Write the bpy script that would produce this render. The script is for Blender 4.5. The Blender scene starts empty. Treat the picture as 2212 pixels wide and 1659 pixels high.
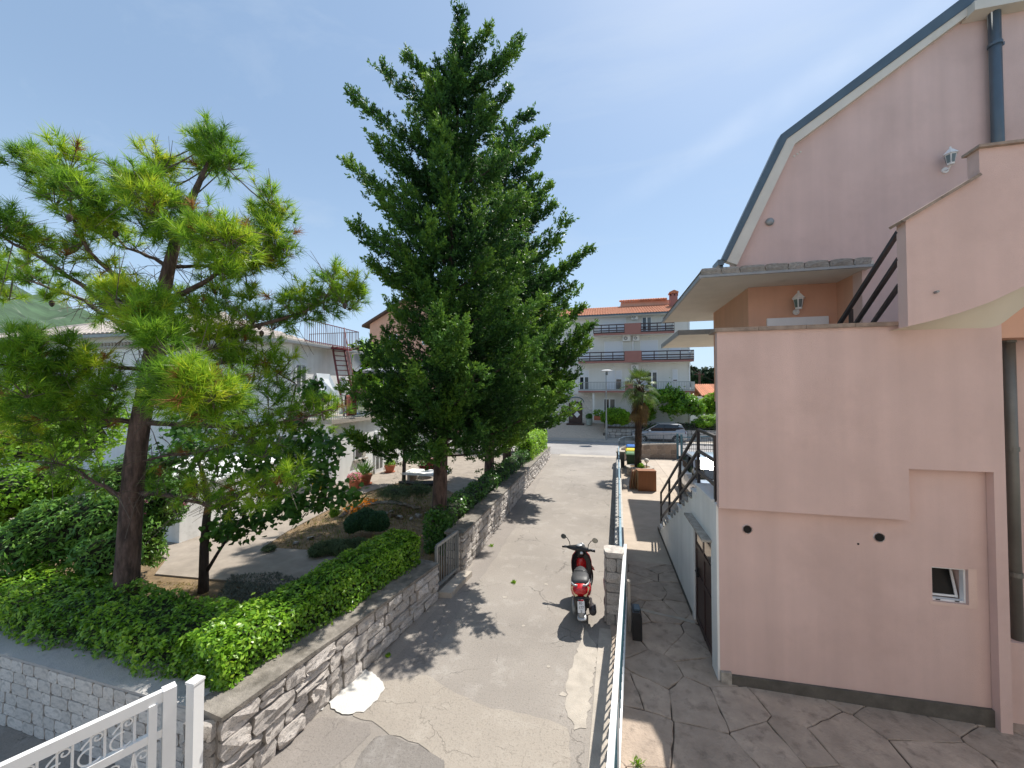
import bpy, math, random
import numpy as np
from mathutils import Vector, Matrix
R = math.radians
rnd = random.Random(7)
scene = bpy.context.scene
COL = scene.collection

# ------------------------------------------------------------------ camera
EYE = 4.3
YAW, PITCH = R(13.6), R(1.29)
cam_data = bpy.data.cameras.new("camera")
cam = bpy.data.objects.new("camera", cam_data)
COL.objects.link(cam)
cam.location = (0, 0, EYE)
cam.rotation_euler = (R(90) + PITCH, 0, YAW)
cam_data.sensor_width = 36
cam_data.lens = 820 / 2212 * 36
cam_data.clip_start = 0.05
cam_data.clip_end = 6000
scene.camera = cam

# ------------------------------------------------------------------ sun, sky, exposure
SUN_AZ, SUN_EL = R(27), R(59)
SUN = Vector((math.sin(SUN_AZ) * math.cos(SUN_EL), math.cos(SUN_AZ) * math.cos(SUN_EL), math.sin(SUN_EL)))
sun_data = bpy.data.lights.new("sun", 'SUN')
sun_data.energy = 2.75
sun_data.angle = R(0.53)
sun_data.color = (1.0, 0.95, 0.87)
sun = bpy.data.objects.new("sun", sun_data)
COL.objects.link(sun)
sun.location = (30, 60, 80)
sun.rotation_euler = SUN.to_track_quat('Z', 'Y').to_euler()

world = bpy.data.worlds.new("World")
scene.world = world
world.use_nodes = True
wn, wl = world.node_tree.nodes, world.node_tree.links
wn.clear()
w_out = wn.new('ShaderNodeOutputWorld')
w_bg = wn.new('ShaderNodeBackground')
w_bg.inputs['Strength'].default_value = 0.15
sky = wn.new('ShaderNodeTexSky')
sky.sky_type = 'NISHITA'
sky.sun_disc = False
sky.sun_elevation = SUN_EL
sky.sun_rotation = SUN_AZ
sky.air_density = 1.25
sky.dust_density = 0.9
sky.ozone_density = 2.6
# thin cirrus: noise stretched along one direction, mixed over the sky
w_tc = wn.new('ShaderNodeTexCoord')
w_map = wn.new('ShaderNodeMapping')
w_map.inputs['Rotation'].default_value = (R(8), R(-38), R(-20))
w_map.inputs['Scale'].default_value = (1.1, 5.0, 7.5)
w_noise = wn.new('ShaderNodeTexNoise')
w_noise.inputs['Scale'].default_value = 1.15
w_noise.inputs['Detail'].default_value = 7
w_noise.inputs['Roughness'].default_value = 0.6
w_noise.inputs['Distortion'].default_value = 0.35
w_ramp = wn.new('ShaderNodeValToRGB')
w_ramp.color_ramp.elements[0].position = 0.54
w_ramp.color_ramp.elements[0].color = (0, 0, 0, 1)
w_ramp.color_ramp.elements[1].position = 0.80
w_ramp.color_ramp.elements[1].color = (0.26, 0.26, 0.26, 1)
w_mix = wn.new('ShaderNodeMixRGB')
w_mix.inputs['Color2'].default_value = (2.0, 2.3, 2.65, 1)
wl.new(w_tc.outputs['Generated'], w_map.inputs['Vector'])
wl.new(w_map.outputs['Vector'], w_noise.inputs['Vector'])
wl.new(w_noise.outputs['Fac'], w_ramp.inputs['Fac'])
wl.new(w_ramp.outputs['Color'], w_mix.inputs['Fac'])
w_veil = wn.new('ShaderNodeMixRGB')   # thin high haze evens the clear sky out
w_veil.inputs['Fac'].default_value = 0.80
w_veil.inputs['Color2'].default_value = (0.74, 1.06, 1.50, 1)
wl.new(sky.outputs['Color'], w_veil.inputs['Color1'])
w_sep = wn.new('ShaderNodeSeparateXYZ'); wl.new(w_tc.outputs['Generated'], w_sep.inputs['Vector'])
w_hz = wn.new('ShaderNodeMapRange'); w_hz.interpolation_type = 'SMOOTHSTEP'   # air whitens towards the horizon
for k_, v_ in (('From Min', -0.05), ('From Max', 0.55), ('To Min', 0.62), ('To Max', 0.0)): w_hz.inputs[k_].default_value = v_
wl.new(w_sep.outputs['Z'], w_hz.inputs['Value'])
w_hmix = wn.new('ShaderNodeMixRGB'); w_hmix.inputs['Color2'].default_value = (1.85, 2.50, 3.25, 1)
wl.new(w_hz.outputs['Result'], w_hmix.inputs['Fac']); wl.new(w_veil.outputs['Color'], w_hmix.inputs['Color1'])
wl.new(w_hmix.outputs['Color'], w_mix.inputs['Color1'])
# one faint straight contrail high on the right
def _dir(px, py):
    u, v = (px - 1106) / 820, (829.5 - py) / 820
    f, up_ = math.cos(PITCH) - v * math.sin(PITCH), math.sin(PITCH) + v * math.cos(PITCH)
    return Vector((u * math.cos(YAW) - f * math.sin(YAW), u * math.sin(YAW) + f * math.cos(YAW), up_)).normalized()
_d1, _d2 = _dir(1560, 300), _dir(2010, 20)
_n = _d1.cross(_d2).normalized()
def _node(t, **kw):
    n_ = wn.new(t)
    for k_, v_ in kw.items(): setattr(n_, k_, v_)
    return n_
w_dot = _node('ShaderNodeVectorMath', operation='DOT_PRODUCT'); w_dot.inputs[1].default_value = _n
wl.new(w_tc.outputs['Generated'], w_dot.inputs[0])
w_abs = _node('ShaderNodeMath', operation='ABSOLUTE'); wl.new(w_dot.outputs['Value'], w_abs.inputs[0])
w_band = wn.new('ShaderNodeMapRange'); w_band.interpolation_type = 'SMOOTHSTEP'
for k_, v_ in (('From Min', 0.0), ('From Max', 0.040), ('To Min', 0.24), ('To Max', 0.0)): w_band.inputs[k_].default_value = v_
wl.new(w_abs.outputs[0], w_band.inputs['Value'])
w_al = _node('ShaderNodeVectorMath', operation='DOT_PRODUCT'); w_al.inputs[1].default_value = _d2
wl.new(w_tc.outputs['Generated'], w_al.inputs[0])
w_len = wn.new('ShaderNodeMapRange'); w_len.interpolation_type = 'SMOOTHSTEP'
for k_, v_ in (('From Min', 0.82), ('From Max', 0.985), ('To Min', 0.0), ('To Max', 1.0)): w_len.inputs[k_].default_value = v_
wl.new(w_al.outputs['Value'], w_len.inputs['Value'])
w_n2 = wn.new('ShaderNodeTexNoise'); w_n2.inputs['Scale'].default_value = 16; w_n2.inputs['Detail'].default_value = 6
wl.new(w_tc.outputs['Generated'], w_n2.inputs['Vector'])
w_m1 = _node('ShaderNodeMath', operation='MULTIPLY'); wl.new(w_band.outputs['Result'], w_m1.inputs[0]); wl.new(w_len.outputs['Result'], w_m1.inputs[1])
w_m2 = _node('ShaderNodeMath', operation='MULTIPLY'); wl.new(w_m1.outputs[0], w_m2.inputs[0]); wl.new(w_n2.outputs['Fac'], w_m2.inputs[1])
w_mix2 = wn.new('ShaderNodeMixRGB'); w_mix2.inputs['Color2'].default_value = (3.0, 3.2, 3.5, 1)
wl.new(w_m2.outputs[0], w_mix2.inputs['Fac']); wl.new(w_mix.outputs['Color'], w_mix2.inputs['Color1'])
wl.new(w_mix2.outputs['Color'], w_bg.inputs['Color'])
wl.new(w_bg.outputs['Background'], w_out.inputs['Surface'])

vs = scene.view_settings
vs.view_transform = 'Standard'
vs.look = 'None'
vs.exposure = 1.25
vs.gamma = 1.0
vs.use_curve_mapping = False
scene.cycles.max_bounces = 8
scene.cycles.diffuse_bounces = 5
scene.cycles.transparent_max_bounces = 8

# ------------------------------------------------------------------ picture measurements -> places
CY, SY = math.cos(YAW), math.sin(YAW)
CP, SP = math.cos(PITCH), math.sin(PITCH)

def P(px, py, X=None, Y=None, Z=None, d=None):
    """A measured pixel (photo scaled to 2212x1659) -> the point where its sight line meets a known plane or horizontal distance d."""
    u, v = (px - 1106) / 820, (829.5 - py) / 820
    f, up = CP - v * SP, SP + v * CP
    x, y, z = u * CY - f * SY, u * SY + f * CY, up
    if X is not None: t = X / x
    elif Y is not None: t = Y / y
    elif Z is not None: t = (Z - EYE) / z
    else: t = d / f
    return Vector((x * t, y * t, EYE + z * t))

def crop(ox, oy, s):
    """pixel of an enlarged piece of the photo -> 2212-wide pixel"""
    return lambda a, b: ((ox + a / s) * 0.79, (oy + b / s) * 0.79)

# ------------------------------------------------------------------ mesh building
ORIGIN = {}

class MB:
    def __init__(s): s.v, s.f = [], []
    def add(s, vs, fs):
        n = len(s.v); s.v += [tuple(p) for p in vs]; s.f += [tuple(i + n for i in f) for f in fs]; return s
    def box(s, c, size, rz=0.0, rx=0.0, ry=0.0):
        hx, hy, hz = size[0] / 2, size[1] / 2, size[2] / 2
        m = Matrix.Rotation(rz, 3, 'Z') @ Matrix.Rotation(ry, 3, 'Y') @ Matrix.Rotation(rx, 3, 'X')
        c = Vector(c)
        vs = [c + m @ Vector((x * hx, y * hy, z * hz)) for x in (-1, 1) for y in (-1, 1) for z in (-1, 1)]
        return s.add(vs, [(0, 1, 3, 2), (4, 6, 7, 5), (0, 4, 5, 1), (2, 3, 7, 6), (0, 2, 6, 4), (1, 5, 7, 3)])
    def span(s, a, b):
        return s.box([(a[i] + b[i]) / 2 for i in range(3)], [abs(b[i] - a[i]) for i in range(3)])
    def bar(s, a, b, w, h=None, up=(0, 0, 1)):
        a, b = Vector(a), Vector(b); d = (b - a).normalized(); h = h or w
        u = Vector(up)
        if abs(d.dot(u)) > 0.98: u = Vector((0, 1, 0))
        sx = d.cross(u).normalized(); sz = sx.cross(d).normalized()
        vs = []
        for p in (a, b):
            for i, j in ((-1, -1), (1, -1), (1, 1), (-1, 1)): vs.append(p + sx * (i * w / 2) + sz * (j * h / 2))
        return s.add(vs, [(3, 2, 1, 0), (4, 5, 6, 7), (0, 1, 5, 4), (1, 2, 6, 5), (2, 3, 7, 6), (3, 0, 4, 7)])
    def tube(s, pts, r, n=8, cap=True):
        pts = [Vector(p) for p in pts]
        rs = r if isinstance(r, (list, tuple)) else [r] * len(pts)
        vs = []; prev = None
        for i, p in enumerate(pts):
            d = (pts[min(i + 1, len(pts) - 1)] - pts[max(i - 1, 0)]).normalized()
            if prev is None:
                u = Vector((0, 0, 1)) if abs(d.z) < 0.9 else Vector((1, 0, 0))
                a = d.cross(u).normalized()
            else:
                a = (prev - d * prev.dot(d)).normalized()
            prev = a; b = d.cross(a)
            for k in range(n):
                t = 2 * math.pi * k / n
                vs.append(p + (a * math.cos(t) + b * math.sin(t)) * rs[i])
        fs = []
        for i in range(len(pts) - 1):
            for k in range(n):
                k2 = (k + 1) % n
                fs.append((i * n + k, i * n + k2, (i + 1) * n + k2, (i + 1) * n + k))
        if cap:
            fs.append(tuple(range(n - 1, -1, -1))); fs.append(tuple((len(pts) - 1) * n + k for k in range(n)))
        return s.add(vs, fs)
    def lathe(s, c, prof, n=16):
        """prof: (radius, z) from bottom to top about the vertical axis at c"""
        c = Vector(c); vs = []
        for r, z in prof:
            for k in range(n):
                t = 2 * math.pi * k / n
                vs.append(c + Vector((r * math.cos(t), r * math.sin(t), z)))
        fs = [(i * n + k, i * n + (k + 1) % n, (i + 1) * n + (k + 1) % n, (i + 1) * n + k) for i in range(len(prof) - 1) for k in range(n)]
        fs.append(tuple(range(n - 1, -1, -1))); fs.append(tuple((len(prof) - 1) * n + k for k in range(n)))
        return s.add(vs, fs)
    def prism(s, poly, axis, a, b):
        """poly in the plane across axis (X: y,z  Y: x,z  Z: x,y), extruded from a to b"""
        def pt(p, t): return {'X': (t, p[0], p[1]), 'Y': (p[0], t, p[1]), 'Z': (p[0], p[1], t)}[axis]
        n = len(poly)
        ar = sum(poly[i][0] * poly[(i + 1) % n][1] - poly[(i + 1) % n][0] * poly[i][1] for i in range(n))
        if (ar < 0) != (axis == 'Y'): poly = poly[::-1]
        if a > b: a, b = b, a
        vs = [pt(p, a) for p in poly] + [pt(p, b) for p in poly]
        fs = [tuple(range(n - 1, -1, -1)), tuple(range(n, 2 * n))]
        for i in range(n):
            j = (i + 1) % n
            fs.append((i, j, n + j, n + i))
        return s.add(vs, fs)
    def loft(s, rings, cap=True, closed=True):
        n = len(rings[0]); vs = [p for r in rings for p in r]; fs = []
        for i in range(len(rings) - 1):
            for k in range(n if closed else n - 1):
                k2 = (k + 1) % n
                fs.append((i * n + k, i * n + k2, (i + 1) * n + k2, (i + 1) * n + k))
        if cap:
            fs.append(tuple(range(n - 1, -1, -1))); fs.append(tuple((len(rings) - 1) * n + k for k in range(n)))
        return s.add(vs, fs)
    def quad(s, a, b, c, d): return s.add([a, b, c, d], [(0, 1, 2, 3)])
    def build(s, name, mat, parent=None, smooth=False, **props):
        me = bpy.data.meshes.new(name)
        o0 = ORIGIN.get(parent.name, Vector((0, 0, 0))) if parent else Vector((0, 0, 0))
        me.from_pydata([(x - o0.x, y - o0.y, z - o0.z) for x, y, z in s.v], [], s.f)
        if smooth: me.polygons.foreach_set('use_smooth', [True] * len(me.polygons))
        me.materials.append(mat)
        return link(name, me, parent, **props)

def link(name, me, parent=None, loc=(0, 0, 0), **props):
    o = bpy.data.objects.new(name, me)
    COL.objects.link(o)
    o.location = loc
    if parent:
        o.parent = parent
        ORIGIN[o.name] = ORIGIN.get(parent.name, Vector((0, 0, 0)))
    else:
        ORIGIN[o.name] = Vector((0, 0, 0))
    for k, v in props.items():
        if v: o[k] = v
    return o

def thing(name, label, category, loc=(0, 0, 0), group=None):
    o = bpy.data.objects.new(name, None)
    COL.objects.link(o)
    o.location = loc
    o.empty_display_size = 0.3
    o['label'] = label; o['category'] = category
    if group: o['group'] = group
    ORIGIN[o.name] = Vector(loc)
    return o

def piece(name, me, parent, loc, rot=(0, 0, 0), scale=(1, 1, 1), **props):
    """one of many alike pieces sharing a mesh; loc in world"""
    o = bpy.data.objects.new(name, me)
    COL.objects.link(o)
    o.parent = parent
    o.location = Vector(loc) - ORIGIN.get(parent.name, Vector((0, 0, 0))) if parent else loc
    o.rotation_euler = rot; o.scale = scale
    for k, v in props.items(): o[k] = v
    if not parent: ORIGIN[o.name] = Vector((0, 0, 0))
    return o

def dup(root, loc, rz=0.0, label=None, names=None):
    r = root.copy(); COL.objects.link(r); r.location = loc; r.rotation_euler = (0, 0, rz)
    if label: r['label'] = label
    for c in list(root.children):
        k = c.copy(); COL.objects.link(k); k.parent = r
        for g in list(c.children):
            q = g.copy(); COL.objects.link(q); q.parent = k
    return r

def raw_mesh(name, verts, nv_per, mat, parent=None, smooth=False, growth_shade=None, **props):
    """many separate polygons of nv_per corners each, verts (N*nv_per, 3) in world space"""
    verts = np.asarray(verts, dtype=np.float32).reshape(-1, 3)
    if parent:
        o0 = ORIGIN[parent.name]
        verts = verts - np.array((o0.x, o0.y, o0.z), dtype=np.float32)
    n = len(verts) // nv_per
    me = bpy.data.meshes.new(name)
    me.vertices.add(len(verts)); me.vertices.foreach_set('co', verts.ravel())
    me.loops.add(n * nv_per); me.loops.foreach_set('vertex_index', np.arange(n * nv_per, dtype=np.int32))
    me.polygons.add(n); me.polygons.foreach_set('loop_start', np.arange(n, dtype=np.int32) * nv_per)
    me.update(calc_edges=True)
    if growth_shade is not None:
        me.attributes.new('growth_shade', 'FLOAT', 'FACE').data.foreach_set('value', np.asarray(growth_shade, dtype=np.float32))
    me.materials.append(mat)
    return link(name, me, parent, **props)

# ------------------------------------------------------------------ materials
def srgb(r, g, b):
    f = lambda c: ((c / 255 + 0.055) / 1.055) ** 2.4 if c > 10 else c / 255 / 12.92
    return (f(r), f(g), f(b))

def nodes_of(name):
    m = bpy.data.materials.new(name); m.use_nodes = True
    return m, m.node_tree.nodes, m.node_tree.links, m.node_tree.nodes['Principled BSDF']

def pm(name, col, rough=0.8, var=0.12, scale=6.0, bump=0.15, bscale=80.0, objvar=0.0, islvar=0.0, metal=0.0, spec=0.5, coat=0.0, streak=0.0, dirt=None, dirt_scale=2.5, dirt_lo=0.5, dirt_hi=0.75, stretch=(1, 1, 1)):
    """painted / mineral surface: base colour with large-scale mottling, optional per-object and per-island tint, stains and a fine bump"""
    m, N, L, bs = nodes_of(name)
    bs.inputs['Roughness'].default_value = rough
    bs.inputs['Metallic'].default_value = metal
    bs.inputs['Specular IOR Level'].default_value = spec
    bs.inputs['Coat Weight'].default_value = coat
    tc = N.new('ShaderNodeTexCoord')
    mp = N.new('ShaderNodeMapping'); mp.inputs['Scale'].default_value = stretch
    L.new(tc.outputs['Object'], mp.inputs['Vector'])
    nz = N.new('ShaderNodeTexNoise'); nz.inputs['Scale'].default_value = scale; nz.inputs['Detail'].default_value = 6; nz.inputs['Roughness'].default_value = 0.6
    L.new(mp.outputs['Vector'], nz.inputs['Vector'])
    hsv = N.new('ShaderNodeHueSaturation'); hsv.inputs['Color'].default_value = (*col, 1)
    mr = N.new('ShaderNodeMapRange'); mr.inputs['From Min'].default_value = 0.3; mr.inputs['From Max'].default_value = 0.7
    mr.inputs['To Min'].default_value = 1 - var; mr.inputs['To Max'].default_value = 1 + var
    L.new(nz.outputs['Fac'], mr.inputs['Value'])
    val = mr.outputs['Result']
    def mul(a, src, amt):
        r = N.new('ShaderNodeMapRange'); r.inputs['To Min'].default_value = 1 - amt; r.inputs['To Max'].default_value = 1 + amt
        L.new(src, r.inputs['Value'])
        q = N.new('ShaderNodeMath'); q.operation = 'MULTIPLY'
        L.new(a, q.inputs[0]); L.new(r.outputs['Result'], q.inputs[1]); return q.outputs[0]
    if objvar:
        oi = N.new('ShaderNodeObjectInfo'); val = mul(val, oi.outputs['Random'], objvar)
    if islvar:
        ge = N.new('ShaderNodeNewGeometry'); val = mul(val, ge.outputs['Random Per Island'], islvar)
    if streak:
        ms = N.new('ShaderNodeMapping'); ms.inputs['Scale'].default_value = (2.2, 2.2, 0.12)
        L.new(tc.outputs['Object'], ms.inputs['Vector'])
        ns = N.new('ShaderNodeTexNoise'); ns.inputs['Scale'].default_value = 1.6; ns.inputs['Detail'].default_value = 5
        L.new(ms.outputs['Vector'], ns.inputs['Vector'])
        rs = N.new('ShaderNodeMapRange'); rs.inputs['From Min'].default_value = 0.35; rs.inputs['From Max'].default_value = 0.65
        L.new(ns.outputs['Fac'], rs.inputs['Value'])
        val = mul(val, rs.outputs['Result'], streak)
    L.new(val, hsv.inputs['Value'])
    out = hsv.outputs['Color']
    if dirt:
        nd = N.new('ShaderNodeTexNoise'); nd.inputs['Scale'].default_value = dirt_scale; nd.inputs['Detail'].default_value = 8; nd.inputs['Roughness'].default_value = 0.65
        L.new(mp.outputs['Vector'], nd.inputs['Vector'])
        rd = N.new('ShaderNodeMapRange'); rd.inputs['From Min'].default_value = dirt_lo; rd.inputs['From Max'].default_value = dirt_hi
        rd.inputs['To Max'].default_value = 0.85
        L.new(nd.outputs['Fac'], rd.inputs['Value'])
        mx = N.new('ShaderNodeMixRGB'); mx.inputs['Color2'].default_value = (*dirt, 1)
        L.new(rd.outputs['Result'], mx.inputs['Fac']); L.new(out, mx.inputs['Color1']); out = mx.outputs['Color']
    L.new(out, bs.inputs['Base Color'])
    if bump:
        nb = N.new('ShaderNodeTexNoise'); nb.inputs['Scale'].default_value = bscale; nb.inputs['Detail'].default_value = 4
        L.new(mp.outputs['Vector'], nb.inputs['Vector'])
        bp = N.new('ShaderNodeBump'); bp.inputs['Strength'].default_value = bump; bp.inputs['Distance'].default_value = 0.02
        L.new(nb.outputs['Fac'], bp.inputs['Height']); L.new(bp.outputs['Normal'], bs.inputs['Normal'])
    return m

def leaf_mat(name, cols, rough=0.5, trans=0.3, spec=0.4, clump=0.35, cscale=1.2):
    """leaves: tint picked per leaf, with broad lighter and darker patches through the crown, part of the light let through"""
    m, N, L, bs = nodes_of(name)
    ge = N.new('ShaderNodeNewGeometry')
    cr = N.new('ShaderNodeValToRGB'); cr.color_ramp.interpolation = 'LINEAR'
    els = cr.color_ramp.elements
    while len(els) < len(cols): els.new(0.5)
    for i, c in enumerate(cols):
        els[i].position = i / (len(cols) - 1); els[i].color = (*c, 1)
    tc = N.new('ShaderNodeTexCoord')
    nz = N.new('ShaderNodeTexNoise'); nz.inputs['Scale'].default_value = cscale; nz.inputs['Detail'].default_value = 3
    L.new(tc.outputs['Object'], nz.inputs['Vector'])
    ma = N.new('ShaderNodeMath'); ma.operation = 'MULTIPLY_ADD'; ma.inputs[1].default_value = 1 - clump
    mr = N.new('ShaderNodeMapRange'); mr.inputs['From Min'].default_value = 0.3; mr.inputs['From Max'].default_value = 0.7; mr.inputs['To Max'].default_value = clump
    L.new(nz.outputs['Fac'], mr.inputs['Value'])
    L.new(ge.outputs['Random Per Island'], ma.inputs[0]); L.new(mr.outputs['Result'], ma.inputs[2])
    at = N.new('ShaderNodeAttribute'); at.attribute_name = 'growth_shade'   # young tips, highlight and inner shade as one tint value per leaf
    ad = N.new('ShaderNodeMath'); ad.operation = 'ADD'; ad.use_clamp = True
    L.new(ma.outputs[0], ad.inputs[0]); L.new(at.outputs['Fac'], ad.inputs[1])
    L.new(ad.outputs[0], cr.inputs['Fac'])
    L.new(cr.outputs['Color'], bs.inputs['Base Color'])
    bs.inputs['Roughness'].default_value = rough
    bs.inputs['Specular IOR Level'].default_value = spec
    tr = N.new('ShaderNodeBsdfTranslucent')
    hs = N.new('ShaderNodeHueSaturation'); hs.inputs['Value'].default_value = 1.5; hs.inputs['Hue'].default_value = 0.485
    L.new(cr.outputs['Color'], hs.inputs['Color']); L.new(hs.outputs['Color'], tr.inputs['Color'])
    mx = N.new('ShaderNodeMixShader'); mx.inputs['Fac'].default_value = trans
    out = N['Material Output']
    L.new(bs.outputs['BSDF'], mx.inputs[1]); L.new(tr.outputs['BSDF'], mx.inputs[2]); L.new(mx.outputs['Shader'], out.inputs['Surface'])
    return m

def glass_mat(name, col=(0.02, 0.025, 0.03), rough=0.05):
    m, N, L, bs = nodes_of(name)
    tc = N.new('ShaderNodeTexCoord'); nz = N.new('ShaderNodeTexNoise'); nz.inputs['Scale'].default_value = 3
    L.new(tc.outputs['Object'], nz.inputs['Vector'])
    cr = N.new('ShaderNodeValToRGB'); cr.color_ramp.elements[0].color = (*[c * 0.6 for c in col], 1); cr.color_ramp.elements[1].color = (*[c * 1.5 for c in col], 1)
    L.new(nz.outputs['Fac'], cr.inputs['Fac']); L.new(cr.outputs['Color'], bs.inputs['Base Color'])
    bs.inputs['Roughness'].default_value = rough; bs.inputs['Specular IOR Level'].default_value = 0.8
    return m

M = {}
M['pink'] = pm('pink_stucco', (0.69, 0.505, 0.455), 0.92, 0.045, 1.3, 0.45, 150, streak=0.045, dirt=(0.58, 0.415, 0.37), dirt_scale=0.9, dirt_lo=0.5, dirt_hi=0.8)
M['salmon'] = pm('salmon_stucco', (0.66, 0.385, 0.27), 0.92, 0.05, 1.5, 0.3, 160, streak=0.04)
M['white'] = pm('white_render', (0.82, 0.82, 0.80), 0.9, 0.05, 1.6, 0.25, 120, streak=0.05)
M['white_dirty'] = pm('weathered_white_render', (0.78, 0.775, 0.76), 0.9, 0.06, 1.2, 0.25, 90, streak=0.05, dirt=(0.34, 0.33, 0.31), dirt_scale=1.7, dirt_lo=0.58, dirt_hi=0.85)
M['white_metal'] = pm('white_painted_metal', (0.80, 0.80, 0.79), 0.35, 0.03, 5, 0.03, 60)
M['white_plastic'] = pm('white_plastic', (0.78, 0.79, 0.80), 0.4, 0.03, 4, 0.0)
M['cream'] = pm('cream_soffit', (0.66, 0.62, 0.55), 0.9, 0.06, 1.5, 0.15, 90, dirt=(0.42, 0.37, 0.30), dirt_scale=1.2, dirt_lo=0.6, dirt_hi=0.9)
M['greenish'] = pm('beige_soffit', (0.66, 0.60, 0.49), 0.9, 0.05, 1.5, 0.15, 90)
M['plinth'] = pm('dark_cement_plinth', (0.115, 0.105, 0.09), 0.95, 0.3, 4, 0.5, 50, dirt=(0.03, 0.028, 0.025), dirt_scale=2.2)
M['slate_blue'] = pm('blue_grey_sheet_metal', (0.085, 0.125, 0.16), 0.5, 0.12, 2.5, 0.05, 30, metal=0.15)
M['pipe'] = pm('blue_grey_downpipe', (0.10, 0.135, 0.165), 0.38, 0.1, 3, 0.03, 40, metal=0.35)
M['pipe_grey'] = pm('grey_weathered_pipe', (0.17, 0.17, 0.155), 0.45, 0.15, 3, 0.05, 40, metal=0.2)
M['grey_metal'] = pm('grey_galvanised', (0.30, 0.31, 0.31), 0.45, 0.1, 5, 0.05, 60, metal=0.4)
M['dark_metal'] = pm('dark_brown_iron', (0.035, 0.03, 0.032), 0.5, 0.2, 6, 0.15, 90)
M['teal_metal'] = pm('teal_painted_iron', (0.045, 0.13, 0.17), 0.5, 0.2, 5, 0.1, 60, islvar=0.2)
M['blue_rail'] = pm('pale_blue_painted_rail', (0.22, 0.33, 0.40), 0.45, 0.2, 5, 0.1, 60)
M['brown_door'] = pm('dark_brown_painted_door', (0.055, 0.030, 0.027), 0.45, 0.15, 5, 0.08, 30)
M['stonecap'] = pm('stone_coping', (0.30, 0.235, 0.19), 0.9, 0.3, 9, 0.4, 60, objvar=0.1)
M['fascia_stone'] = pm('weathered_fascia_stone', (0.36, 0.33, 0.29), 0.95, 0.3, 7, 0.5, 40, objvar=0.18, dirt=(0.14, 0.13, 0.12), dirt_scale=5)
M['asphalt'] = None
M['concrete'] = pm('pale_concrete', (0.42, 0.375, 0.32), 0.95, 0.14, 5, 0.5, 70, dirt=(0.33, 0.30, 0.265), dirt_scale=2.0, dirt_lo=0.5, dirt_hi=0.8)
M['yard'] = pm('yard_concrete', (0.31, 0.265, 0.22), 0.95, 0.16, 3, 0.6, 60, dirt=(0.22, 0.19, 0.16), dirt_scale=1.3)
M['cement_white'] = pm('fresh_white_cement', (0.56, 0.545, 0.51), 0.9, 0.06, 5, 0.4, 40, dirt=(0.45, 0.43, 0.40), dirt_scale=5, dirt_lo=0.62, dirt_hi=0.8)
M['stone'] = pm('limestone', (0.64, 0.585, 0.535), 0.92, 0.22, 12, 1.0, 34, objvar=0.2, dirt=(0.15, 0.135, 0.13), dirt_scale=11, dirt_lo=0.53, dirt_hi=0.66)
M['stone_far'] = pm('rubble_limestone', (0.55, 0.505, 0.46), 0.92, 0.22, 9, 0.9, 30, objvar=0.25, dirt=(0.16, 0.15, 0.14), dirt_scale=6)
M['mortar'] = pm('wall_mortar', (0.22, 0.20, 0.18), 0.95, 0.25, 8, 0.6, 50)
M['wallcap'] = pm('mossy_wall_cap', (0.25, 0.225, 0.195), 0.95, 0.3, 6, 0.6, 60, dirt=(0.085, 0.075, 0.06), dirt_scale=4, dirt_lo=0.45, dirt_hi=0.7)
M['block'] = pm('white_stone_block', (0.70, 0.655, 0.605), 0.92, 0.1, 5, 0.45, 45, objvar=0.1, dirt=(0.36, 0.345, 0.325), dirt_scale=3.0)
M['blockcap'] = pm('grey_wall_cap', (0.47, 0.45, 0.43), 0.95, 0.12, 4, 0.5, 80, dirt=(0.25, 0.25, 0.26), dirt_scale=4)
M['flag'] = pm('stamped_flagstone', (0.395, 0.315, 0.25), 0.85, 0.2, 3.0, 0.7, 30, objvar=0.14, dirt=(0.17, 0.135, 0.108), dirt_scale=5.5, dirt_lo=0.53, dirt_hi=0.74)
M['flag_pale'] = pm('pale_patio_slab', (0.43, 0.36, 0.29), 0.9, 0.12, 2, 0.4, 40, objvar=0.05)
M['flag_joint'] = pm('patio_joint', (0.085, 0.064, 0.05), 0.95, 0.2, 6, 0.4, 60)
M['soil'] = pm('dry_soil', (0.21, 0.145, 0.08), 0.97, 0.35, 5, 0.9, 35, dirt=(0.10, 0.075, 0.045), dirt_scale=3)
M['bark_pine'] = pm('pine_bark', (0.115, 0.075, 0.062), 0.95, 0.55, 14, 1.0, 26, stretch=(1, 1, 0.28), dirt=(0.035, 0.024, 0.02), dirt_scale=9, dirt_lo=0.47, dirt_hi=0.62)
M['bark'] = pm('grey_brown_bark', (0.07, 0.052, 0.044), 0.95, 0.4, 12, 0.9, 30, stretch=(1, 1, 0.3))
M['twig'] = pm('pale_twig_bark', (0.13, 0.105, 0.085), 0.9, 0.3, 10, 0.4, 40)
M['inner'] = pm('foliage_core_shade', (0.022, 0.026, 0.012), 0.95, 0.3, 8, 0.5, 30)  # solid core; shade inside the foliage put into its dark colour
M['tile_pale'] = pm('pale_roof_tile', (0.50, 0.43, 0.38), 0.9, 0.15, 6, 0.3, 50, objvar=0.16)
M['tile_red'] = pm('terracotta_roof_tile', (0.50, 0.20, 0.105), 0.85, 0.2, 3, 0.3, 40, islvar=0.22)
M['terracotta'] = pm('terracotta', (0.40, 0.13, 0.065), 0.8, 0.12, 6, 0.2, 50)
M['red_iron'] = pm('dark_red_iron', (0.16, 0.018, 0.022), 0.5, 0.2, 5, 0.1, 60)
M['glass'] = glass_mat('window_glass')
M['dark_glass'] = pm('unlit_window_glass', (.012, .012, .012), .25, .2, 4, 0, spec=.15)
M['glass_curtain'] = glass_mat('curtained_glass', (0.10, 0.11, 0.11), 0.15)
M['dark'] = pm('interior_shade_black', (0.012, 0.011, 0.011), 0.9, 0.2, 5, 0.0)  # near-black stands in for shade inside the room and the pipes
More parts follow.
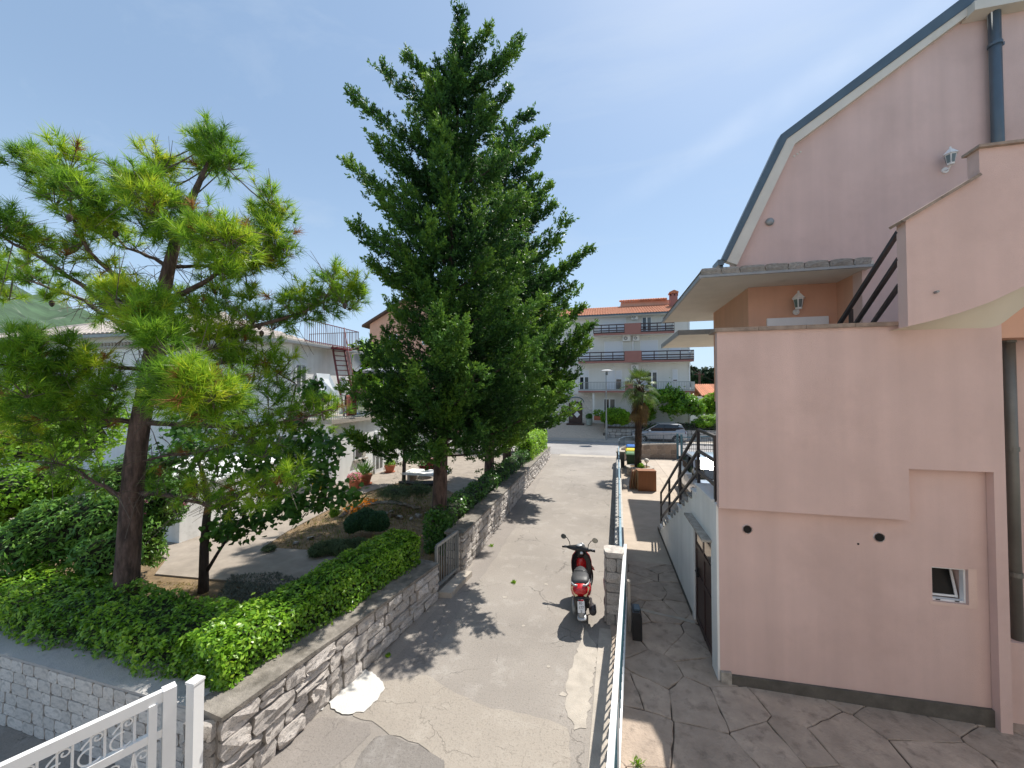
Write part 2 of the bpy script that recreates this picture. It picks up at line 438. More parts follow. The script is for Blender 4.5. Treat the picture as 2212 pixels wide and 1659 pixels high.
M['black_plastic'] = pm('black_plastic', (0.016, 0.016, 0.018), 0.45, 0.15, 8, 0.08, 120)
M['rubber'] = pm('black_rubber', (0.018, 0.018, 0.018), 0.8, 0.2, 10, 0.2, 90)

# ------------------------------------------------------------------ asphalt
def asphalt_mat(name, base, crack_scale=0.42, crack=0.55, worn=(0.40, 0.37, 0.335)):
    m, N, L, bs = nodes_of(name)
    bs.inputs['Roughness'].default_value = 0.93
    bs.inputs['Specular IOR Level'].default_value = 0.3
    tc = N.new('ShaderNodeTexCoord')
    def noise(scale, detail=6, rough=0.6, vec=None, dist=0.0):
        n = N.new('ShaderNodeTexNoise'); n.inputs['Scale'].default_value = scale; n.inputs['Detail'].default_value = detail
        n.inputs['Roughness'].default_value = rough; n.inputs['Distortion'].default_value = dist
        L.new(vec or tc.outputs['Object'], n.inputs['Vector']); return n
    def rng(src, a, b, c, d):
        r = N.new('ShaderNodeMapRange'); r.inputs['From Min'].default_value = a; r.inputs['From Max'].default_value = b
        r.inputs['To Min'].default_value = c; r.inputs['To Max'].default_value = d; L.new(src, r.inputs['Value']); return r.outputs['Result']
    def mix(fac, a, b):
        x = N.new('ShaderNodeMixRGB'); L.new(fac, x.inputs['Fac'])
        for s, v in (('Color1', a), ('Color2', b)):
            if isinstance(v, tuple): x.inputs[s].default_value = (*v, 1)
            else: L.new(v, x.inputs[s])
        return x.outputs['Color']
    big = noise(0.33, 4, 0.55)
    mid = noise(2.3, 7, 0.7)
    grit = noise(95, 3, 0.7)
    grit2 = noise(38, 4, 0.75)
    c = mix(rng(big.outputs['Fac'], 0.35, 0.65, 0, 1), tuple(x * 0.86 for x in base), tuple(x * 1.12 for x in base))
    c = mix(rng(mid.outputs['Fac'], 0.52, 0.72, 0, 0.65), c, worn)
    c = mix(rng(grit2.outputs['Fac'], 0.53, 0.72, 0, 0.75), c, tuple(x * 0.45 for x in base))
    c = mix(rng(grit.outputs['Fac'], 0.56, 0.72, 0, 0.55), c, worn)
    # cracks: distance to the edges of large wandering cells, broken up by noise
    wob = noise(1.1, 5, 0.6)
    vadd = N.new('ShaderNodeVectorMath'); vadd.operation = 'MULTIPLY_ADD'; vadd.inputs[1].default_value = (0.9, 0.9, 0.9)
    L.new(wob.outputs['Color'], vadd.inputs[0]); L.new(tc.outputs['Object'], vadd.inputs[2])
    crk = None
    for sc, th, lo in ((crack_scale, 0.007, 0.46), (crack_scale * 3.1, 0.011, 0.56)):
        vo = N.new('ShaderNodeTexVoronoi'); vo.feature = 'DISTANCE_TO_EDGE'; vo.inputs['Scale'].default_value = sc
        L.new(vadd.outputs['Vector'], vo.inputs['Vector'])
        line = rng(vo.outputs['Distance'], 0.0, th, 1, 0)
        gate = rng(noise(0.6 + sc, 3, 0.5).outputs['Fac'], lo, lo + 0.08, 0, crack)
        mu = N.new('ShaderNodeMath'); mu.operation = 'MULTIPLY'; L.new(line, mu.inputs[0]); L.new(gate, mu.inputs[1])
        if crk is None: crk = mu.outputs[0]
        else:
            mm = N.new('ShaderNodeMath'); mm.operation = 'MAXIMUM'; L.new(crk, mm.inputs[0]); L.new(mu.outputs[0], mm.inputs[1]); crk = mm.outputs[0]
    c = mix(crk, c, tuple(x * 0.22 for x in base))
    L.new(c, bs.inputs['Base Color'])
    h = N.new('ShaderNodeMath'); h.operation = 'SUBTRACT'; L.new(grit2.outputs['Fac'], h.inputs[0]); L.new(crk, h.inputs[1])
    bp = N.new('ShaderNodeBump'); bp.inputs['Strength'].default_value = 0.7; bp.inputs['Distance'].default_value = 0.015
    L.new(h.outputs[0], bp.inputs['Height']); L.new(bp.outputs['Normal'], bs.inputs['Normal'])
    return m
M['asphalt'] = asphalt_mat('lane_asphalt', (0.30, 0.27, 0.24))
M['asphalt_patch'] = asphalt_mat('asphalt_repair', (0.27, 0.243, 0.22), 0.3, 0.3, (0.33, 0.30, 0.275))
M['asphalt_dark'] = asphalt_mat('rough_asphalt', (0.22, 0.20, 0.182), 0.5, 0.5, (0.36, 0.34, 0.32))
M['street'] = asphalt_mat('street_asphalt', (0.31, 0.295, 0.285), 0.2, 0.3, (0.36, 0.345, 0.33))
M['concrete_cracked'] = asphalt_mat('cracked_concrete', (0.35, 0.31, 0.265), 0.75, 0.42, (0.42, 0.38, 0.33))
M['kerb'] = pm('kerb_concrete', (0.45, 0.43, 0.40), 0.9, 0.12, 4, 0.3, 50)
M['line'] = pm('road_paint', (0.75, 0.75, 0.73), 0.8, 0.15, 6, 0.2, 60)

def jag(poly, step, amp, seed=1):
    r = random.Random(seed); out = []
    n = len(poly)
    for i in range(n):
        a, b = Vector(poly[i][:2]), Vector(poly[(i + 1) % n][:2])
        k = max(1, int((b - a).length / step))
        nn = Vector((-(b - a).y, (b - a).x)).normalized() if (b - a).length > 0 else Vector((0, 0))
        for j in range(k):
            p = a.lerp(b, j / k) + nn * r.uniform(-amp, amp)
            out.append((p.x, p.y))
    return out

def sheet(name, poly, z, mat, thick=0.0, parent=None, **props):
    m = MB()
    if thick: m.prism(poly, 'Z', z - thick, z)
    else: m.add([(x, y, z) for x, y in poly], [tuple(range(len(poly)))])
    ar = sum(poly[i][0] * poly[(i + 1) % len(poly)][1] - poly[(i + 1) % len(poly)][0] * poly[i][1] for i in range(len(poly)))
    if not thick and ar < 0: m.f = [f[::-1] for f in m.f]
    return m.build(name, mat, parent, **props)

def rect(x0, y0, x1, y1): return [(x0, y0), (x1, y0), (x1, y1), (x0, y1)]
def gpoly(pts, z=0.0): return [tuple(P(x, y, Z=z)[:2]) for x, y in pts]

ST = dict(kind='structure')
M['far_ground'] = pm('far_scrub_ground', (0.12, 0.13, 0.06), 0.97, 0.35, 0.05, 0.3, 2, dirt=(0.22, 0.19, 0.13), dirt_scale=0.1)
sheet('ground', rect(-900, -60, 900, 2600), -0.03, M['far_ground'], **ST)
sheet('lane', rect(-13, -8, 1.1, 27), 0.0, M['asphalt'], **ST)
sheet('street', rect(-120, 26.6, 120, 33.9), 0.004, M['street'], **ST)
sheet('street_edge_strip', jag(rect(-3.0, 25.9, 0.9, 26.75), 0.3, 0.05, 3), 0.008, M['concrete'], **ST)
sheet('center_line', rect(1.3, 30.2, 4.2, 30.32), 0.009, M['line'], **ST)
sheet('center_line', rect(8.2, 30.2, 11.2, 30.32), 0.009, M['line'], **ST)
m = MB(); m.lathe((-.7, 32.0, 0.005), [(0.32, 0), (0.32, 0.008)], 20)
m.build('manhole_cover', M['grey_metal'], label='round iron manhole cover in the street near the far kerb', category='manhole cover')
m = MB(); m.span((-2.6, 31.6, 0.005), (-1.8, 31.9, 0.012))
for i in range(6): m.span((-2.55 + i * .13, 31.62, 0.012), (-2.5 + i * .13, 31.88, 0.02))
m.build('drain_grate', M['grey_metal'], label='rectangular drain grate in the street before the paved drive', category='drain grate')

# far pavement with its kerb, and the paved drive rising to the apartment door
sheet('sidewalk', rect(-120, 33.9, 120, 36.4), 0.13, M['concrete'], 0.16, **ST)
m = MB(); m.span((-120, 33.72, -.05), (120, 33.9, 0.135)); m.build('kerb', M['kerb'], **ST)
m = MB()
DRV = rect(-4.2, 36.0, 0.0, 39.5)
m.add([(-8, 35.4, 0.134), (0.1, 35.4, 0.134), (0.1, 39.5, 1.18), (-8, 39.5, 1.18), (-8, 35.4, -.1), (0.1, 35.4, -.1), (0.1, 39.5, -.1), (-8, 39.5, -.1)],
      [(0, 1, 2, 3), (4, 7, 6, 5), (0, 4, 5, 1), (1, 5, 6, 2), (2, 6, 7, 3), (3, 7, 4, 0)])
m.build('driveway', pm('beige_stone_paving', (0.52, 0.43, 0.34), 0.9, 0.15, 6, 0.4, 30), **ST)

# patches on the lane
c6 = crop(550, 1500, 2.766)
c7 = crop(1400, 1350, 2.2117)
pp = [c6(*q) for q in ((1380, 1010), (1540, 985), (1700, 960), (1800, 1010), (1900, 1090))] + [(1060, 1530), (1140, 1542), (1228, 1574), (1240, 1760), (985, 1760), (955, 1652)] + [c6(*q) for q in ((1640, 1480), (1430, 1410), (1290, 1310), (1150, 1270), (1120, 1170))]
sheet('concrete_patch', jag(gpoly(pp), 0.12, 0.02, 5), 0.006, M['concrete_cracked'], **ST)
pp = [c6(*q) for q in ((1210, 900), (1290, 940), (1360, 1000), (1390, 1060), (1330, 1150), (1230, 1240), (1060, 1265), (990, 1210), (960, 1165), (920, 1220), (840, 1240), (850, 1190), (1000, 1060), (1100, 980))]
sheet('cement_patch', jag(gpoly(pp), 0.045, 0.016, 6), 0.014, M['cement_white'], **ST)
pp = [c6(*q) for q in ((240, 1659), (330, 1600), (440, 1590), (420, 1659), (300, 1800), (150, 1800))]
sheet('cement_patch', jag(gpoly(pp), 0.07, 0.01, 8), 0.010, M['concrete'], **ST)
pp = [c6(*q) for q in ((560, 1480), (900, 1270), (1060, 1290), (1270, 1330), (1290, 1400), (1120, 1560), (1000, 1659), (900, 1900), (200, 1900), (400, 1600))]
sheet('asphalt_patch', jag(gpoly(pp), 0.12, 0.012, 9), 0.004, M['asphalt_patch'], **ST)
pp = [(960, 1645), (905, 1612), (845, 1590), (812, 1592), (770, 1640), (745, 1700), (790, 1790), (985, 1790)]
sheet('rough_patch', jag(gpoly(pp), 0.1, 0.015, 10), 0.008, M['asphalt_dark'], **ST)
pp = [(1000, 1300), (1060, 1220), (1100, 1160), (1140, 1090), (1170, 1030), (1120, 1060), (1010, 1235), (955, 1300), (880, 1395), (800, 1470), (850, 1490), (925, 1440)]
sheet('asphalt_patch', jag(gpoly(pp), 0.2, 0.03, 11), 0.004, M['asphalt_patch'], **ST)
pp = [c7(*q) for q in ((440, 820), (500, 900), (520, 980), (480, 1180), (450, 1420), (380, 1430), (320, 1300), (340, 1100), (400, 930))]
sheet('concrete_patch', jag(gpoly(pp), 0.06, 0.025, 12), 0.006, M['concrete'], **ST)
for i, (px, py, r) in enumerate(((1130, 1352, .05), (1090, 1290, .06), (1180, 1262, .05), (1215, 1500, .06), (1010, 1225, .05), (1185, 1440, .04))):
    c = P(px, py, Z=0); pl = [(c.x + r * rnd.uniform(.5, 1.3) * math.cos(k), c.y + .7 * r * rnd.uniform(.5, 1.3) * math.sin(k)) for k in np.linspace(0, 6.28, 9)[:-1]]
    sheet('chalky_spot', pl, 0.005, M['concrete'], **ST)
GATE_A, GATE_B = Vector((0.02, 1.2, 0)), Vector((0.37, 7.96, 0))
sheet('gate_track_slab', [(-.34, .8), (0.05, .8), (0.30, 7.2), (-.10, 7.2)], 0.012, M['concrete'], **ST)

# ------------------------------------------------------------------ patio of crazy paving
def voronoi_cells(seeds, box):
    x0, y0, x1, y1 = box; out = []
    for i, s in enumerate(seeds):
        poly = [(x0, y0), (x1, y0), (x1, y1), (x0, y1)]
        for j, t in enumerate(seeds):
            if i == j: continue
            dx, dy = t[0] - s[0], t[1] - s[1]
            if dx * dx + dy * dy > 9: continue
            mx, my = (s[0] + t[0]) / 2, (s[1] + t[1]) / 2
            f = lambda p: (p[0] - mx) * dx + (p[1] - my) * dy
            new = []
            for k in range(len(poly)):
                a, b = poly[k], poly[(k + 1) % len(poly)]
                fa, fb = f(a), f(b)
                if fa <= 0: new.append(a)
                if (fa < 0) != (fb < 0) and fa != fb:
                    t_ = fa / (fa - fb); new.append((a[0] + (b[0] - a[0]) * t_, a[1] + (b[1] - a[1]) * t_))
            poly = new
            if len(poly) < 3: break
        if len(poly) >= 3: out.append((s, poly))
    return out

patio = sheet('patio', [(0.05, -3), (12, -3), (12, 30), (1.0, 26.6), (0.75, 25.0), (0.2, 7)], 0.004, M['flag_joint'], **ST)
sr = random.Random(21)
seeds = []
yy = -0.4; row = 0
while yy < 10.4:
    xx = -0.2 + (0.4 if row % 2 else 0)
    stp = 0.62 if yy > 6.2 else 0.80
    while xx < 6.6:
        seeds.append((xx + sr.uniform(-.36, .36), yy + sr.uniform(-.34, .34))); xx += stp * sr.uniform(0.8, 1.25)
    yy += 0.60 if yy < 6.2 else 0.46; row += 1
def inset(poly, d, c):
    out = []
    for p in poly:
        v = Vector((p[0] - c[0], p[1] - c[1])); l = v.length
        out.append((c[0] + v.x * max(.2, (l - d) / l), c[1] + v.y * max(.2, (l - d) / l)))
    return out
for s, poly in voronoi_cells(seeds, (0.1, -.6, 6.2, 10.2)):
    cx = sum(p[0] for p in poly) / len(poly); cy = sum(p[1] for p in poly) / len(poly)
    if cy > 6.9 and cx > 2.1: continue
    poly = jag(inset(poly, sr.uniform(.006, .015), (cx, cy)), 0.13, 0.012, int(cx * 1000 + cy * 77))
    z = 0.022 + sr.uniform(-.005, .005)
    b = MB(); n = len(poly)
    low = inset(poly, -0.004, (cx, cy))
    b.add([(x, y, 0.003) for x, y in low] + [(x, y, z - .004) for x, y in poly] + [(x, y, z) for x, y in inset(poly, 0.008, (cx, cy))],
          [tuple(range(2 * n, 3 * n))] + [(i, (i + 1) % n, n + (i + 1) % n, n + i) for i in range(n)] + [(n + i, n + (i + 1) % n, 2 * n + (i + 1) % n, 2 * n + i) for i in range(n)])
    b.build('flagstone', M['flag'], patio)
# beyond the stair foot the yard is broad pale slabs
for (y0, y1) in ((10.2, 12.6), (12.6, 14.9), (14.9, 17.6), (17.6, 20.6), (20.6, 26.0)):
    x = 0.3 + (y0 - 7) * .03
    while x < 9.5:
        w = sr.uniform(1.6, 2.6)
        b = MB(); b.prism(rect(x + .005, y0 + .005, min(x + w, 9.6) - .005, y1 - .005), 'Z', 0.003, 0.016)
        b.build('concrete_slab', M['flag_pale'], patio); x += w
b = MB(); b.prism(jag([(0.42, 7.98), (1.62, 7.72), (1.62, 7.80), (0.42, 8.07)], .12, .012, 4), 'Z', 0.01, 0.031)
b.build('mortar_strip', M['concrete'], patio)

# ------------------------------------------------------------------ rough stones shared by the walls
def stone_meshes(mat, n, seed, rough=0.25, name='rough_stone', soft=0.16):
    r = random.Random(seed); out = []
    for q in range(n):
        nx, nz = 4, 3; vs = []; fs = []
        tilt = (r.uniform(-.25, .25), r.uniform(-.25, .25))
        for j in range(nz + 1):
            for i in range(nx + 1):
                u, w = i / nx - .5, j / nz - .5
                e = max(abs(u), abs(w)) * 2
                edge = soft * max(0, (e - .72) / .28) ** 1.6
                y = -1 + edge + r.uniform(-rough, rough) * (0.5 if e > .95 else 1) + tilt[0] * u + tilt[1] * w
                cr = (abs(u) * abs(w) * 4) ** 3 * .10
                vs.append((u * (1 - cr) + (r.uniform(-.03, .03)), y, w * (1 - cr) + r.uniform(-.04, .04)))
        nn = nx + 1
        for j in range(nz):
            for i in range(nx):
                a = j * nn + i
                fs.append((a, a + 1, a + nn + 1, a + nn))
        border = [i for i in range(nn)] + [j * nn + nx for j in range(1, nz + 1)] + [nz * nn + i for i in range(nx - 1, -1, -1)] + [j * nn for j in range(nz - 1, 0, -1)]
        base = len(vs)
        for b in border: vs.append((vs[b][0], 0.3, vs[b][2]))
        k = len(border)
        for i in range(k):
            fs.append((border[(i + 1) % k], border[i], base + i, base + (i + 1) % k))
        me = bpy.data.meshes.new(name); me.from_pydata(vs, [], fs); me.materials.append(mat); out.append(me)
    return out

ROUGH = stone_meshes(M['stone'], 18, 3, 0.34)
ROUGH_FAR = stone_meshes(M['stone_far'], 12, 4, 0.2, 'rubble_stone')
FLATB = stone_meshes(M['block'], 10, 5, 0.05, 'flat_block', 0.12)
FASC = stone_meshes(M['fascia_stone'], 6, 8, 0.12, 'fascia_block')

def lay_stones(root, a, b, z0f, z1f, meshes, heights, lens, depth=0.08, gap=0.02, seed=1, name='stone', jitter=0.3, side=1):
    """courses of stones on the face of a wall from a to b (XY); z0f/z1f: bottom and top at 0..1 along it; faces to the right of a->b when side=1"""
    r = random.Random(seed)
    a, b = Vector((a[0], a[1])), Vector((b[0], b[1]))
    d = b - a; Ln = d.length; d.normalize()
    nrm = Vector((d.y, -d.x)) * side
    rz = math.atan2(nrm.y, nrm.x) + math.pi / 2
    tot = sum(heights); acc = 0
    for h in heights:
        f0, f1 = acc / tot, (acc + h) / tot; acc += h
        s = 0.0
        while s < Ln - 0.03:
            l = min(r.uniform(*lens), Ln - s)
            if Ln - s - l < lens[0] * .5: l = Ln - s
            t = (s + l / 2) / Ln
            zb, zt = z0f(t), z1f(t)
            za, zc = zb + (zt - zb) * f0, zb + (zt - zb) * f1
            halves = [(za, zc)]
            if r.random() < jitter and (zc - za) > .12:
                k = r.uniform(.4, .6); halves = [(za, za + (zc - za) * k), (za + (zc - za) * k, zc)]
            for (q0, q1) in halves:
                c = a + d * (s + l / 2)
                tilt = math.atan2(z1f(min(1, t + .05)) - z1f(max(0, t - .05)), Ln * .1)
                piece(name, r.choice(meshes), root, (c.x, c.y, (q0 + q1) / 2), (0, 0, rz),
                      ((l - gap) * r.choice((1, 1, -1)), depth * r.uniform(.7, 1.35), (q1 - q0) - gap * r.uniform(.7, 1.2)))
            s += l

# near lane wall (between the white gate and the garden gate)
W1A, W1B = (-3.94, 3.20), (-3.42, 7.42)
W1_top = lambda t: 0.93 - 0.18 * t
w1 = thing('stone_wall', 'low limestone wall under the trimmed hedge between the white post and the small bar gate', 'stone wall', (-3.74, 5.3, 0))
dx = Vector((W1B[0] - W1A[0], W1B[1] - W1A[1], 0)).normalized(); nL = Vector((-dx.y, dx.x, 0))
def wall_core(root, a, b, top, thick, mat, capmat, n=8, over=0.02, z0=-.05, capt=0.05):
    a, b = Vector((*a, 0)), Vector((*b, 0)); d = (b - a).normalized(); l = Vector((-d.y, d.x, 0))
    core, cap = MB(), MB()
    ringc, ringk = [], []
    for i in range(n + 1):
        t = i / n; p = a.lerp(b, t); zt = top(t) - capt
        q = p + l * thick
        ringc.append([p + Vector((0, 0, z0)), p + Vector((0, 0, zt)), q + Vector((0, 0, zt)), q + Vector((0, 0, z0))])
        p2, q2 = p - l * over, q + l * over
        w = rnd.uniform(-.008, .008)
        ringk.append([p2 + Vector((0, 0, zt)), p2 + Vector((0, 0, zt + capt + w)), q2 + Vector((0, 0, zt + capt + w)), q2 + Vector((0, 0, zt))])
    core.loft(ringc); cap.loft(ringk)
    core.build('mortar_core', mat, root); cap.build('wall_cap', capmat, root)
wall_core(w1, W1A, W1B, W1_top, 0.34, M['mortar'], M['wallcap'], over=0.07)
lay_stones(w1, W1A, W1B, lambda t: 0.0, lambda t: W1_top(t) - .055, ROUGH, (.21, .17, .20, .19), (.20, .56), 0.07, 0.016, 11, jitter=0.16)
# its end face beside the gate post, and the end beside the small gate
lay_stones(w1, (-4.28, 3.15), (-3.94, 3.20), lambda t: 0.0, lambda t: .88, ROUGH, (.2, .15, .17, .15, .18), (.14, .2), 0.05, 0.018, 12, jitter=0)
lay_stones(w1, (-3.42, 7.42), (-3.76, 7.47), lambda t: 0.0, lambda t: .70, ROUGH, (.2, .15, .17, .15), (.14, .2), 0.04, 0.018, 13, jitter=0)

W2A, W2B = (-3.30, 8.50), (-3.52, 25.2)
W2_top = lambda t: 0.98 - 0.27 * t
w2 = thing('stone_wall', 'long rubble stone wall running up the lane from the small bar gate to the street', 'stone wall', (-3.4, 16.5, 0))
wall_core(w2, W2A, W2B, W2_top, 0.36, M['mortar'], M['wallcap'], 16, over=0.06)
lay_stones(w2, W2A, W2B, lambda t: 0.0, lambda t: W2_top(t) - .055, ROUGH_FAR, (.2, .16, .19, .2, .17), (.20, .48), 0.06, 0.02, 15, jitter=0.12)
lay_stones(w2, (-3.66, 8.49), (-3.30, 8.50), lambda t: 0.0, lambda t: .90, ROUGH, (.2, .15, .17, .15, .16), (.16, .2), 0.03, 0.02, 16, jitter=0)
b = MB(); b.tube([(-3.3 + .02, y, 0.0) for y in (8.6, 25)], 0.04, 6)

# little bar gate between the two walls, on its sill
gs = MB(); gs.prism([(-3.40, 7.46), (-3.12, 7.50), (-3.02, 8.52), (-3.30, 8.48)], 'Z', -0.02, 0.12)
gs.build('gate_sill', M['concrete'], kind='structure')
gg = thing('garden_gate', 'small grey garden gate of upright bars between the two stone walls', 'gate', (-3.4, 8.0, 0.12))
ga, gb = Vector((-3.47, 7.52, 0.18)), Vector((-3.36, 8.44, 0.18))
f = MB()
top = Vector((0, 0, .86))
f.bar(ga, gb, .04, .05); f.bar(ga + top, gb + top, .045, .06); f.bar(ga, ga + top, .05); f.bar(gb, gb + top, .05)
f.build('frame', M['grey_metal'], gg)
for i in range(1, 9):
    q = ga.lerp(gb, i / 9); b = MB(); b.bar(q, q + top, .02); b.build('bar', M['grey_metal'], gg)

# ------------------------------------------------------------------ white block wall of the driveway, white gate
bw = thing('block_wall', 'white squared block wall with a wide grey top below the hedge beside the driveway', 'block wall', (-6.3, 3.3, 0))
BWA, BWB = (-9.2, 3.36), (-4.30, 3.26)
wall_core(bw, BWA, BWB, lambda t: 0.90, 0.42, M['mortar'], M['blockcap'], 10, over=0.012, capt=.035)
lay_stones(bw, BWA, BWB, lambda t: 0.0, lambda t: .862, FLATB, (.145,) * 6, (.17, .33), 0.014, 0.008, 17, name='block', jitter=0)
v = P(113, 1474, Y=3.30); b = MB(); b.box((v.x, 3.32, v.z), (.10, .03, .075)); b.build('vent_plate', M['grey_metal'], bw)

gp = thing('gate_post', 'white square metal post with black latch plate at the end of the limestone wall', 'gate post', (-4.00, 3.02, 0))
b = MB(); b.box((-4.00, 3.02, .70), (.10, .10, 1.40)); b.build('post', M['white_metal'], gp)
b = MB(); b.box((-4.00, 3.02, 1.41), (.112, .112, .025)); b.build('post_cap', M['white_metal'], gp)
b = MB(); b.box((-4.055, 3.0, .92), (.025, .05, .14)); b.build('latch_plate', M['black_plastic'], gp)

wg = thing('driveway_gate', 'white driveway gate with scrolled ironwork hung beside the block wall', 'gate', (-4.36, 2.95, 0))
G0, G1 = Vector((-4.17, 2.90, 0)), Vector((-4.98, 1.12, 0))
gd = (G1 - G0).normalized()
up = lambda z: Vector((0, 0, z))
b = MB(); b.bar(G0 + up(.08), G0 + up(1.41), .10, .10, gd); b.build('stile', M['white_metal'], wg)
b = MB(); b.bar(G0 + gd * .12 + up(.1), G0 + gd * .12 + up(1.32), .085, .06, gd); b.build('stile', M['white_metal'], wg)
for z, hh in ((1.355, .10), (1.01, .075), (.14, .09)):
    b = MB(); b.bar(G0 + gd * .04 + up(z), G1 + up(z), .055, hh); b.build('rail', M['white_metal'], wg)
def spiral(c, r0, r1, a0, a1, n=14):
    return [c + gd * (math.cos(a0 + (a1 - a0) * i / n) * (r0 + (r1 - r0) * i / n)) + up(math.sin(a0 + (a1 - a0) * i / n) * (r0 + (r1 - r0) * i / n)) for i in range(n + 1)]
L_ = (G1 - G0).length
k = 0.24
while k < L_ - .1:
    c = G0 + gd * k
    b = MB(); b.bar(c + up(.98), c + up(1.32), .014); b.build('bar', M['white_metal'], wg)
    b = MB(); cc = c + gd * .085
    b.tube(spiral(cc + up(1.13), .085, .06, -2.4, 1.9), .008, 5)
    b.tube([cc + up(1.27)] + [cc + gd * (.06 * math.sin(t)) + up(1.27 - .05 * t) for t in (.4, .8, 1.2)], .008, 5)
    b.tube(spiral(cc + gd * (-.04) + up(1.25), .045, .01, 0, 7.5), .007, 5)
    b.build('scroll', M['white_metal'], wg)
    b = MB(); b.bar(c + gd * .085 + up(.98), c + gd * .085 + up(1.32), .012); b.build('bar', M['white_metal'], wg)
    b = MB()
    for s in (-.08, 0, .08):
        b.tube([c + up(.94), c + gd * (s * .5) + up(.66), c + gd * s + up(.2)], .008, 5)
    b.tube(spiral(c - gd * .06 + up(.88), .05, .012, 0, 7), .007, 5)
    b.build('fan_scroll', M['white_metal'], wg)
    k += 0.19
# ------------------------------------------------------------------ white sliding gate seen from above, with stone pillar, blue railing on low wall
sg = thing('sliding_gate', 'long white sliding gate with dark flower ironwork seen from above beside the lane', 'gate', (0.2, 4.6, 0))
gA, gB = Vector((-0.165, 0.7, 0)), Vector((0.40, 7.96, 0))
gv = (gB - gA).normalized(); GL = (gB - gA).length
for z, w_, hh in ((1.25, .055, .06), (0.20, .06, .08)):
    b = MB(); b.bar(gA + up(z), gB + up(z), w_, hh); b.build('rail', M['white_metal'], sg)
b = MB(); b.bar(gA + up(.98), gB + up(.98), .035, .035); b.build('rail', M['teal_metal'], sg)
for e in (gA + gv * .02, gA + gv * (GL * .5), gB - gv * .02):
    b = MB(); b.bar(e + up(.2), e + up(1.25), .05, .05, gv); b.build('stile', M['white_metal'], sg)
me_bar = None
k = .15; i = 0
while k < GL - .1:
    c = gA + gv * k
    if me_bar is None:
        b = MB(); b.bar((0, 0, .2), (0, 0, 1.22), .016, .016, (0, 1, 0)); me_bar = bpy.data.meshes.new('gate_bar'); me_bar.from_pydata(b.v, [], b.f); me_bar.materials.append(M['teal_metal'])
        b = MB()
        for q in range(6):
            t = q * math.pi / 3
            ctr = (0, .045 * math.cos(t), .045 * math.sin(t))
            b.tube([(0, ctr[1] + .028 * math.cos(a), ctr[2] + .028 * math.sin(a)) for a in np.linspace(0, 2 * math.pi, 9)], .0075, 4, False)
        me_ros = bpy.data.meshes.new('gate_rosette'); me_ros.from_pydata(b.v, [], b.f); me_ros.materials.append(M['teal_metal'])
        b = MB(); b.tube([(0, .075 + .07 * math.cos(a), .07 * math.sin(a)) for a in np.linspace(0, 5.6, 12)], .010, 4); b.tube([(0, .075 + .03 * math.cos(a), .03 * math.sin(a)) for a in np.linspace(0, 6.2, 9)], .009, 4)
        me_scr = bpy.data.meshes.new('gate_scroll'); me_scr.from_pydata(b.v, [], b.f); me_scr.materials.append(M['teal_metal'])
    rz = math.atan2(gv.y, gv.x) - math.pi / 2
    piece('bar', me_bar, sg, c, (0, 0, rz))
    if i % 2 == 1: piece('rosette', me_ros, sg, c + up(.60), (0, 0, rz))
    piece('scroll', me_scr, sg, c + up(1.105), (0, 0, rz))
    k += .155; i += 1

pl = thing('gate_pillar', 'worn stone pillar with pale slab cap behind the parked scooter', 'pillar', (.17, 7.42, 0))
b = MB(); b.box((.17, 7.52, .62), (.30, .30, 1.24)); b.build('mortar_core', M['mortar'], pl)
for fa, fb in (((.02, 7.37), (.32, 7.37)), ((.02, 7.67), (.02, 7.37)), ((.32, 7.37), (.32, 7.67))):
    lay_stones(pl, fa, fb, lambda t: 0.0, lambda t: 1.22, ROUGH, (.2, .17, .22, .16, .2, .24), (.16, .3), 0.03, 0.012, int(fa[1] * 100), jitter=0)
b = MB()
pc = []
for i in range(12):
    t = 2 * math.pi * i / 12; pc.append((.17 + .19 * math.copysign(abs(math.cos(t)) ** .5, math.cos(t)) * rnd.uniform(.93, 1.05), 7.52 + .19 * math.copysign(abs(math.sin(t)) ** .5, math.sin(t)) * rnd.uniform(.93, 1.05)))
b.prism(pc, 'Z', 1.235, 1.33); b.build('cap_stone', M['stone_far'], pl)

lw = thing('boundary_wall', 'low cement wall carrying the pale blue railing between lane and yard', 'low wall', (.6, 15, 0))
LA, LB = Vector((.26, 7.75, 0)), Vector((.78, 23.2, 0))
wall_core(lw, (LA.x + .12, LA.y), (LB.x + .12, LB.y), lambda t: .50, 0.2, M['mortar'], M['kerb'], 12, over=0.02)
bf = thing('railing', 'pale blue iron railing on the low wall beside the lane', 'railing', (.5, 15, .45))
for z, w_ in ((1.12, .05), (.58, .03)):
    b = MB(); b.bar(LA + up(z) + Vector((.05, .1, 0)), LB + up(z) + Vector((.05, 0, 0)), w_, .045); b.build('rail', M['blue_rail'], bf)
n = 84
b = MB(); b.bar((0, 0, .5), (0, 0, 1.1), .014, .014, (0, 1, 0)); me_b2 = bpy.data.meshes.new('railing_bar'); me_b2.from_pydata(b.v, [], b.f); me_b2.materials.append(M['teal_metal'])
b = MB(); b.bar((0, 0, .3), (0, 0, 1.16), .045, .045, (0, 1, 0)); me_p2 = bpy.data.meshes.new('railing_post'); me_p2.from_pydata(b.v, [], b.f); me_p2.materials.append(M['blue_rail'])
for i in range(n):
    q = LA.lerp(LB, (i + .5) / n) + Vector((.05, 0, 0))
    piece('bar', me_b2, bf, q)
    if i % 12 == 0: piece('post', me_p2, bf, q)
    if i % 2 == 0: piece('scroll', me_scr, bf, q + up(.95), (0, 0, .03))
pl2 = thing('brick_pier', 'short rough pier with pale slab on top ending the pale blue railing', 'pier', (.95, 23.0, 0))
b = MB(); b.box((.92, 23.0, .42), (.42, .5, .84)); b.build('core', M['mortar'], pl2)
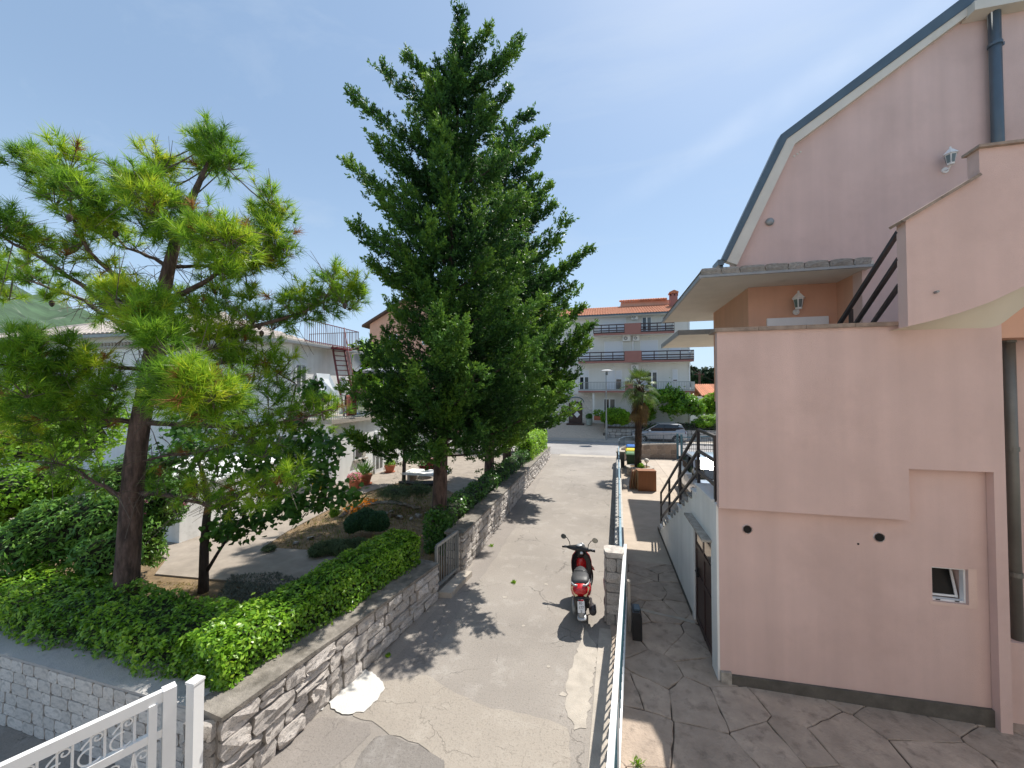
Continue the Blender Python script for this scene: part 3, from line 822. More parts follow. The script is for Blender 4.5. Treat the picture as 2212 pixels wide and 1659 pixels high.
b = MB(); b.box((.92, 22.95, .88), (.5, .6, .08)); b.build('slab', M['concrete'], pl2)
mo = thing('gate_motor', 'black gate motor box behind the sliding gate', 'motor box', (.52, 7.1, 0))
b = MB(); b.prism([(.46, 0.02), (.62, .02), (.62, .42), (.58, .50), (.46, .50)], 'Y', 6.95, 7.25); b.build('housing', M['black_plastic'], mo)
b = MB(); b.box((.54, 7.1, .515), (.10, .16, .03)); b.build('lid', M['slate_blue'], mo)
st = thing('wooden_stake', 'pale upright timber stake standing between gate and black motor box', 'stake', (.42, 7.15, 0))
b = MB(); b.box((.42, 7.25, .45), (.05, .09, .9)); b.build('plank', M['concrete'], st)

# ------------------------------------------------------------------ foliage tools
G = np.random.default_rng(11)
def unit(v): return v / np.maximum(np.linalg.norm(v, axis=1, keepdims=True), 1e-6)
def leaf_quads(c, d, n, L, W, fold=0.12):
    """pointed leaf of two folded halves: base, left, tip, right"""
    d = unit(d); s = unit(np.cross(d, n)); n2 = np.cross(s, d)
    L = np.broadcast_to(np.asarray(L, float).reshape(-1, 1), (len(c), 1)); W = np.broadcast_to(np.asarray(W, float).reshape(-1, 1), (len(c), 1))
    out = np.empty((len(c), 4, 3))
    out[:, 0] = c - d * L * .5
    out[:, 1] = c + s * W * .5 + n2 * W * fold - d * L * .05
    out[:, 2] = c + d * L * .5
    out[:, 3] = c - s * W * .5 + n2 * W * fold - d * L * .05
    return out.reshape(-1, 3)
def lump(p, f=1.0, seed=0.0):
    x, y, z = p[:, 0] * f + seed, p[:, 1] * f - seed * .7, p[:, 2] * f + seed * .3
    return (np.sin(3.1 * x + 1.3 * z) * np.cos(2.7 * y - 1.1 * x) + .6 * np.sin(6.3 * y + 2.2 * z + 1.7 * x) + .5 * np.sin(9.1 * x - 5.2 * z)) / 2.1
def sphere_dirs(n): return unit(G.normal(size=(n, 3)))

def hedge(name, label, a, b, hw, z0, z1, n, mat, L=.055, W=.028, amp=.06, category='hedge', zf=None, up_bias=.5):
    a, b = np.array(a, float), np.array(b, float)
    root = thing(name, label, category, ((a[0] + b[0]) / 2, (a[1] + b[1]) / 2, z0))
    d = (b - a); Ln = np.linalg.norm(d); d /= Ln; l = np.array((-d[1], d[0]))
    H = z1 - z0
    per = np.array((H, 2 * hw, H, hw, hw)); pick = G.choice(5, n, p=per / per.sum())
    t = G.random(n); q = G.random(n)
    x = np.where(pick == 0, -hw, np.where(pick == 2, hw, (q * 2 - 1) * hw))
    h = np.where(pick == 1, H, q * H)
    h = np.where(pick >= 3, G.random(n) * H, h)
    t = np.where(pick == 3, 0, np.where(pick == 4, 1, t))
    nrm = np.zeros((n, 3))
    nrm[:, :2] = np.where((pick == 0)[:, None], -l, np.where((pick == 2)[:, None], l, 0)) + np.where((pick == 3)[:, None], -d, np.where((pick == 4)[:, None], d, 0))
    nrm[:, 2] = (pick == 1) * 1.0
    # round the shoulders
    k = np.clip((h / H - .75) / .25, 0, 1) * np.clip((np.abs(x) / hw - .6) / .4, 0, 1)
    h = h - k * .10 * H; x = x * (1 - k * .12)
    p = np.empty((n, 3)); p[:, :2] = a + d * (t * Ln)[:, None] + l * x[:, None]
    top = (zf(t) if zf else 1.0)
    p[:, 2] = z0 + h * top
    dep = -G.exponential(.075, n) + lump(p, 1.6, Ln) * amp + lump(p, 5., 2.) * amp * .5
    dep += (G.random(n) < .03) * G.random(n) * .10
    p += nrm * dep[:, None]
    nn = unit(nrm * .8 + G.normal(size=(n, 3)) * .55 + np.array((0, 0, up_bias)))
    dd = G.normal(size=(n, 3)) + nrm * .6 + np.array((0, 0, .4)); dd -= nn * (dd * nn).sum(1, keepdims=True)
    s = G.uniform(.65, 1.25, n)
    gr = np.clip((dep + .03) * 3.0, -.35, .3) + (h / H - .6) * .25 + (G.random(n) < .02) * .35  # lighter young tips outside and on top; inner shade put into deep leaves
    raw_mesh('foliage', leaf_quads(p, dd, nn, L * s, W * s), 4, mat, root, growth_shade=gr)
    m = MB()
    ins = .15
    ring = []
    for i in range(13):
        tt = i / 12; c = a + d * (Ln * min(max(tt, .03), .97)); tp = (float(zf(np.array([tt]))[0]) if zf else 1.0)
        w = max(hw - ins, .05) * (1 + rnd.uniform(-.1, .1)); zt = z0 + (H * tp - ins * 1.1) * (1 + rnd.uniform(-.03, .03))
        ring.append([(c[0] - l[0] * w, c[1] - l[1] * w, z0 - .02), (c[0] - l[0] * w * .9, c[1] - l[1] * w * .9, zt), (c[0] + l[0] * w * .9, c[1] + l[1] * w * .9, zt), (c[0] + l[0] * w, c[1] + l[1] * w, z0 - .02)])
    m.loft(ring); m.build('shade_core', M['inner'], root)
    return root

def blob_leaves(blobs, n, L, W, amp=.12, inward=.12, up=.4, jit=.6, lf=1.4):
    """leaves over a set of overlapping ellipsoids ((cx,cy,cz),(rx,ry,rz)); those deep inside another ellipsoid are dropped"""
    vol = np.array([b[1][0] * b[1][1] + b[1][1] * b[1][2] + b[1][0] * b[1][2] for b in blobs]); pick = G.choice(len(blobs), int(n * 1.35), p=vol / vol.sum())
    C = np.array([b[0] for b in blobs])[pick]; Rr = np.array([b[1] for b in blobs])[pick]
    u = sphere_dirs(len(pick)); p = C + u * Rr
    nrm = unit(u / Rr)
    p += nrm * (lump(p, lf, len(blobs)) * amp - G.exponential(inward, len(pick)))[:, None]
    keep = np.ones(len(pick), bool)
    for i, (c, r) in enumerate(blobs):
        e = (((p - np.array(c)) / (np.array(r) * .80)) ** 2).sum(1)
        keep &= ~((e < 1) & (pick != i))
    p, nrm = p[keep][:n], nrm[keep][:n]; m = len(p)
    nn = unit(nrm * .7 + G.normal(size=(m, 3)) * jit + np.array((0, 0, up)))
    dd = G.normal(size=(m, 3)) + nrm * .5 + np.array((0, 0, -.1)); dd -= nn * (dd * nn).sum(1, keepdims=True)
    s = G.uniform(.65, 1.25, m)
    return leaf_quads(p, dd, nn, L * s, W * s)
def core_blobs(blobs, k, root, name='shade_core'):
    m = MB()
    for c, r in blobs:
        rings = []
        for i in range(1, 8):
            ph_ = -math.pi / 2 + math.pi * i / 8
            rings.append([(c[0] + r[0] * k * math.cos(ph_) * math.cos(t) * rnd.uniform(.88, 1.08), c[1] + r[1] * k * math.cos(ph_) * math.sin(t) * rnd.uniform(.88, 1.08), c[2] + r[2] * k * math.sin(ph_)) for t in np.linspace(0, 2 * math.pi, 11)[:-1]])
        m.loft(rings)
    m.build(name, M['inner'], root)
def bush(name, label, cat, base, blobs, n, L, W, mat, core=.78, group=None, stems=0, **kw):
    root = thing(name, label, cat, base, group)
    raw_mesh('foliage', blob_leaves(blobs, n, L, W, **kw), 4, mat, root)
    if core: core_blobs(blobs, core, root)
    if stems:
        m = MB()
        for i in range(stems):
            c, r = blobs[i % len(blobs)]
            m.tube([base, ((base[0] + c[0]) / 2 + rnd.uniform(-.1, .1), (base[1] + c[1]) / 2, (base[2] + c[2]) / 2), c], [.035, .025, .012], 6)
        m.build('stem', M['bark'], root)
    return root

LF = {}
LF['laurel'] = leaf_mat('laurel_leaf', [(.035, .095, .010), (.09, .22, .015), (.17, .36, .022), (.30, .48, .04)], .34, .34, .5, .4, 1.4)
LF['laurel_dark'] = leaf_mat('deep_laurel_leaf', [(.02, .065, .010), (.045, .14, .016), (.09, .23, .025)], .36, .25, .5, .4, 1.4)  # darker laurel copy; shade under the cypresses put into the colour
LF['laurel_bright'] = leaf_mat('sunlit_laurel_leaf', [(.11, .26, .015), (.21, .42, .025), (.32, .54, .04)], .4, .35, .4, .4, 1.4)  # brighter laurel copy; sunlight on the hedge end put into the colour
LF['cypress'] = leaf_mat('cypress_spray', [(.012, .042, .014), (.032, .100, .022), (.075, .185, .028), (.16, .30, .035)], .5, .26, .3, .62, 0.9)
LF['pine'] = leaf_mat('pine_needle', [(.06, .16, .02), (.14, .30, .024), (.26, .43, .028), (.46, .50, .035)], .40, .46, .4, .6, 1.1)
LF['linden'] = leaf_mat('broad_dark_leaf', [(.035, .11, .025), (.07, .18, .033), (.12, .27, .04)], .42, .42, .3, .3, 2)
LF['oleander'] = leaf_mat('oleander_leaf', [(.03, .095, .02), (.07, .18, .03), (.13, .28, .04), (.21, .36, .05)], .45, .25, .4, .4, 1.5)
LF['bright'] = leaf_mat('light_green_leaf', [(.08, .20, .015), (.17, .34, .022), (.28, .46, .035)], .5, .4, .3, .4, .8)
LF['lavender'] = leaf_mat('lavender_leaf', [(.06, .10, .045), (.10, .15, .07), (.15, .20, .10)], .7, .2, .2, .3, 2)
LF['silver'] = leaf_mat('silver_leaf', [(.10, .12, .10), (.17, .19, .16), (.25, .27, .23)], .7, .2, .2, .3, 2)
LF['rosemary'] = leaf_mat('rosemary_leaf', [(.02, .065, .025), (.035, .10, .038), (.055, .14, .05)], .6, .15, .3, .3, 2)
LF['dry'] = leaf_mat('dry_grass', [(.16, .12, .045), (.25, .19, .07), (.22, .22, .06)], .8, .3, .2, .3, 1)
LF['grass'] = leaf_mat('green_grass', [(.06, .12, .015), (.10, .18, .02), (.14, .22, .03)], .7, .3, .2, .3, 1)
LF['palm'] = leaf_mat('palm_leaf', [(.04, .09, .015), (.08, .15, .02), (.13, .19, .03)], .45, .25, .5, .3, 1)
LF['palm_dead'] = leaf_mat('dead_palm_leaf', [(.13, .085, .035), (.20, .14, .06)], .8, .2, .2, .3, 1)
LF['pinkfl'] = leaf_mat('pink_petal', [(.55, .10, .16), (.70, .25, .30), (.75, .45, .42)], .6, .35, .2, .2, 2)
LF['orange'] = leaf_mat('orange_petal', [(.65, .20, .01), (.75, .36, .02)], .6, .35, .2, .2, 2)
LF['magenta'] = leaf_mat('magenta_petal', [(.30, .03, .20), (.45, .08, .30)], .6, .35, .2, .2, 2)


# ------------------------------------------------------------------ the pink house
ph = thing('pink_house', 'large pink house with gabled grey metal roof and outside stairs beside the yard', 'house', (5, 8, 0))
b = MB()
b.prism([(1.64, 2.6), (1.64, 5.2), (4.96, 5.2), (4.96, 0), (4.84, 0), (4.84, 3.28), (3.95, 3.28), (3.95, 2.6)], 'Y', 6.19, 6.297)
b.build('front_panel', M['pink'], ph)
WX0, WX1, WZ0, WZ1 = 4.245, 4.63, 1.52, 1.975
b = MB()
b.span((1.66, 6.30, 0), (WX0, 6.6, 2.64)); b.span((WX1, 6.303, 0), (4.9, 6.6, 3.9)); b.span((2.5, 6.3012, 2.64), (WX0, 6.6, 3.9))
b.span((WX0, 6.302, 0), (WX1, 6.6, WZ0)); b.span((WX0, 6.3015, WZ1), (WX1, 6.6, 3.9))
b.build('wall', M['pink'], ph)
b = MB(); b.span((2.9, 6.9, 0), (9, 9.6, 4.02)); b.span((6.5, 9.6, 0), (9, 17, 4.02)); b.build('wall', M['pink'], ph)
b = MB(); b.span((3.42, 9.6, 3.86), (9, 13.15, 4.02)); b.build('floor_slab', M['concrete'], ph)
for y in (12.9,):
    b = MB(); b.span((4.9, y - .15, 0), (5.2, y + .15, 3.86)); b.build('pillar', M['pink'], ph)
# small window with tilted sash
wf = MB(); fr = .024
for (x0, x1, z0, z1) in ((WX0 + .002, WX0 + fr, WZ0 + .002, WZ1 - .002), (WX1 - fr, WX1 - .002, WZ0 + .002, WZ1 - .002), (WX0 + fr, WX1 - fr, WZ0 + .002, WZ0 + fr), (WX0 + fr, WX1 - fr, WZ1 - fr, WZ1 - .002)):
    wf.span((x0, 6.335, z0), (x1, 6.40, z1))
win = wf.build('window', M['white_plastic'], ph)
s_ = MB(); th = R(14); y0, z0 = 6.42, WZ0 + fr + .005; hgt = WZ1 - WZ0 - 2 * fr - .01
def sp(x, t): return Vector((x, y0 + math.sin(th) * t, z0 + math.cos(th) * t))
for a_, c_ in ((sp(WX0 + .045, 0), sp(WX0 + .045, hgt)), (sp(WX1 - .045, 0), sp(WX1 - .045, hgt)), (sp(WX0 + .03, .018), sp(WX1 - .03, .018)), (sp(WX0 + .03, hgt - .018), sp(WX1 - .03, hgt - .018))):
    s_.bar(a_, c_, .028, .025)
s_.build('sash', M['white_plastic'], win)
b = MB(); b.quad(sp(WX0 + .05, .02), sp(WX1 - .05, .02), sp(WX1 - .05, hgt - .02), sp(WX0 + .05, hgt - .02)); b.build('pane', M['dark_glass'], win)
b = MB(); b.quad((WX0, 6.62, WZ0 - .1), (WX1, 6.62, WZ0 - .1), (WX1, 6.62, WZ1 + .1), (WX0, 6.62, WZ1 + .1)); b.build('room_shade_sheet', M['dark'], win)  # black sheet standing in for the unlit room
for xx in (WX0 + .08, WX1 - .1):
    b = MB(); b.box((xx, 6.332, WZ0 + .016), (.045, .008, .012)); b.build('drain_slot', M['black_plastic'], win)
# wall patch of white render round the window
b = MB(); b.span((WX0 - .03, 6.296, WZ0 - .045), (WX1 + .09, 6.301, WZ0)); b.span((WX1, 6.296, WZ0), (WX1 + .09, 6.3015, WZ1 + .02)); b.build('window_surround', pm('pale_pink_patch', (.70, .52, .45), .9, .05, 3, .3, 90), ph)
for x, z in ((2.04, 2.29), (3.66, 2.315)):
    t = MB(); t.tube([(x, 6.28, z), (x, 6.40, z)], .064, 14, False)
    o = t.build('vent_pipe', M['white_plastic'], ph)
    t = MB(); t.lathe((0, 0, 0), [(.054, 0), (.054, .002)], 12); t.v = [(x + a, 6.279 + c, z + b_) for a, b_, c in t.v]
    t.build('pipe_shade_disc', M['dark'], o)  # dark disc painted for the shade inside the pipe
b = MB(); b.box((3.42, 6.297, 2.20), (.02, .01, .025)); b.build('wall_plug', M['dark_metal'], ph)
b = MB(); b.prism([(1.80, 0.0), (4.86, 0.0), (4.86, .23), (1.80, .15)], 'Y', 6.262, 6.33); b.build('plinth', M['plinth'], ph)
b = MB(); b.prism([(1.66, 0.0), (1.80, 0.0), (1.80, .19), (1.66, .18)], 'Y', 6.25, 6.33); b.build('corner_stone', M['fascia_stone'], ph)
# coping of the terrace parapet in lengths
xs = [1.60, 2.18, 2.78, 3.36, 3.93]
for i in range(4):
    b = MB(); b.span((xs[i] + .003, 6.15, 5.20), (xs[i + 1] - .003, 6.50, 5.255)); b.build('coping_slab', M['stonecap'], ph)
b = MB(); b.span((2.46, 6.31, 4.03), (4.93, 9.3, 4.18)); b.span((4.93, 6.95, 4.025), (9, 9.3, 4.175)); b.build('terrace_floor', M['concrete'], ph)
b = MB(); b.box((5.0, 6.30, 3.285), (.3, .02, .01)); 

# gable: wall, roof and verge
GY = 9.28
roofl = [(2.55, 7.22), (3.72, 9.80), (8.0, 12.80), (12.3, 9.80), (13.5, 7.22)]
wallp = [(2.82, 6.97), (2.82, 7.50), (3.86, 9.55), (8.0, 12.45), (12.1, 9.55), (13.2, 7.3), (13.2, 4.1), (5.2, 4.1), (5.2, 6.97)]
b = MB(); b.prism(wallp, 'Y', GY, GY + .3); b.build('gable_wall', M['pink'], ph)
b = MB(); b.span((4.9, GY + .3, 6.97), (11, 17, 7.3)); b.build('wall', M['pink'], ph)
def offs(line, d):
    out = []
    for i, p in enumerate(line):
        a = Vector(line[max(0, i - 1)]); c = Vector(line[min(len(line) - 1, i + 1)]); q = Vector(p)
        n1 = (q - a).normalized() if i else (c - q).normalized(); n2 = (c - q).normalized() if i < len(line) - 1 else n1
        nn = Vector((-(n1 + n2).y, (n1 + n2).x)).normalized()
        out.append(tuple(q + nn * d / max(.3, nn.dot(Vector((-n1.y, n1.x))))))
    return out
r_out = offs(roofl, .02); r_in = [offs(roofl, -.09)[0], offs(roofl, -.13)[1]] + offs(roofl, -.20)[2:]
b = MB(); b.prism(r_out + r_in[::-1], 'Y', GY - .16, GY + .02); b.build('roof', M['slate_blue'], ph)
rb = [(4.75, 7.22), (5.5, 9.1), (8.0, 11.0), (10.6, 9.1), (11.3, 7.22)]
b = MB(); b.prism(rb, 'Y', GY + .31, 17.2); b.build('roof', M['slate_blue'], ph)
v_in = offs(roofl, -.32)
b = MB(); b.prism([offs(roofl, -.095)[0], offs(roofl, -.135)[1]] + offs(roofl, -.205)[2:] + v_in[::-1], 'Y', GY - .14, GY - .002); b.build('verge_band', M['cream'], ph)
b = MB(); b.bar((2.52, GY - .14, 7.17), (2.52, GY + .3, 7.17), .12, .12); b.build('gutter', M['pipe'], ph)
b = MB(); b.tube([(2.55, GY - .03, 7.10), (2.60, GY - .02, 6.97), (2.76, GY - .02, 6.95), (2.76, GY - .02, 7.03)], .045, 8); b.build('gutter_pipe', M['pipe'], ph)

# porch under the canopy
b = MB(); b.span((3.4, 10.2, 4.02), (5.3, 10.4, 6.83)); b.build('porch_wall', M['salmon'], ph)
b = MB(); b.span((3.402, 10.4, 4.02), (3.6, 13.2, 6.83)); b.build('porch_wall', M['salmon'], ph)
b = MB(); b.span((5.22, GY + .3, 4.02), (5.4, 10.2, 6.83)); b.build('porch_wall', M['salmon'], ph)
CX0, CX1, CYA, CYB = 2.10, 5.28, 9.06, 14.6
b = MB(); b.span((CX0, CYA, 6.83), (CX1, CYB, 6.95)); b.build('canopy', M['cream'], ph)
b = MB(); b.span((CX0 - .04, CYA - .05, 6.82), (CX1, CYA - .004, 6.87)); b.span((CX0 - .05, CYA - .052, 6.80), (CX0 - .004, CYB, 6.88)); b.build('drip_edge', M['grey_metal'], ph)
x = CX0 - .02; cr_ = random.Random(5)
while x < CX1 - .05:
    w_ = min(cr_.uniform(.28, .5), CX1 - x)
    pass
    piece("fascia_stone", cr_.choice(FASC), ph, (x + w_ / 2, CYA + .03, 6.945), (0, 0, 0), (w_ - .008, .075, .15)); x += w_
b = MB(); b.add([(CX0 - .03, CYA - .04, 6.885), (CX0 - .03, CYB, 6.885), (CX0 + .35, CYB, 7.06), (CX0 + .25, CYA - .02, 7.04), ], [(0, 3, 2, 1)]); b.add([(CX0 - .03, CYA - .04, 6.955), (CX1, CYA - .0, 7.01), (CX1, CYB, 7.02), (CX0 - .03, CYB, 6.955)], [(0, 1, 2, 3)])
b.build('canopy_top', M['fascia_stone'], ph)
b = MB(); b.span((3.85, 10.165, 4.05), (4.96, 10.21, 5.85)); d_ = b.build('porch_door', M['white_plastic'], ph)
b = MB(); b.span((3.78, 10.15, 5.85), (5.03, 10.22, 6.06)); b.build('shutter_box', M['white_plastic'], d_)
# second, lower canopy farther along
b = MB(); b.span((2.75, 15.2, 6.45), (5, 19.5, 6.56)); b.build('canopy', M['cream'], ph)
b = MB(); b.span((2.70, 15.15, 6.44), (2.75, 19.5, 6.62)); b.span((2.70, 15.12, 6.44), (5, 15.196, 6.62)); b.build('gutter', M['grey_metal'], ph)

# right part of the gable with downpipe and its level eave, plain wall below
tp = [P(2143, 40, Y=GY - .12), P(2158, 300, Y=GY - .12)]
pxm = (tp[0].x + tp[1].x) / 2
b = MB(); b.span((pxm + .10, GY - .05, 7.0), (12, GY - .003, 11.62)); b.build('wing_wall', M['pink'], ph)
b = MB(); b.span((P(2095, 20, Y=GY - .2).x, GY - .30, 11.62), (12, GY - .003, 11.80)); b.build('wing_eave', M['cream'], ph)
b = MB(); b.tube([(pxm, GY - .13, 12.4), (pxm, GY - .13, 7.0)], .085, 14); dp = b.build('downpipe', M['pipe'], ph, smooth=True)
for z in (11.0, 8.75):
    q = MB(); q.tube([(pxm, GY - .13, z - .03), (pxm, GY - .13, z + .03)], .10, 14); q.box((pxm + .11, GY - .11, z), (.06, .06, .06)); q.build('clamp', M['pipe'], dp)
b = MB(); b.span((4.97, 6.62, 0), (10, 6.9, 6.3)); b.build('wall', M['pink'], ph)
x2 = P(2188, 1050, Y=6.5).x
b = MB(); b.tube([(x2, 6.5, 5.6), (x2, 6.5, 1.05)], .058, 14); dp2 = b.build('downpipe', M['pipe_grey'], ph, smooth=True)
for z in (5.0, 3.55, 1.9):
    q = MB(); q.tube([(x2, 6.5, z - .03), (x2, 6.5, z + .03)], .068, 14); q.build('clamp', M['pipe_grey'], dp2)
b = MB(); b.span((4.98, 6.40, 0), (10, 6.618, 1.05)); b.build('pipe_plinth', M['pink'], ph)

# stair parapet on the right, its soffit, arch and copings
FY = 5.85
front = [(3.76, 5.14), (3.76, 6.50), (4.46, 6.93), (4.52, 7.0), (4.52, 7.31), (9, 7.31), (9, 6.9), (6.4, 6.35), (5.6, 5.98), (5.2, 5.76), (4.9, 5.57), (4.6, 5.41), (4.3, 5.29), (4.0, 5.20)]
b = MB(); b.prism(front, 'Y', FY, FY + .16); b.build('stair_parapet', M['pink'], ph)
fe = [(3.76, 5.139), (4.0, 5.199), (4.3, 5.289), (4.6, 5.409), (4.9, 5.569), (5.2, 5.759), (5.6, 5.979), (6.4, 6.349), (9, 6.899)]
be = [(3.76, 5.139), (4.0, 5.139), (4.3, 5.139), (4.6, 5.139), (4.9, 5.15), (5.05, 5.33), (5.3, 5.60), (5.9, 5.95), (9, 6.6)]
import numpy as _np
cf = lambda L, t: (float(_np.interp(t, range(len(L)), [q[0] for q in L])), float(_np.interp(t, range(len(L)), [q[1] for q in L])))
def smooth(L, t):
    i = int(min(max(t, 0), len(L) - 1.001)); u = t - i
    p = [L[max(0, i - 1)], L[i], L[i + 1], L[min(len(L) - 1, i + 2)]]
    return tuple(.5 * (2 * p[1][k] + (p[2][k] - p[0][k]) * u + (2 * p[0][k] - 5 * p[1][k] + 4 * p[2][k] - p[3][k]) * u * u + (3 * p[1][k] - p[0][k] - 3 * p[2][k] + p[3][k]) * u ** 3) for k in (0, 1))
b = MB(); NS = 40; rows = []
for i in range(NS + 1):
    t = (len(fe) - 1) * i / NS; f_, k_ = smooth(fe, t), smooth(be, t); k_ = (f_[0] * .5 + k_[0] * .5, k_[1])
    rows.append([(f_[0] + (k_[0] - f_[0]) * j / 4, FY + .158 + (6.19 - FY - .158) * j / 4, f_[1] + (k_[1] - f_[1]) * j / 4) for j in range(5)])
b.loft(rows, False, False)
b.build('stair_soffit', M['greenish'], ph, smooth=True)
ap = [smooth(be, (len(be) - 1) * i / 30) for i in range(31)]; ap = [p for p in ap if p[0] > 4.93]
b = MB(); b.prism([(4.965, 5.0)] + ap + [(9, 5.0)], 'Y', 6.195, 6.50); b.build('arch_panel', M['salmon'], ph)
def cop(a, c, name='coping_slab'):
    q = MB(); q.bar((a[0], FY + .07, a[1]), (c[0], FY + .07, c[1]), .24, .035); return q.build(name, M['stonecap'], ph)
cop((3.70, 6.48), (4.10, 6.728)); cop((4.104, 6.73), (4.50, 6.975)); cop((4.485, 7.325), (5.3, 7.325)); cop((5.304, 7.325), (9, 7.325))
b = MB(); b.prism([(6.02, 6.45), (6.4, 6.7), (6.19, 5.2)], 'Y', 6.1, 6.12)
b = MB(); v = P(2020, 632, Y=FY); b.tube([(v.x, FY + .02, v.z), (v.x - .01, FY - .06, v.z)], .016, 8); b.build('pipe_stub', M['grey_metal'], ph)
for (a_, c_) in (((1938, 505), (1815, 697)), ((1940, 562), (1850, 697)), ((1942, 618), (1886, 697))):
    p0 = P(*a_, Y=6.03); p1 = P(*c_, Y=7.35); d_ = (p1 - p0)
    b = MB(); b.bar(p0 - d_ * .02, p0 + d_ * 1.25, .05, .05); b.build('handrail', M['dark_metal'], ph)
v = P(1838, 668, Y=7.25); b = MB(); b.bar(v, v - Vector((0, 0, 1.2)), .045); b.build('handrail_post', M['dark_metal'], ph)
# steps between terrace and the right landing
for i in range(4):
    y = 7.5 - i * .24
    b = MB(); b.span((3.95, y - .24, 4.0), (5.0, y, 4.36 + i * .18)); b.build('stair_step', M['concrete'], ph)

# wall lanterns and the round lamp
def lantern(px, py, Y, s=1.0):
    c = P(px, py, Y=Y)
    q = MB(); q.lathe((c.x, Y - .16 * s, c.z - .02), [(.05 * s, -.13 * s), (.055 * s, -.12 * s), (.085 * s, .06 * s), (.11 * s, .065 * s), (.10 * s, .08 * s), (.045 * s, .15 * s), (.02 * s, .17 * s), (.015 * s, .21 * s)], 6)
    q.tube([(c.x + .02 * s, Y, c.z - .17 * s), (c.x + .01 * s, Y - .1 * s, c.z - .2 * s), (c.x, Y - .16 * s, c.z - .14 * s)], .014 * s, 6)
    q.tube([(c.x + .02 * s, Y - .025 * s, c.z - .17 * s), (c.x + .02 * s, Y + .0, c.z - .17 * s)], .055 * s, 12)
    o = q.build('wall_lantern', M['white_metal'], ph)
    q = MB()
    for k in range(6):
        a0, a1 = k * math.pi / 3 + .15, (k + 1) * math.pi / 3 - .15
        r0, r1 = .0605 * s, .083 * s
        q.quad(*[(c.x + r * math.cos(a) , Y - .16 * s + r * math.sin(a), c.z - .02 + z) for r, a, z in ((r0, a0, -.10 * s), (r0, a1, -.10 * s), (r1, a1, .045 * s), (r1, a0, .045 * s))])
    q.build('pane', glass_mat('lantern_glass', (.12, .15, .15), .1), o)
lantern(2037, 350, GY, 1.05)
lantern(1716, 655, 10.2, 1.25)
c = P(1662, 480, Y=GY); b = MB(); b.lathe((0, 0, 0), [(.075, 0), (.085, .02), (.08, .04), (.055, .06), (.02, .07)], 16)
b.v = [(c.x + a, GY - cc, c.z + b_) for a, b_, cc in b.v]; b.build('bulkhead_lamp', M['grey_metal'], ph, smooth=True)
c = P(1722, 333, Y=GY); b = MB()
for k in (-.06, 0, .06): b.tube([(c.x + k, GY + .01, c.z + k * .6), (c.x + k, GY - .012, c.z + k * .6)], .022, 8)
b.build('wall_vent', M['cream'], ph)

# ---- outside stair down to the yard: white flank wall with the brown door
SX = 1.63
nst = 15; yt, yb, zt = 7.55, 12.85, 2.62
run, rise = (yb - yt) / nst, zt / nst
prof = [(6.305, 0.0), (6.305, zt), (yt, zt)]
for i in range(nst): prof += [(yt + run * i + .001, zt - rise * (i + 1)), (yt + run * (i + 1), zt - rise * (i + 1))]
prof = prof[:-1] + [(yb, 0.0)]
DY0, DY1, DZ = 6.62, 7.86, 1.95
b = MB(); b.prism(prof, 'X', SX + .10, SX + 1.05); b.build('stair_flank', M['white'], ph)
# skin in front of the door recess
b = MB()
b.prism([(6.305, 0.0), (6.305, zt), (yt, zt)] + prof[3:-1] + [(yb, 0.0), (DY1, 0.0), (DY1, DZ), (DY0, DZ), (DY0, 0.0)], 'X', SX, SX + .10); b.build('stair_flank', M['white'], ph)
b = MB(); b.span((SX + .045, DY0 + .005, 0.02), (SX + .085, DY1 - .005, DZ - .005)); door = b.build('cellar_door', M['brown_door'], ph)
b = MB()
for y in (DY0 + .06, (DY0 + DY1) / 2, DY1 - .06): b.span((SX + .03, y - .04, .04), (SX + .046, y + .04, DZ - .03))
for z in (.12, .95, 1.45, 1.86): b.span((SX + .032, DY0 + .02, z - .04), (SX + .0465, DY1 - .02, z + .04))
b.build('door_frame', M['brown_door'], door)
b = MB(); b.span((SX + .036, DY0 + .12, 1.55), (SX + .0455, DY1 - .12, 1.80)); b.build('door_light', M['glass'], door)
b = MB(); b.box((SX + .015, DY1 - .25, 1.02), (.03, .05, .16)); b.bar((SX - .02, DY1 - .25, 1.05), (SX - .02, DY1 - .38, 1.05), .02); b.build('handle', M['black_plastic'], door)
b = MB(); b.prism([(DY0 - .06, DZ), (DY1 + .1, DZ), (DY1 + .1, DZ + .035), (DY0 - .06, DZ + .035)], 'X', SX - .14, SX - .002); b.build('door_lintel', M['fascia_stone'], ph)
b = MB(); b.span((SX - .012, DY1 + .12, 0.0), (SX - .001, yb - .1, .10)); b.build('stair_plinth', M['plinth'], ph)
b = MB(); b.span((SX - .03, 6.44, zt), (SX + 1.05, yt + .02, zt + .035)); b.build('stair_landing', M['white'], ph)
for i in range(nst - 1):
    y = yt + run * i
    b = MB(); b.span((SX - .03, y + .022, zt - rise * (i + 1)), (SX + 1.05, y + run + .02, zt - rise * (i + 1) + .035)); b.build('tread', M['fascia_stone'] if i % 4 else M['white_dirty'], ph)
rail = lambda y: (zt if y <= yt else zt - (y - yt) / (yb - yt) * zt)
for hz in (1.0, .62, .25):
    b = MB()
    a_ = Vector((SX + .04, 6.46, zt + hz)); m_ = Vector((SX + .04, yt, zt + hz)); e_ = Vector((SX + .04, 12.35, rail(12.35) + hz))
    b.bar(a_, m_, .045, .045); b.build('stair_rail', M['dark_metal'], ph)
    b = MB(); b.bar(m_, e_, .045, .045); b.build('stair_rail', M['dark_metal'], ph)
for y in (6.46, yt + .01, 9.3, 10.8, 12.33):
    b = MB(); b.bar((SX + .04, y, rail(y) - .02), (SX + .04, y, rail(y) + 1.02), .05, .05, (0, 1, 0)); b.build('stair_post', M['dark_metal'], ph)

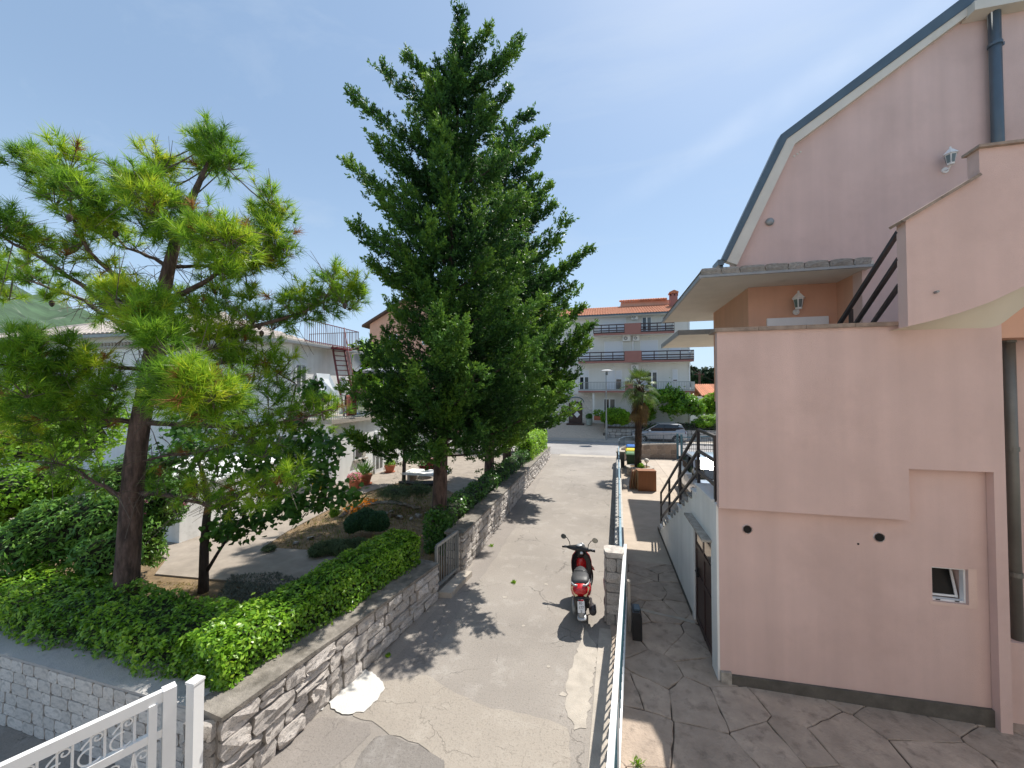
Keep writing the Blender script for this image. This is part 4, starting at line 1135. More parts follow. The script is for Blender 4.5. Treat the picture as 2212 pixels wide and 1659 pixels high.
# the sunlit front of the house whose balcony the view is taken from (unseen behind the camera, added for its warm bounce light)
M['own_house'] = pm('cream_house_front', (.70, .645, .59), .9, .05, 1.5, .3, 120, streak=.03)
b = MB(); b.span((-3.2, -2.4, 0), (14, -1.7, 10.5)); b.build('unseen_house_front', M['own_house'], **ST)
b = MB(); b.span((-2.4, -1.69, 2.55), (4.6, -.6, 2.72)); b.build('balcony_floor', M['concrete'], **ST)
# ------------------------------------------------------------------ garden ground (raised behind the walls)
GZ = 0.30
sheet('garden', [(-60, 3.75), (-4.35, 3.65), (-3.72, 7.40), (-3.62, 8.55), (-3.82, 25.2), (-60, 25.2)], GZ, M['soil'], 0.5, **ST)
yard = [(-40, 7.2), (-10.2, 7.0)] + [tuple(P(*q, Z=GZ)[:2]) for q in ((335, 1243), (500, 1258), (640, 1270), (760, 1262), (930, 1235), (935, 1215), (860, 1204), (700, 1193), (600, 1187), (566, 1187), (620, 1150), (700, 1108), (760, 1078), (800, 1062), (860, 1045), (935, 1043))] + [(-5.2, 13.6), (-4.8, 19), (-4.8, 25.1), (-40, 25.1)]
sheet('yard_paving', yard, GZ + 0.035, M['yard'], 0.05, **ST)
v0 = P(335, 1245, Z=GZ)
# the lawn edge stones
es = stone_meshes(M['fascia_stone'], 5, 44, .25, 'edge_stone')

# ------------------------------------------------------------------ hedges
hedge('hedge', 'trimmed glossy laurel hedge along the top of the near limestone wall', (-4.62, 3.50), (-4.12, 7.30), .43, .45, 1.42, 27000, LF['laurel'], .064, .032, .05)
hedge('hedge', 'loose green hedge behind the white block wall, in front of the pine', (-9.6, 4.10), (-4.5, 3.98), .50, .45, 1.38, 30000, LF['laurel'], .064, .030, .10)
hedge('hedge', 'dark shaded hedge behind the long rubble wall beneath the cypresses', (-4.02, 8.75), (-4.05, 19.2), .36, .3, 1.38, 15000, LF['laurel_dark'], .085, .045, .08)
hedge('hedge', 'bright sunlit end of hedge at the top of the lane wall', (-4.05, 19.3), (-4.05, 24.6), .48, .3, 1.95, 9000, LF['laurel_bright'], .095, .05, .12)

# ------------------------------------------------------------------ cypresses
def cypress(label, base, lean, H, prof, nbr, dens, bl, bw, seed, z_start=1.7, trunk_r=.20, blades=13, extra=()):
    """prof(z, azimuth) -> reach of the boughs"""
    r = np.random.default_rng(seed)
    root = thing('cypress_tree', label, 'cypress tree', base)
    base = np.array(base, float)
    axis = lambda z: base + np.array((lean[0] * (z - base[2]) / H, lean[1] * (z - base[2]) / H, z - base[2]))
    m = MB(); zs = [base[2] - .1, base[2] + .15, base[2] + .6, 2, 4, 7, 10, H - .3]
    m.tube([tuple(axis(z) + np.array((.04 * math.sin(z * 1.3), .03 * math.cos(z * 1.7), 0)) * (z > .6)) for z in zs], [trunk_r * 1.45, trunk_r * 1.15, trunk_r, trunk_r * .92, trunk_r * .8, trunk_r * .55, trunk_r * .35, .02], 12)
    m.build('trunk', M['bark_pine'], root, smooth=True)
    CC, DD, GG = [], [], []
    br = MB()
    tips = [P(*e[:2], d=e[2]) for e in extra]
    for i in range(nbr + len(tips)):
        q = (i + .5) / nbr
        z = z_start + (H - z_start - .15) * q ** .92
        az = i * 2.39996 + r.uniform(-.5, .5)
        ln = prof(z, az) * r.uniform(.58, .98)
        if ln < .15: ln = .15
        el = r.uniform(.05, .45) + .45 * (z / H) ** 2
        if z < 3.2: el = r.uniform(-.15, .15)
        if i >= nbr:
            tip = np.array(tips[i - nbr]); a0 = axis(tip[2]); hv_ = tip - a0; az = math.atan2(hv_[1], hv_[0]); ln = math.hypot(hv_[0], hv_[1]); z = tip[2]
            el = .35 if z > 4 else .05
            z = tip[2] - ln * math.tan(el) * .5 - ln * .30 + ln * math.tan(el) * .62
        o = axis(z - ln * math.tan(el) * .62)
        ns = 9
        s = np.linspace(0, 1, ns)[:, None]
        hd = np.array((math.cos(az), math.sin(az), 0)); side = np.array((-hd[1], hd[0], 0))
        bend = r.uniform(-.25, .25) if i < nbr else 0
        pts = o + hd * s * ln + side * (bend * ln * s ** 2) + np.array((0, 0, 1)) * (s * ln * math.tan(el) * .5 + s ** 2.6 * ln * .30)
        if i % 2 == 0: br.tube([tuple(p) for p in pts[::2]], [max(.012, .035 * ln / 3 + .012) * (1 - k * .22) for k in range(5)], 5)
        k = max(6, int(ln * dens * (1.35 if i >= nbr else 1)))
        t = r.uniform(.12 if z > 3.6 else .38, 1, k) ** .8
        f = t * (ns - 1); i0 = np.minimum(f.astype(int), ns - 2); fr_ = (f - i0)[:, None]
        pp = pts[i0] * (1 - fr_) + pts[i0 + 1] * fr_
        tg = unit(pts[i0 + 1] - pts[i0])
        rad = (.30 * (1 - .72 * t ** 1.5) * min(1, .35 + ln / 3) * (.72 if i >= nbr else 1))[:, None]
        off = r.normal(size=(k, 3)) * rad * np.array((1, 1, .62))
        off[:, 2] -= rad[:, 0] * .35 * np.abs(r.normal(size=k))
        CC.append(pp + off)
        GG.append((t - .72) * .75 + r.uniform(-.12, .12))  # highlight at young tips and inner shade put into the spray tint
        DD.append(unit(tg * .75 + unit(off + 1e-6) * .55 + np.array((0, 0, .35)) + r.normal(size=(k, 3)) * .35))
    br.build('branches', M['bark'], root)
    C, D, GR = np.concatenate(CC), np.concatenate(DD), np.concatenate(GG)
    n = len(C)
    C = np.repeat(C, blades, 0); D = np.repeat(D, blades, 0); GR = np.repeat(GR, blades)
    m_ = len(C)
    a = r.uniform(-.5, 1, m_)[:, None]
    d2 = unit(D + r.normal(size=(m_, 3)) * .55)
    c2 = C + D * a * bl * 1.5 + d2 * bl * .35 + r.normal(size=(m_, 3)) * bl * .22
    s = r.uniform(.6, 1.25, m_)
    raw_mesh('crown', leaf_quads(c2, d2, r.normal(size=(m_, 3)), bl * s, bw * s, .3), 4, LF['cypress'], root, growth_shade=GR + np.clip(a[:, 0], -.3, 1) * .12)
    return root

def interp(tbl):
    zs = [t[0] for t in tbl]
    return lambda z, k: float(np.interp(z, zs, [t[k] for t in tbl]))
# reach towards +x (lane), -x (garden side), -y (towards the balcony), +y
t1 = interp([(1.4, 1.2, 1.5, 1.2, 1.2), (2.4, 2.1, 2.3, 1.9, 1.8), (3.4, 3.0, 2.3, 2.4, 2.0), (4.6, 3.4, 2.3, 2.6, 2.2), (6.2, 3.1, 2.3, 2.4, 2.2), (8, 2.4, 2.3, 2.1, 2.1), (10, 1.9, 2.0, 1.8, 1.8), (11.5, 1.4, 1.7, 1.4, 1.4), (12.6, .85, .95, .9, .9), (13.3, .34, .36, .35, .35), (13.9, .2, .2, .2, .2), (14.5, .08, .08, .08, .08)])
def prof_of(t):
    def f(z, az):
        c, s = math.cos(az), math.sin(az)
        wx, wy = c * c, s * s
        return t(z, 1 if c > 0 else 2) * wx + t(z, 3 if s < 0 else 4) * wy
    return f
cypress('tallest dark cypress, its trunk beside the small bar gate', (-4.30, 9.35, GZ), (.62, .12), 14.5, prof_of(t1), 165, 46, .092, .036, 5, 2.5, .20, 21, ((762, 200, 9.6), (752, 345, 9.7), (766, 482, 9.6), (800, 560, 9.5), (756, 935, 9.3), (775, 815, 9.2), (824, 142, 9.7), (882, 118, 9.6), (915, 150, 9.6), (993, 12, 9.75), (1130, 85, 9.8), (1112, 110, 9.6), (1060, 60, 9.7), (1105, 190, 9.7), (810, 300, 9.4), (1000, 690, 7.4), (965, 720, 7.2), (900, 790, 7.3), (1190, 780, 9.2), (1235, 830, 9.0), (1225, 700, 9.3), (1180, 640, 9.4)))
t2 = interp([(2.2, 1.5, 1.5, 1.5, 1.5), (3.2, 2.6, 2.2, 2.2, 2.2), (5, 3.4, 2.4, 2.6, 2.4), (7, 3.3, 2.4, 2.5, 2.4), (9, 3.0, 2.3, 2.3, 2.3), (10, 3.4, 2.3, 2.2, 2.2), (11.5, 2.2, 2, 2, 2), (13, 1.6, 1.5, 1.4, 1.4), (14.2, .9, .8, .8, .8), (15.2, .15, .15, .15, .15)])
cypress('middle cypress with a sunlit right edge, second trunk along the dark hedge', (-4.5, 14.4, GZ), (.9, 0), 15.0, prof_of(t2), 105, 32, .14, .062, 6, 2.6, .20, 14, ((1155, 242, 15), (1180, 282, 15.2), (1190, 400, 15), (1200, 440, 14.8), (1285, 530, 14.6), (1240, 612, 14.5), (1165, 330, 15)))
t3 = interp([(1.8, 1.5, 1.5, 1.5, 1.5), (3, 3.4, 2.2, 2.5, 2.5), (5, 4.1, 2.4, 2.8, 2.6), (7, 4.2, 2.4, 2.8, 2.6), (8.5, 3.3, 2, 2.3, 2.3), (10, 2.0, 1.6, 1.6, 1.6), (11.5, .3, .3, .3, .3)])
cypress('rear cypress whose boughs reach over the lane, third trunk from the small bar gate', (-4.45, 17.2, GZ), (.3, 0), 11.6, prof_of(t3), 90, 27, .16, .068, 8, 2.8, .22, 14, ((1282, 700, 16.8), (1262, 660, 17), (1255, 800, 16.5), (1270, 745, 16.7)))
# slim young conifer stem standing in the yard left of the tallest one
m = MB()
yt_ = thing('young_tree', 'thin young conifer stem with dark hanging sprays in the yard before the white house', 'young tree', tuple(P(872, 1045, Z=GZ)))
b0 = P(872, 1045, Z=GZ)
m.tube([b0, b0 + Vector((.03, 0, 1.2)), b0 + Vector((.0, 0, 2.6))], [.09, .075, .03], 8); m.build('trunk', M['bark'], yt_)
raw_mesh('crown', blob_leaves([((b0.x, b0.y, b0.z + 2.1), (.75, .7, .7)), ((b0.x + .5, b0.y, b0.z + 1.3), (.6, .5, .45)), ((b0.x - .6, b0.y, b0.z + 1.8), (.55, .5, .35))], 3600, .16, .06, .3, .25), 4, LF['cypress'], yt_)

# ------------------------------------------------------------------ the pine
pine = thing('pine_tree', 'young long-needled pine with leaning brown trunk rising from the left hedge', 'pine tree', (-7.25, 4.75, GZ))
PD = 6.0
def pv(x, y, dd=0.0): return P(x, y, d=PD + dd)
trunk_px = [(272, 1330), (274, 1250), (280, 1150), (290, 1010), (302, 920), (317, 840), (330, 760), (345, 680), (362, 590), (382, 510), (405, 450), (430, 395), (452, 345)]
tp_ = [pv(*q) for q in trunk_px]
m = MB(); m.tube([tp_[0] - Vector((0, 0, .9))] + tp_, [.175, .165, .155, .145, .135, .128, .12, .11, .10, .085, .07, .055, .04, .02], 14)
m.build('trunk', M['bark_pine'], pine, smooth=True)
limbs = [ # (pixels..., depth at tip, base radius)
 ([(345, 655), (300, 622), (250, 596), (190, 545), (158, 480), (150, 400)], -.5, .055),
 ([(332, 715), (250, 672), (180, 615), (90, 560), (0, 508), (-60, 480)], -.9, .05),
 ([(330, 740), (240, 690), (180, 650), (90, 615), (0, 585)], .3, .045),
 ([(365, 575), (320, 552), (275, 535), (235, 495), (215, 455)], .6, .035),
 ([(350, 650), (400, 632), (450, 605), (510, 560), (575, 500), (590, 450)], .2, .05),
 ([(368, 575), (420, 575), (470, 572), (530, 575), (600, 560)], .8, .035),
 ([(405, 450), (370, 425), (345, 385), (335, 350)], .3, .025),
 ([(395, 470), (430, 500), (470, 510), (505, 520)], -.9, .03),
 ([(385, 505), (360, 470), (330, 430), (300, 400)], -.7, .03),
 ([(325, 770), (400, 745), (480, 722), (560, 703), (640, 680), (700, 650), (725, 610)], .4, .055),
 ([(325, 770), (300, 730), (280, 690), (250, 650)], -1.3, .035),
 ([(322, 800), (370, 790), (420, 820), (460, 860)], -1.6, .04),
 ([(318, 830), (400, 800), (500, 780), (580, 790), (640, 830)], .5, .04),
 ([(303, 912), (370, 914), (440, 920), (540, 925), (650, 905), (715, 885)], .2, .05),
 ([(300, 915), (240, 905), (180, 905), (110, 905), (40, 915)], -.2, .045),
 ([(318, 800), (260, 795), (190, 780), (110, 800), (40, 780)], -.8, .04),
 ([(288, 1065), (340, 1068), (400, 1078), (470, 1100), (540, 1060), (620, 1030)], -.2, .04),
 ([(286, 1068), (250, 1065), (210, 1045), (160, 1010), (110, 1000)], -.4, .04),
 ([(292, 1000), (350, 985), (420, 980), (500, 960), (580, 950)], .1, .025),
]
lm = MB(); limb_pts = []
for px, dt, r0 in limbs:
    n = len(px); pts = []
    for i, (x, y) in enumerate(px):
        f = i / (n - 1); pts.append(pv(x, y, dt * f ** .8))
    dense = []
    for i in range(n - 1):
        for k in range(3): dense.append(pts[i].lerp(pts[i + 1], k / 3) + Vector((rnd.uniform(-.012, .012),) * 3))
    dense.append(pts[-1])
    lm.tube(dense, [r0 * (1 - .8 * i / (len(dense) - 1)) for i in range(len(dense))], 6)
    limb_pts += [(p, dt) for p in dense]
lm.build('branches', M['bark_pine'], pine, smooth=True)
clumps = [ # px, py, radius px, depth offset
 (55, 345, 42, -.5), (95, 375, 40, -.3), (150, 352, 52, -.6), (165, 405, 55, -.8), (120, 430, 45, -.4), (212, 452, 48, -.4), (185, 480, 36, -.5), (225, 500, 35, 0),
 (15, 475, 40, -.9), (45, 515, 30, -.6), (-30, 470, 40, -.9), (8, 600, 26, .3), (95, 520, 26, -.3), (100, 640, 18, .2), (60, 560, 22, .2), (70, 600, 24, .3), (150, 540, 26, -.2), (20, 640, 22, .3), (-20, 560, 34, -.5),
 (332, 345, 36, .3), (352, 365, 30, .3), (268, 395, 34, -.2), (300, 400, 45, -.7), (325, 440, 55, -.8), (362, 430, 36, -.4), (255, 425, 26, 0), (310, 480, 36, -.5), (350, 490, 40, -.6),
 (450, 300, 40, .2), (480, 322, 44, .1), (425, 305, 32, .3), (470, 365, 36, .2), (495, 355, 34, .1), (452, 345, 40, .3), (435, 355, 30, .6),
 (580, 430, 36, .2), (600, 470, 38, .3), (560, 470, 38, .5), (595, 520, 46, .2), (610, 555, 36, .3), (575, 560, 38, .4), (555, 520, 34, .6),
 (400, 480, 46, -.5), (440, 500, 60, -.9), (500, 520, 52, -.8), (480, 570, 46, -.4), (520, 585, 40, .2), (430, 560, 34, .4), (390, 520, 34, .3), (540, 560, 36, .3),
 (715, 595, 34, .4), (735, 640, 34, .3), (700, 655, 36, .4), (655, 640, 34, .3), (620, 650, 36, .2), (772, 615, 30, .5), (755, 660, 28, .5), (775, 640, 28, .6), (660, 680, 30, .4),
 (330, 655, 42, -1.3), (270, 640, 42, -1.2), (240, 625, 32, -1.0), (300, 690, 46, -1.4), (365, 685, 40, -.8), (215, 650, 26, -.6), (340, 735, 46, -1.5), (310, 720, 40, -1.3),
 (430, 680, 46, .2), (490, 690, 46, .3), (545, 690, 36, .4), (455, 740, 46, -.2), (520, 735, 36, .3), (590, 700, 34, .4), (400, 720, 40, -.3), (390, 640, 34, .6), (470, 640, 34, .6), (540, 640, 30, .6),
 (350, 830, 46, -1.6), (400, 815, 56, -1.7), (440, 850, 60, -1.7), (490, 845, 46, -1.4), (465, 890, 44, -1.5), (520, 885, 36, -1.0), (390, 870, 44, -1.4), (345, 870, 36, -1.2),
 (560, 790, 46, .3), (600, 815, 48, .4), (580, 865, 48, .2), (540, 830, 36, .1), (625, 870, 40, .4), (660, 900, 36, .4), (700, 895, 34, .3), (728, 875, 26, .3), (620, 910, 36, .2), (560, 905, 36, .1), (570, 750, 36, .5), (625, 770, 30, .5), (500, 780, 40, .3), (690, 870, 26, .4),
 (30, 770, 56, -.9), (90, 790, 50, -.8), (60, 840, 50, -.9), (130, 830, 46, -.7), (190, 785, 36, -.6), (160, 870, 46, -.3), (210, 840, 40, -.4), (100, 890, 46, -.5), (30, 890, 46, -.6), (230, 880, 40, -.2), (50, 940, 46, -.3), (120, 950, 46, -.2), (190, 930, 40, 0), (-30, 830, 50, -.7), (-30, 930, 46, -.5), (250, 830, 34, -.5), (150, 740, 28, -.6), (60, 730, 30, -.6),
 (545, 945, 40, .1), (600, 945, 38, .1), (500, 930, 36, -.1), (570, 975, 34, -.1), (420, 1000, 28, -.1), (470, 1020, 30, -.2), (440, 1050, 30, -.2), (520, 1055, 36, -.3), (560, 1080, 36, -.4), (590, 1060, 32, -.3), (625, 1020, 36, -.3), (640, 1045, 30, -.2), (480, 1065, 26, -.3), (390, 1040, 26, -.2), (340, 1045, 24, -.1),
]
tw = MB(); TC, TA, TL, TG = [], [], [], []
rp = np.random.default_rng(4)
LP = np.array([tuple(p) for p, _ in limb_pts])
for (x, y, r, dz) in clumps:
    c = np.array(pv(x, y, dz)); rad = r / 820 * (PD + dz) * 1.30
    j = np.argmin(((LP - c) ** 2).sum(1)); src = LP[j]
    mid = (src + c) / 2 + np.array((0, 0, -.08))
    tw.tube([tuple(src), tuple(mid), tuple(c - np.array((0, 0, rad * .3)))], [.014, .011, .008], 5)
    k = int((8 + 23 * (r / 45) ** 2) * (.5 if y > 915 or (x > 520 and y > 730) else 1))
    u = unit(rp.normal(size=(k, 3)) + np.array((0, 0, .35)))
    q = c + u * (rp.uniform(.2, .85, (k, 1)) * rad)
    axis = unit(u * .9 + np.array((0, 0, .75)) + rp.normal(size=(k, 3)) * .25)
    for a_, b_ in list(zip(q, axis))[::2]:
        tw.tube([tuple(c - np.array((0, 0, rad * .3))), tuple(a_)], [.006, .004], 4, False)
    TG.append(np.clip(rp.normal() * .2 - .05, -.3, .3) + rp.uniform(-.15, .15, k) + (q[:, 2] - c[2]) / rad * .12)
    TC.append(q); TA.append(axis); TL.append(np.full(k, min(.20, .115 + rad * .2)))
# single tufts along the outer half of every limb
for px, dt, r0 in limbs:
    n = len(px)
    for _ in range(n * 7):
        f = rp.uniform(.35, 1.0) * (n - 1); i = min(int(f), n - 2); u_ = f - i
        p0 = np.array(pv(px[i][0] * (1 - u_) + px[i + 1][0] * u_, px[i][1] * (1 - u_) + px[i + 1][1] * u_, dt * (f / (n - 1)) ** .8))
        a0 = unit(rp.normal(size=(1, 3)) + np.array((0, 0, .5)))
        q = p0 + a0 * rp.uniform(.08, .3)
        tw.tube([tuple(p0), tuple(q[0])], [.006, .004], 4, False)
        TC.append(q); TA.append(a0); TL.append(np.array([rp.uniform(.12, .18)])); TG.append(np.array([rp.uniform(-.3, .2)]))
# bare dead twigs in the shade of the crown
for _ in range(520):
    j = rp.integers(0, len(LP)); p0 = LP[j]
    if rp.random() < .35 and p0[2] > 7: continue
    d0 = unit(rp.normal(size=(1, 3)))[0]; ln = rp.uniform(.2, .75)
    p1 = p0 + d0 * ln * .5 + np.array((0, 0, .06)); p2 = p0 + d0 * ln + np.array(rp.normal(size=3)) * .08
    tw.tube([tuple(p0), tuple(p1), tuple(p2)], [.007, .005, .003], 3, False)
    p3 = p1 + unit(d0[None] + rp.normal(size=(1, 3)) * .7)[0] * ln * .45
    tw.tube([tuple(p1), tuple(p3)], [.004, .002], 3, False)
tw.build('twigs', M['twig'], pine)
C, A, LN, TGR = np.concatenate(TC), np.concatenate(TA), np.concatenate(TL), np.concatenate(TG)
K = 42
C, A, LN, TGR = np.repeat(C, K, 0), np.repeat(A, K, 0), np.repeat(LN, K, 0), np.repeat(TGR, K)
DEADN = np.repeat(rp.random(len(C) // K) < .03, K)
nd = len(C)
dd = unit(A * rp.uniform(.3, 1.4, (nd, 1)) + unit(rp.normal(size=(nd, 3))) * .85)
s0 = C + A * rp.uniform(-.07, .05, (nd, 1))
LN = LN * rp.uniform(.75, 1.15, nd)
sd = unit(np.cross(dd, rp.normal(size=(nd, 3)))) * .0048
tri = np.empty((nd, 3, 3)); tip = s0 + dd * LN[:, None] + np.array((0, 0, -.012))
tri[:, 0] = s0 - sd; tri[:, 1] = s0 + sd; tri[:, 2] = tip
raw_mesh('needles', tri[~DEADN], 3, LF['pine'], pine, growth_shade=TGR[~DEADN])
raw_mesh('dead_needles', tri[DEADN], 3, leaf_mat('dead_pine_needle', [(.20, .09, .03), (.34, .17, .05)], .7, .3), pine)
cones = [(297, 935 / 2.765 * .79 + 300 * .79)]
for (x, y, dz) in ((150, 470, -.9), (745, 660, .2), (112, 655, .2), (560, 705, .2), (250, 505, -.3), (565, 720, .3), (475, 780, -.2)):
    p = pv(x, y, dz); b = MB(); b.lathe(p, [(.008, .05), (.03, .03), (.036, 0), (.03, -.03), (.01, -.06)], 8); b.build('cone', M['bark'], pine)

# ------------------------------------------------------------------ small broad-leaved tree
TD = 7.7
lt = thing('linden_tree', 'small broad-leaved tree with thin dark trunk between pine and yard', 'small tree', tuple(P(440, 1282, Z=GZ)))
tv = lambda x, y, dd=0.0: P(x, y, d=TD + dd)
m = MB(); m.tube([tv(438, 1300), tv(440, 1240), tv(441, 1180), tv(446, 1120), tv(452, 1078), tv(440, 1030), tv(420, 970)], [.10, .085, .078, .07, .06, .04, .02], 9)
m.tube([tv(448, 1232), tv(470, 1195), tv(500, 1150), tv(530, 1110)], [.035, .03, .022, .012], 7)
m.tube([tv(452, 1085), tv(490, 1050), tv(560, 1030), tv(640, 1010, .1), (tv(690, 980, .2))], [.05, .04, .03, .02, .01], 7)
m.tube([tv(452, 1080), tv(420, 1040), tv(370, 1010), tv(340, 990)], [.04, .03, .02, .01], 6)
m.tube([tv(450, 1085), tv(530, 1060), tv(620, 1075), tv(720, 1075)], [.04, .03, .02, .01], 6)
m.build('trunk', M['bark'], lt, smooth=True)
LC = []
for (x, y, r) in ((545, 1105, 34), (500, 1128, 34), (470, 1150, 26), (520, 1150, 26), (600, 1100, 36), (640, 1075, 40), (690, 1072, 36), (735, 1072, 28), (765, 1070, 18), (655, 1010, 36), (700, 985, 34), (725, 965, 26), (650, 960, 36), (690, 1030, 32), (600, 1050, 40), (560, 1020, 40), (520, 990, 44), (470, 970, 44), (420, 965, 40), (370, 985, 38), (340, 1010, 32), (390, 930, 36), (450, 910, 36), (570, 960, 40), (620, 985, 40), (640, 915, 26), (665, 850, 22), (680, 835, 18), (640, 1110, 20), (690, 945, 22), (560, 1130, 18), (490, 1085, 24)):
    c = np.array(tv(x, y, rnd.uniform(-.35, .5))); k = int(r * 3.6); rr = r / 820 * TD
    LC.append(c + G.normal(size=(k, 3)) * rr * .48)
LC = np.concatenate(LC); n = len(LC)
nn = unit(G.normal(size=(n, 3)) * .6 + np.array((-.1, -.35, .7))); d_ = G.normal(size=(n, 3)) * .7 + np.array((0, 0, -.9)); d_ -= nn * (d_ * nn).sum(1, keepdims=True); d_ = unit(d_); s_ = np.cross(d_, nn)
sz = G.uniform(.08, .135, n)[:, None]
hv = np.empty((n, 6, 3))  # heart-shaped leaf
for i, (a_, b_, f_) in enumerate(((-.42, 0, 0), (-.5, .30, .05), (-.05, .50, .10), (.55, 0, -.05), (-.05, -.50, .10), (-.5, -.30, .05))):
    hv[:, i] = LC + d_ * sz * a_ + s_ * sz * b_ + nn * sz * f_
raw_mesh('leaves', hv, 6, LF['linden'], lt)

# ------------------------------------------------------------------ shrubs behind the hedge on the left
def vb(x, y, rx, rz, d): # an ellipsoid seen at pixel (x,y), half-size rx, rz in pixels, at distance d
    c = P(x, y, d=d); k = d / 820
    return (tuple(c), (rx * k, rx * k * .9, rz * k))
bush('oleander_bush', 'big dark oleander with scattered pink flowers just left of the pine trunk', 'oleander', tuple(P(200, 1250, Z=GZ)),
     [vb(215, 1120, 75, 70, 7.0), vb(130, 1150, 70, 75, 6.8), (vb(225, 1200, 60, 55, 6.6)), vb(270, 1030, 50, 40, 7.4), vb(60, 1170, 60, 60, 6.6)], 12000, .12, .035, LF['oleander'], .74, amp=.2, inward=.14)
bush('oleander_bush', 'dark oleander with pink flowers between the pine trunk and the small tree', 'oleander', tuple(P(340, 1215, Z=GZ)),
     [vb(350, 1080, 55, 60, 8.6), vb(310, 1170, 45, 60, 8.2), vb(320, 1020, 50, 36, 8.8), vb(395, 1050, 40, 36, 8.9)], 7500, .13, .036, LF['oleander'], .72, amp=.2, inward=.14)
bush('laurel_bush', 'tall bright green shrub at the left edge above the hedge', 'shrub', tuple(P(20, 1200, Z=GZ)),
     [vb(30, 1070, 90, 60, 7.6), vb(-60, 1090, 80, 80, 7.2), vb(120, 1040, 50, 36, 7.8)], 9000, .085, .045, LF['bright'], .76, amp=.18)
bush('leafy_tree', 'dense mid-green tree behind the pine at the left edge', 'tree', tuple(P(60, 1150, Z=GZ)),
     [vb(40, 890, 100, 66, 10.6), vb(160, 945, 85, 60, 10.8), vb(-80, 950, 100, 80, 10.6), vb(215, 900, 50, 40, 11), vb(90, 960, 90, 50, 10.2)], 13000, .13, .075, LF['bright'], .66, amp=.35, inward=.3, stems=3)
n = 90
fp = []
for bx in (((215, 1120), 75, 60, 6.8), ((350, 1060), 60, 60, 8.4), ((240, 1050), 60, 40, 7.2), ((330, 1120), 40, 50, 8.2)):
    for _ in range(3):
        p = P(bx[0][0] + rnd.uniform(-1, 1) * bx[1], bx[0][1] + rnd.uniform(-1, 1) * bx[2], d=bx[3] - .75); fp.append(tuple(p))
fp = np.array(fp); fp = np.repeat(fp, 9, 0) + G.normal(size=(len(fp) * 9, 3)) * .035
fl = raw_mesh('oleander_flowers', leaf_quads(fp, G.normal(size=fp.shape), G.normal(size=fp.shape), .05, .04), 4, LF['pinkfl'], kind='stuff', label='pink flower heads scattered through the oleanders', category='flowers')
# low plants of the garden bed
def c5_(a, b): return crop(850, 1200, 3.318)(a, b)
bush('rosemary_bush', 'rounded dark green clipped bush in the garden bed behind the hedge', 'bush', tuple(P(795, 1160, Z=GZ)),
     [vb(768, 1130, 26, 20, 10.6), vb(794, 1123, 28, 23, 10.6), vb(820, 1124, 24, 22, 10.7)], 9500, .10, .02, LF['rosemary'], .6, amp=.10, inward=.06)
bush('lavender_bush', 'low grey-green lavender mound at the near corner of the garden bed', 'lavender', tuple(P(715, 1195, Z=GZ)),
     [vb(735, 1180, 30, 15, 9.6), vb(690, 1187, 26, 11, 9.4), vb(770, 1180, 28, 14, 9.8)], 6000, .15, .016, LF['lavender'], .6, amp=.08, inward=.06)
bush('green_tuft', 'small bright green tuft at the edge of the paving', 'plant', tuple(P(720, 1115, Z=GZ)), [vb(722, 1108, 12, 11, 11.6)], 500, .14, .02, LF['bright'], .6, amp=.05, inward=.05)
bush('green_tuft', 'small pale tuft at the tip of the garden bed', 'plant', tuple(P(580, 1190, Z=GZ)), [vb(580, 1184, 16, 6, 9.6)], 400, .10, .014, LF['lavender'], .6, amp=.05, inward=.05)
bush('silvery_shrub', 'tall wispy grey-green plants at the back of the garden bed', 'plant', tuple(P(880, 1075, Z=GZ)), [vb(860, 1062, 40, 13, 13.0), vb(905, 1058, 30, 13, 13)], 2600, .20, .015, LF['lavender'], .5, amp=.15, inward=.15)
def ground_blades(poly_px, n, L, W, mat, name, label, z=GZ, up=1.0, spread=.6):
    pts = [P(*q, Z=z) for q in poly_px]
    xs, ys = [p.x for p in pts], [p.y for p in pts]
    out = []
    while len(out) < n:
        p = (rnd.uniform(min(xs), max(xs)), rnd.uniform(min(ys), max(ys))); ins = False
        for i in range(len(pts)):
            a, b = pts[i], pts[(i + 1) % len(pts)]
            if (a.y > p[1]) != (b.y > p[1]) and p[0] < (b.x - a.x) * (p[1] - a.y) / (b.y - a.y) + a.x: ins = not ins
        if ins: out.append((p[0], p[1], z + L * .25))
    c = np.array(out); d_ = G.normal(size=c.shape) * spread + np.array((0, 0, up)); s = G.uniform(.6, 1.3, len(c))
    return raw_mesh(name, leaf_quads(c, d_, G.normal(size=c.shape), L * s, W * s), 4, mat, kind='stuff', label=label, category=name.split('_')[-1])
bed = [(566, 1187), (620, 1150), (700, 1108), (760, 1078), (800, 1062), (860, 1045), (935, 1043), (935, 1215), (860, 1204), (700, 1193)]
ground_blades(bed, 5200, .09, .014, LF['dry'], 'dry_grass', 'thin dry grass over the garden bed')
ground_blades([(600, 1180), (700, 1120), (800, 1070), (935, 1050), (935, 1130), (800, 1140), (700, 1190)], 1500, .11, .014, LF['grass'], 'green_grass', 'sparse green grass among the dry garden bed')
ground_blades([(470, 1290), (500, 1246), (600, 1240), (660, 1260), (680, 1300), (560, 1330)], 2600, .12, .03, LF['silver'], 'silver_ground_cover', 'silvery leaved ground cover below the small tree', up=.5, spread=.8)
ground_blades([(320, 1300), (340, 1255), (440, 1262), (470, 1300)], 700, .05, .012, LF['dry'], 'leaf_litter', 'dry needles and litter on the soil by the pine', up=.1)
ground_blades([(740, 1100), (790, 1075), (815, 1080), (760, 1115)], 420, .05, .045, LF['orange'], 'marigold_flowers', 'orange marigold flowers at the edge of the garden bed', z=GZ + .12, up=.2)
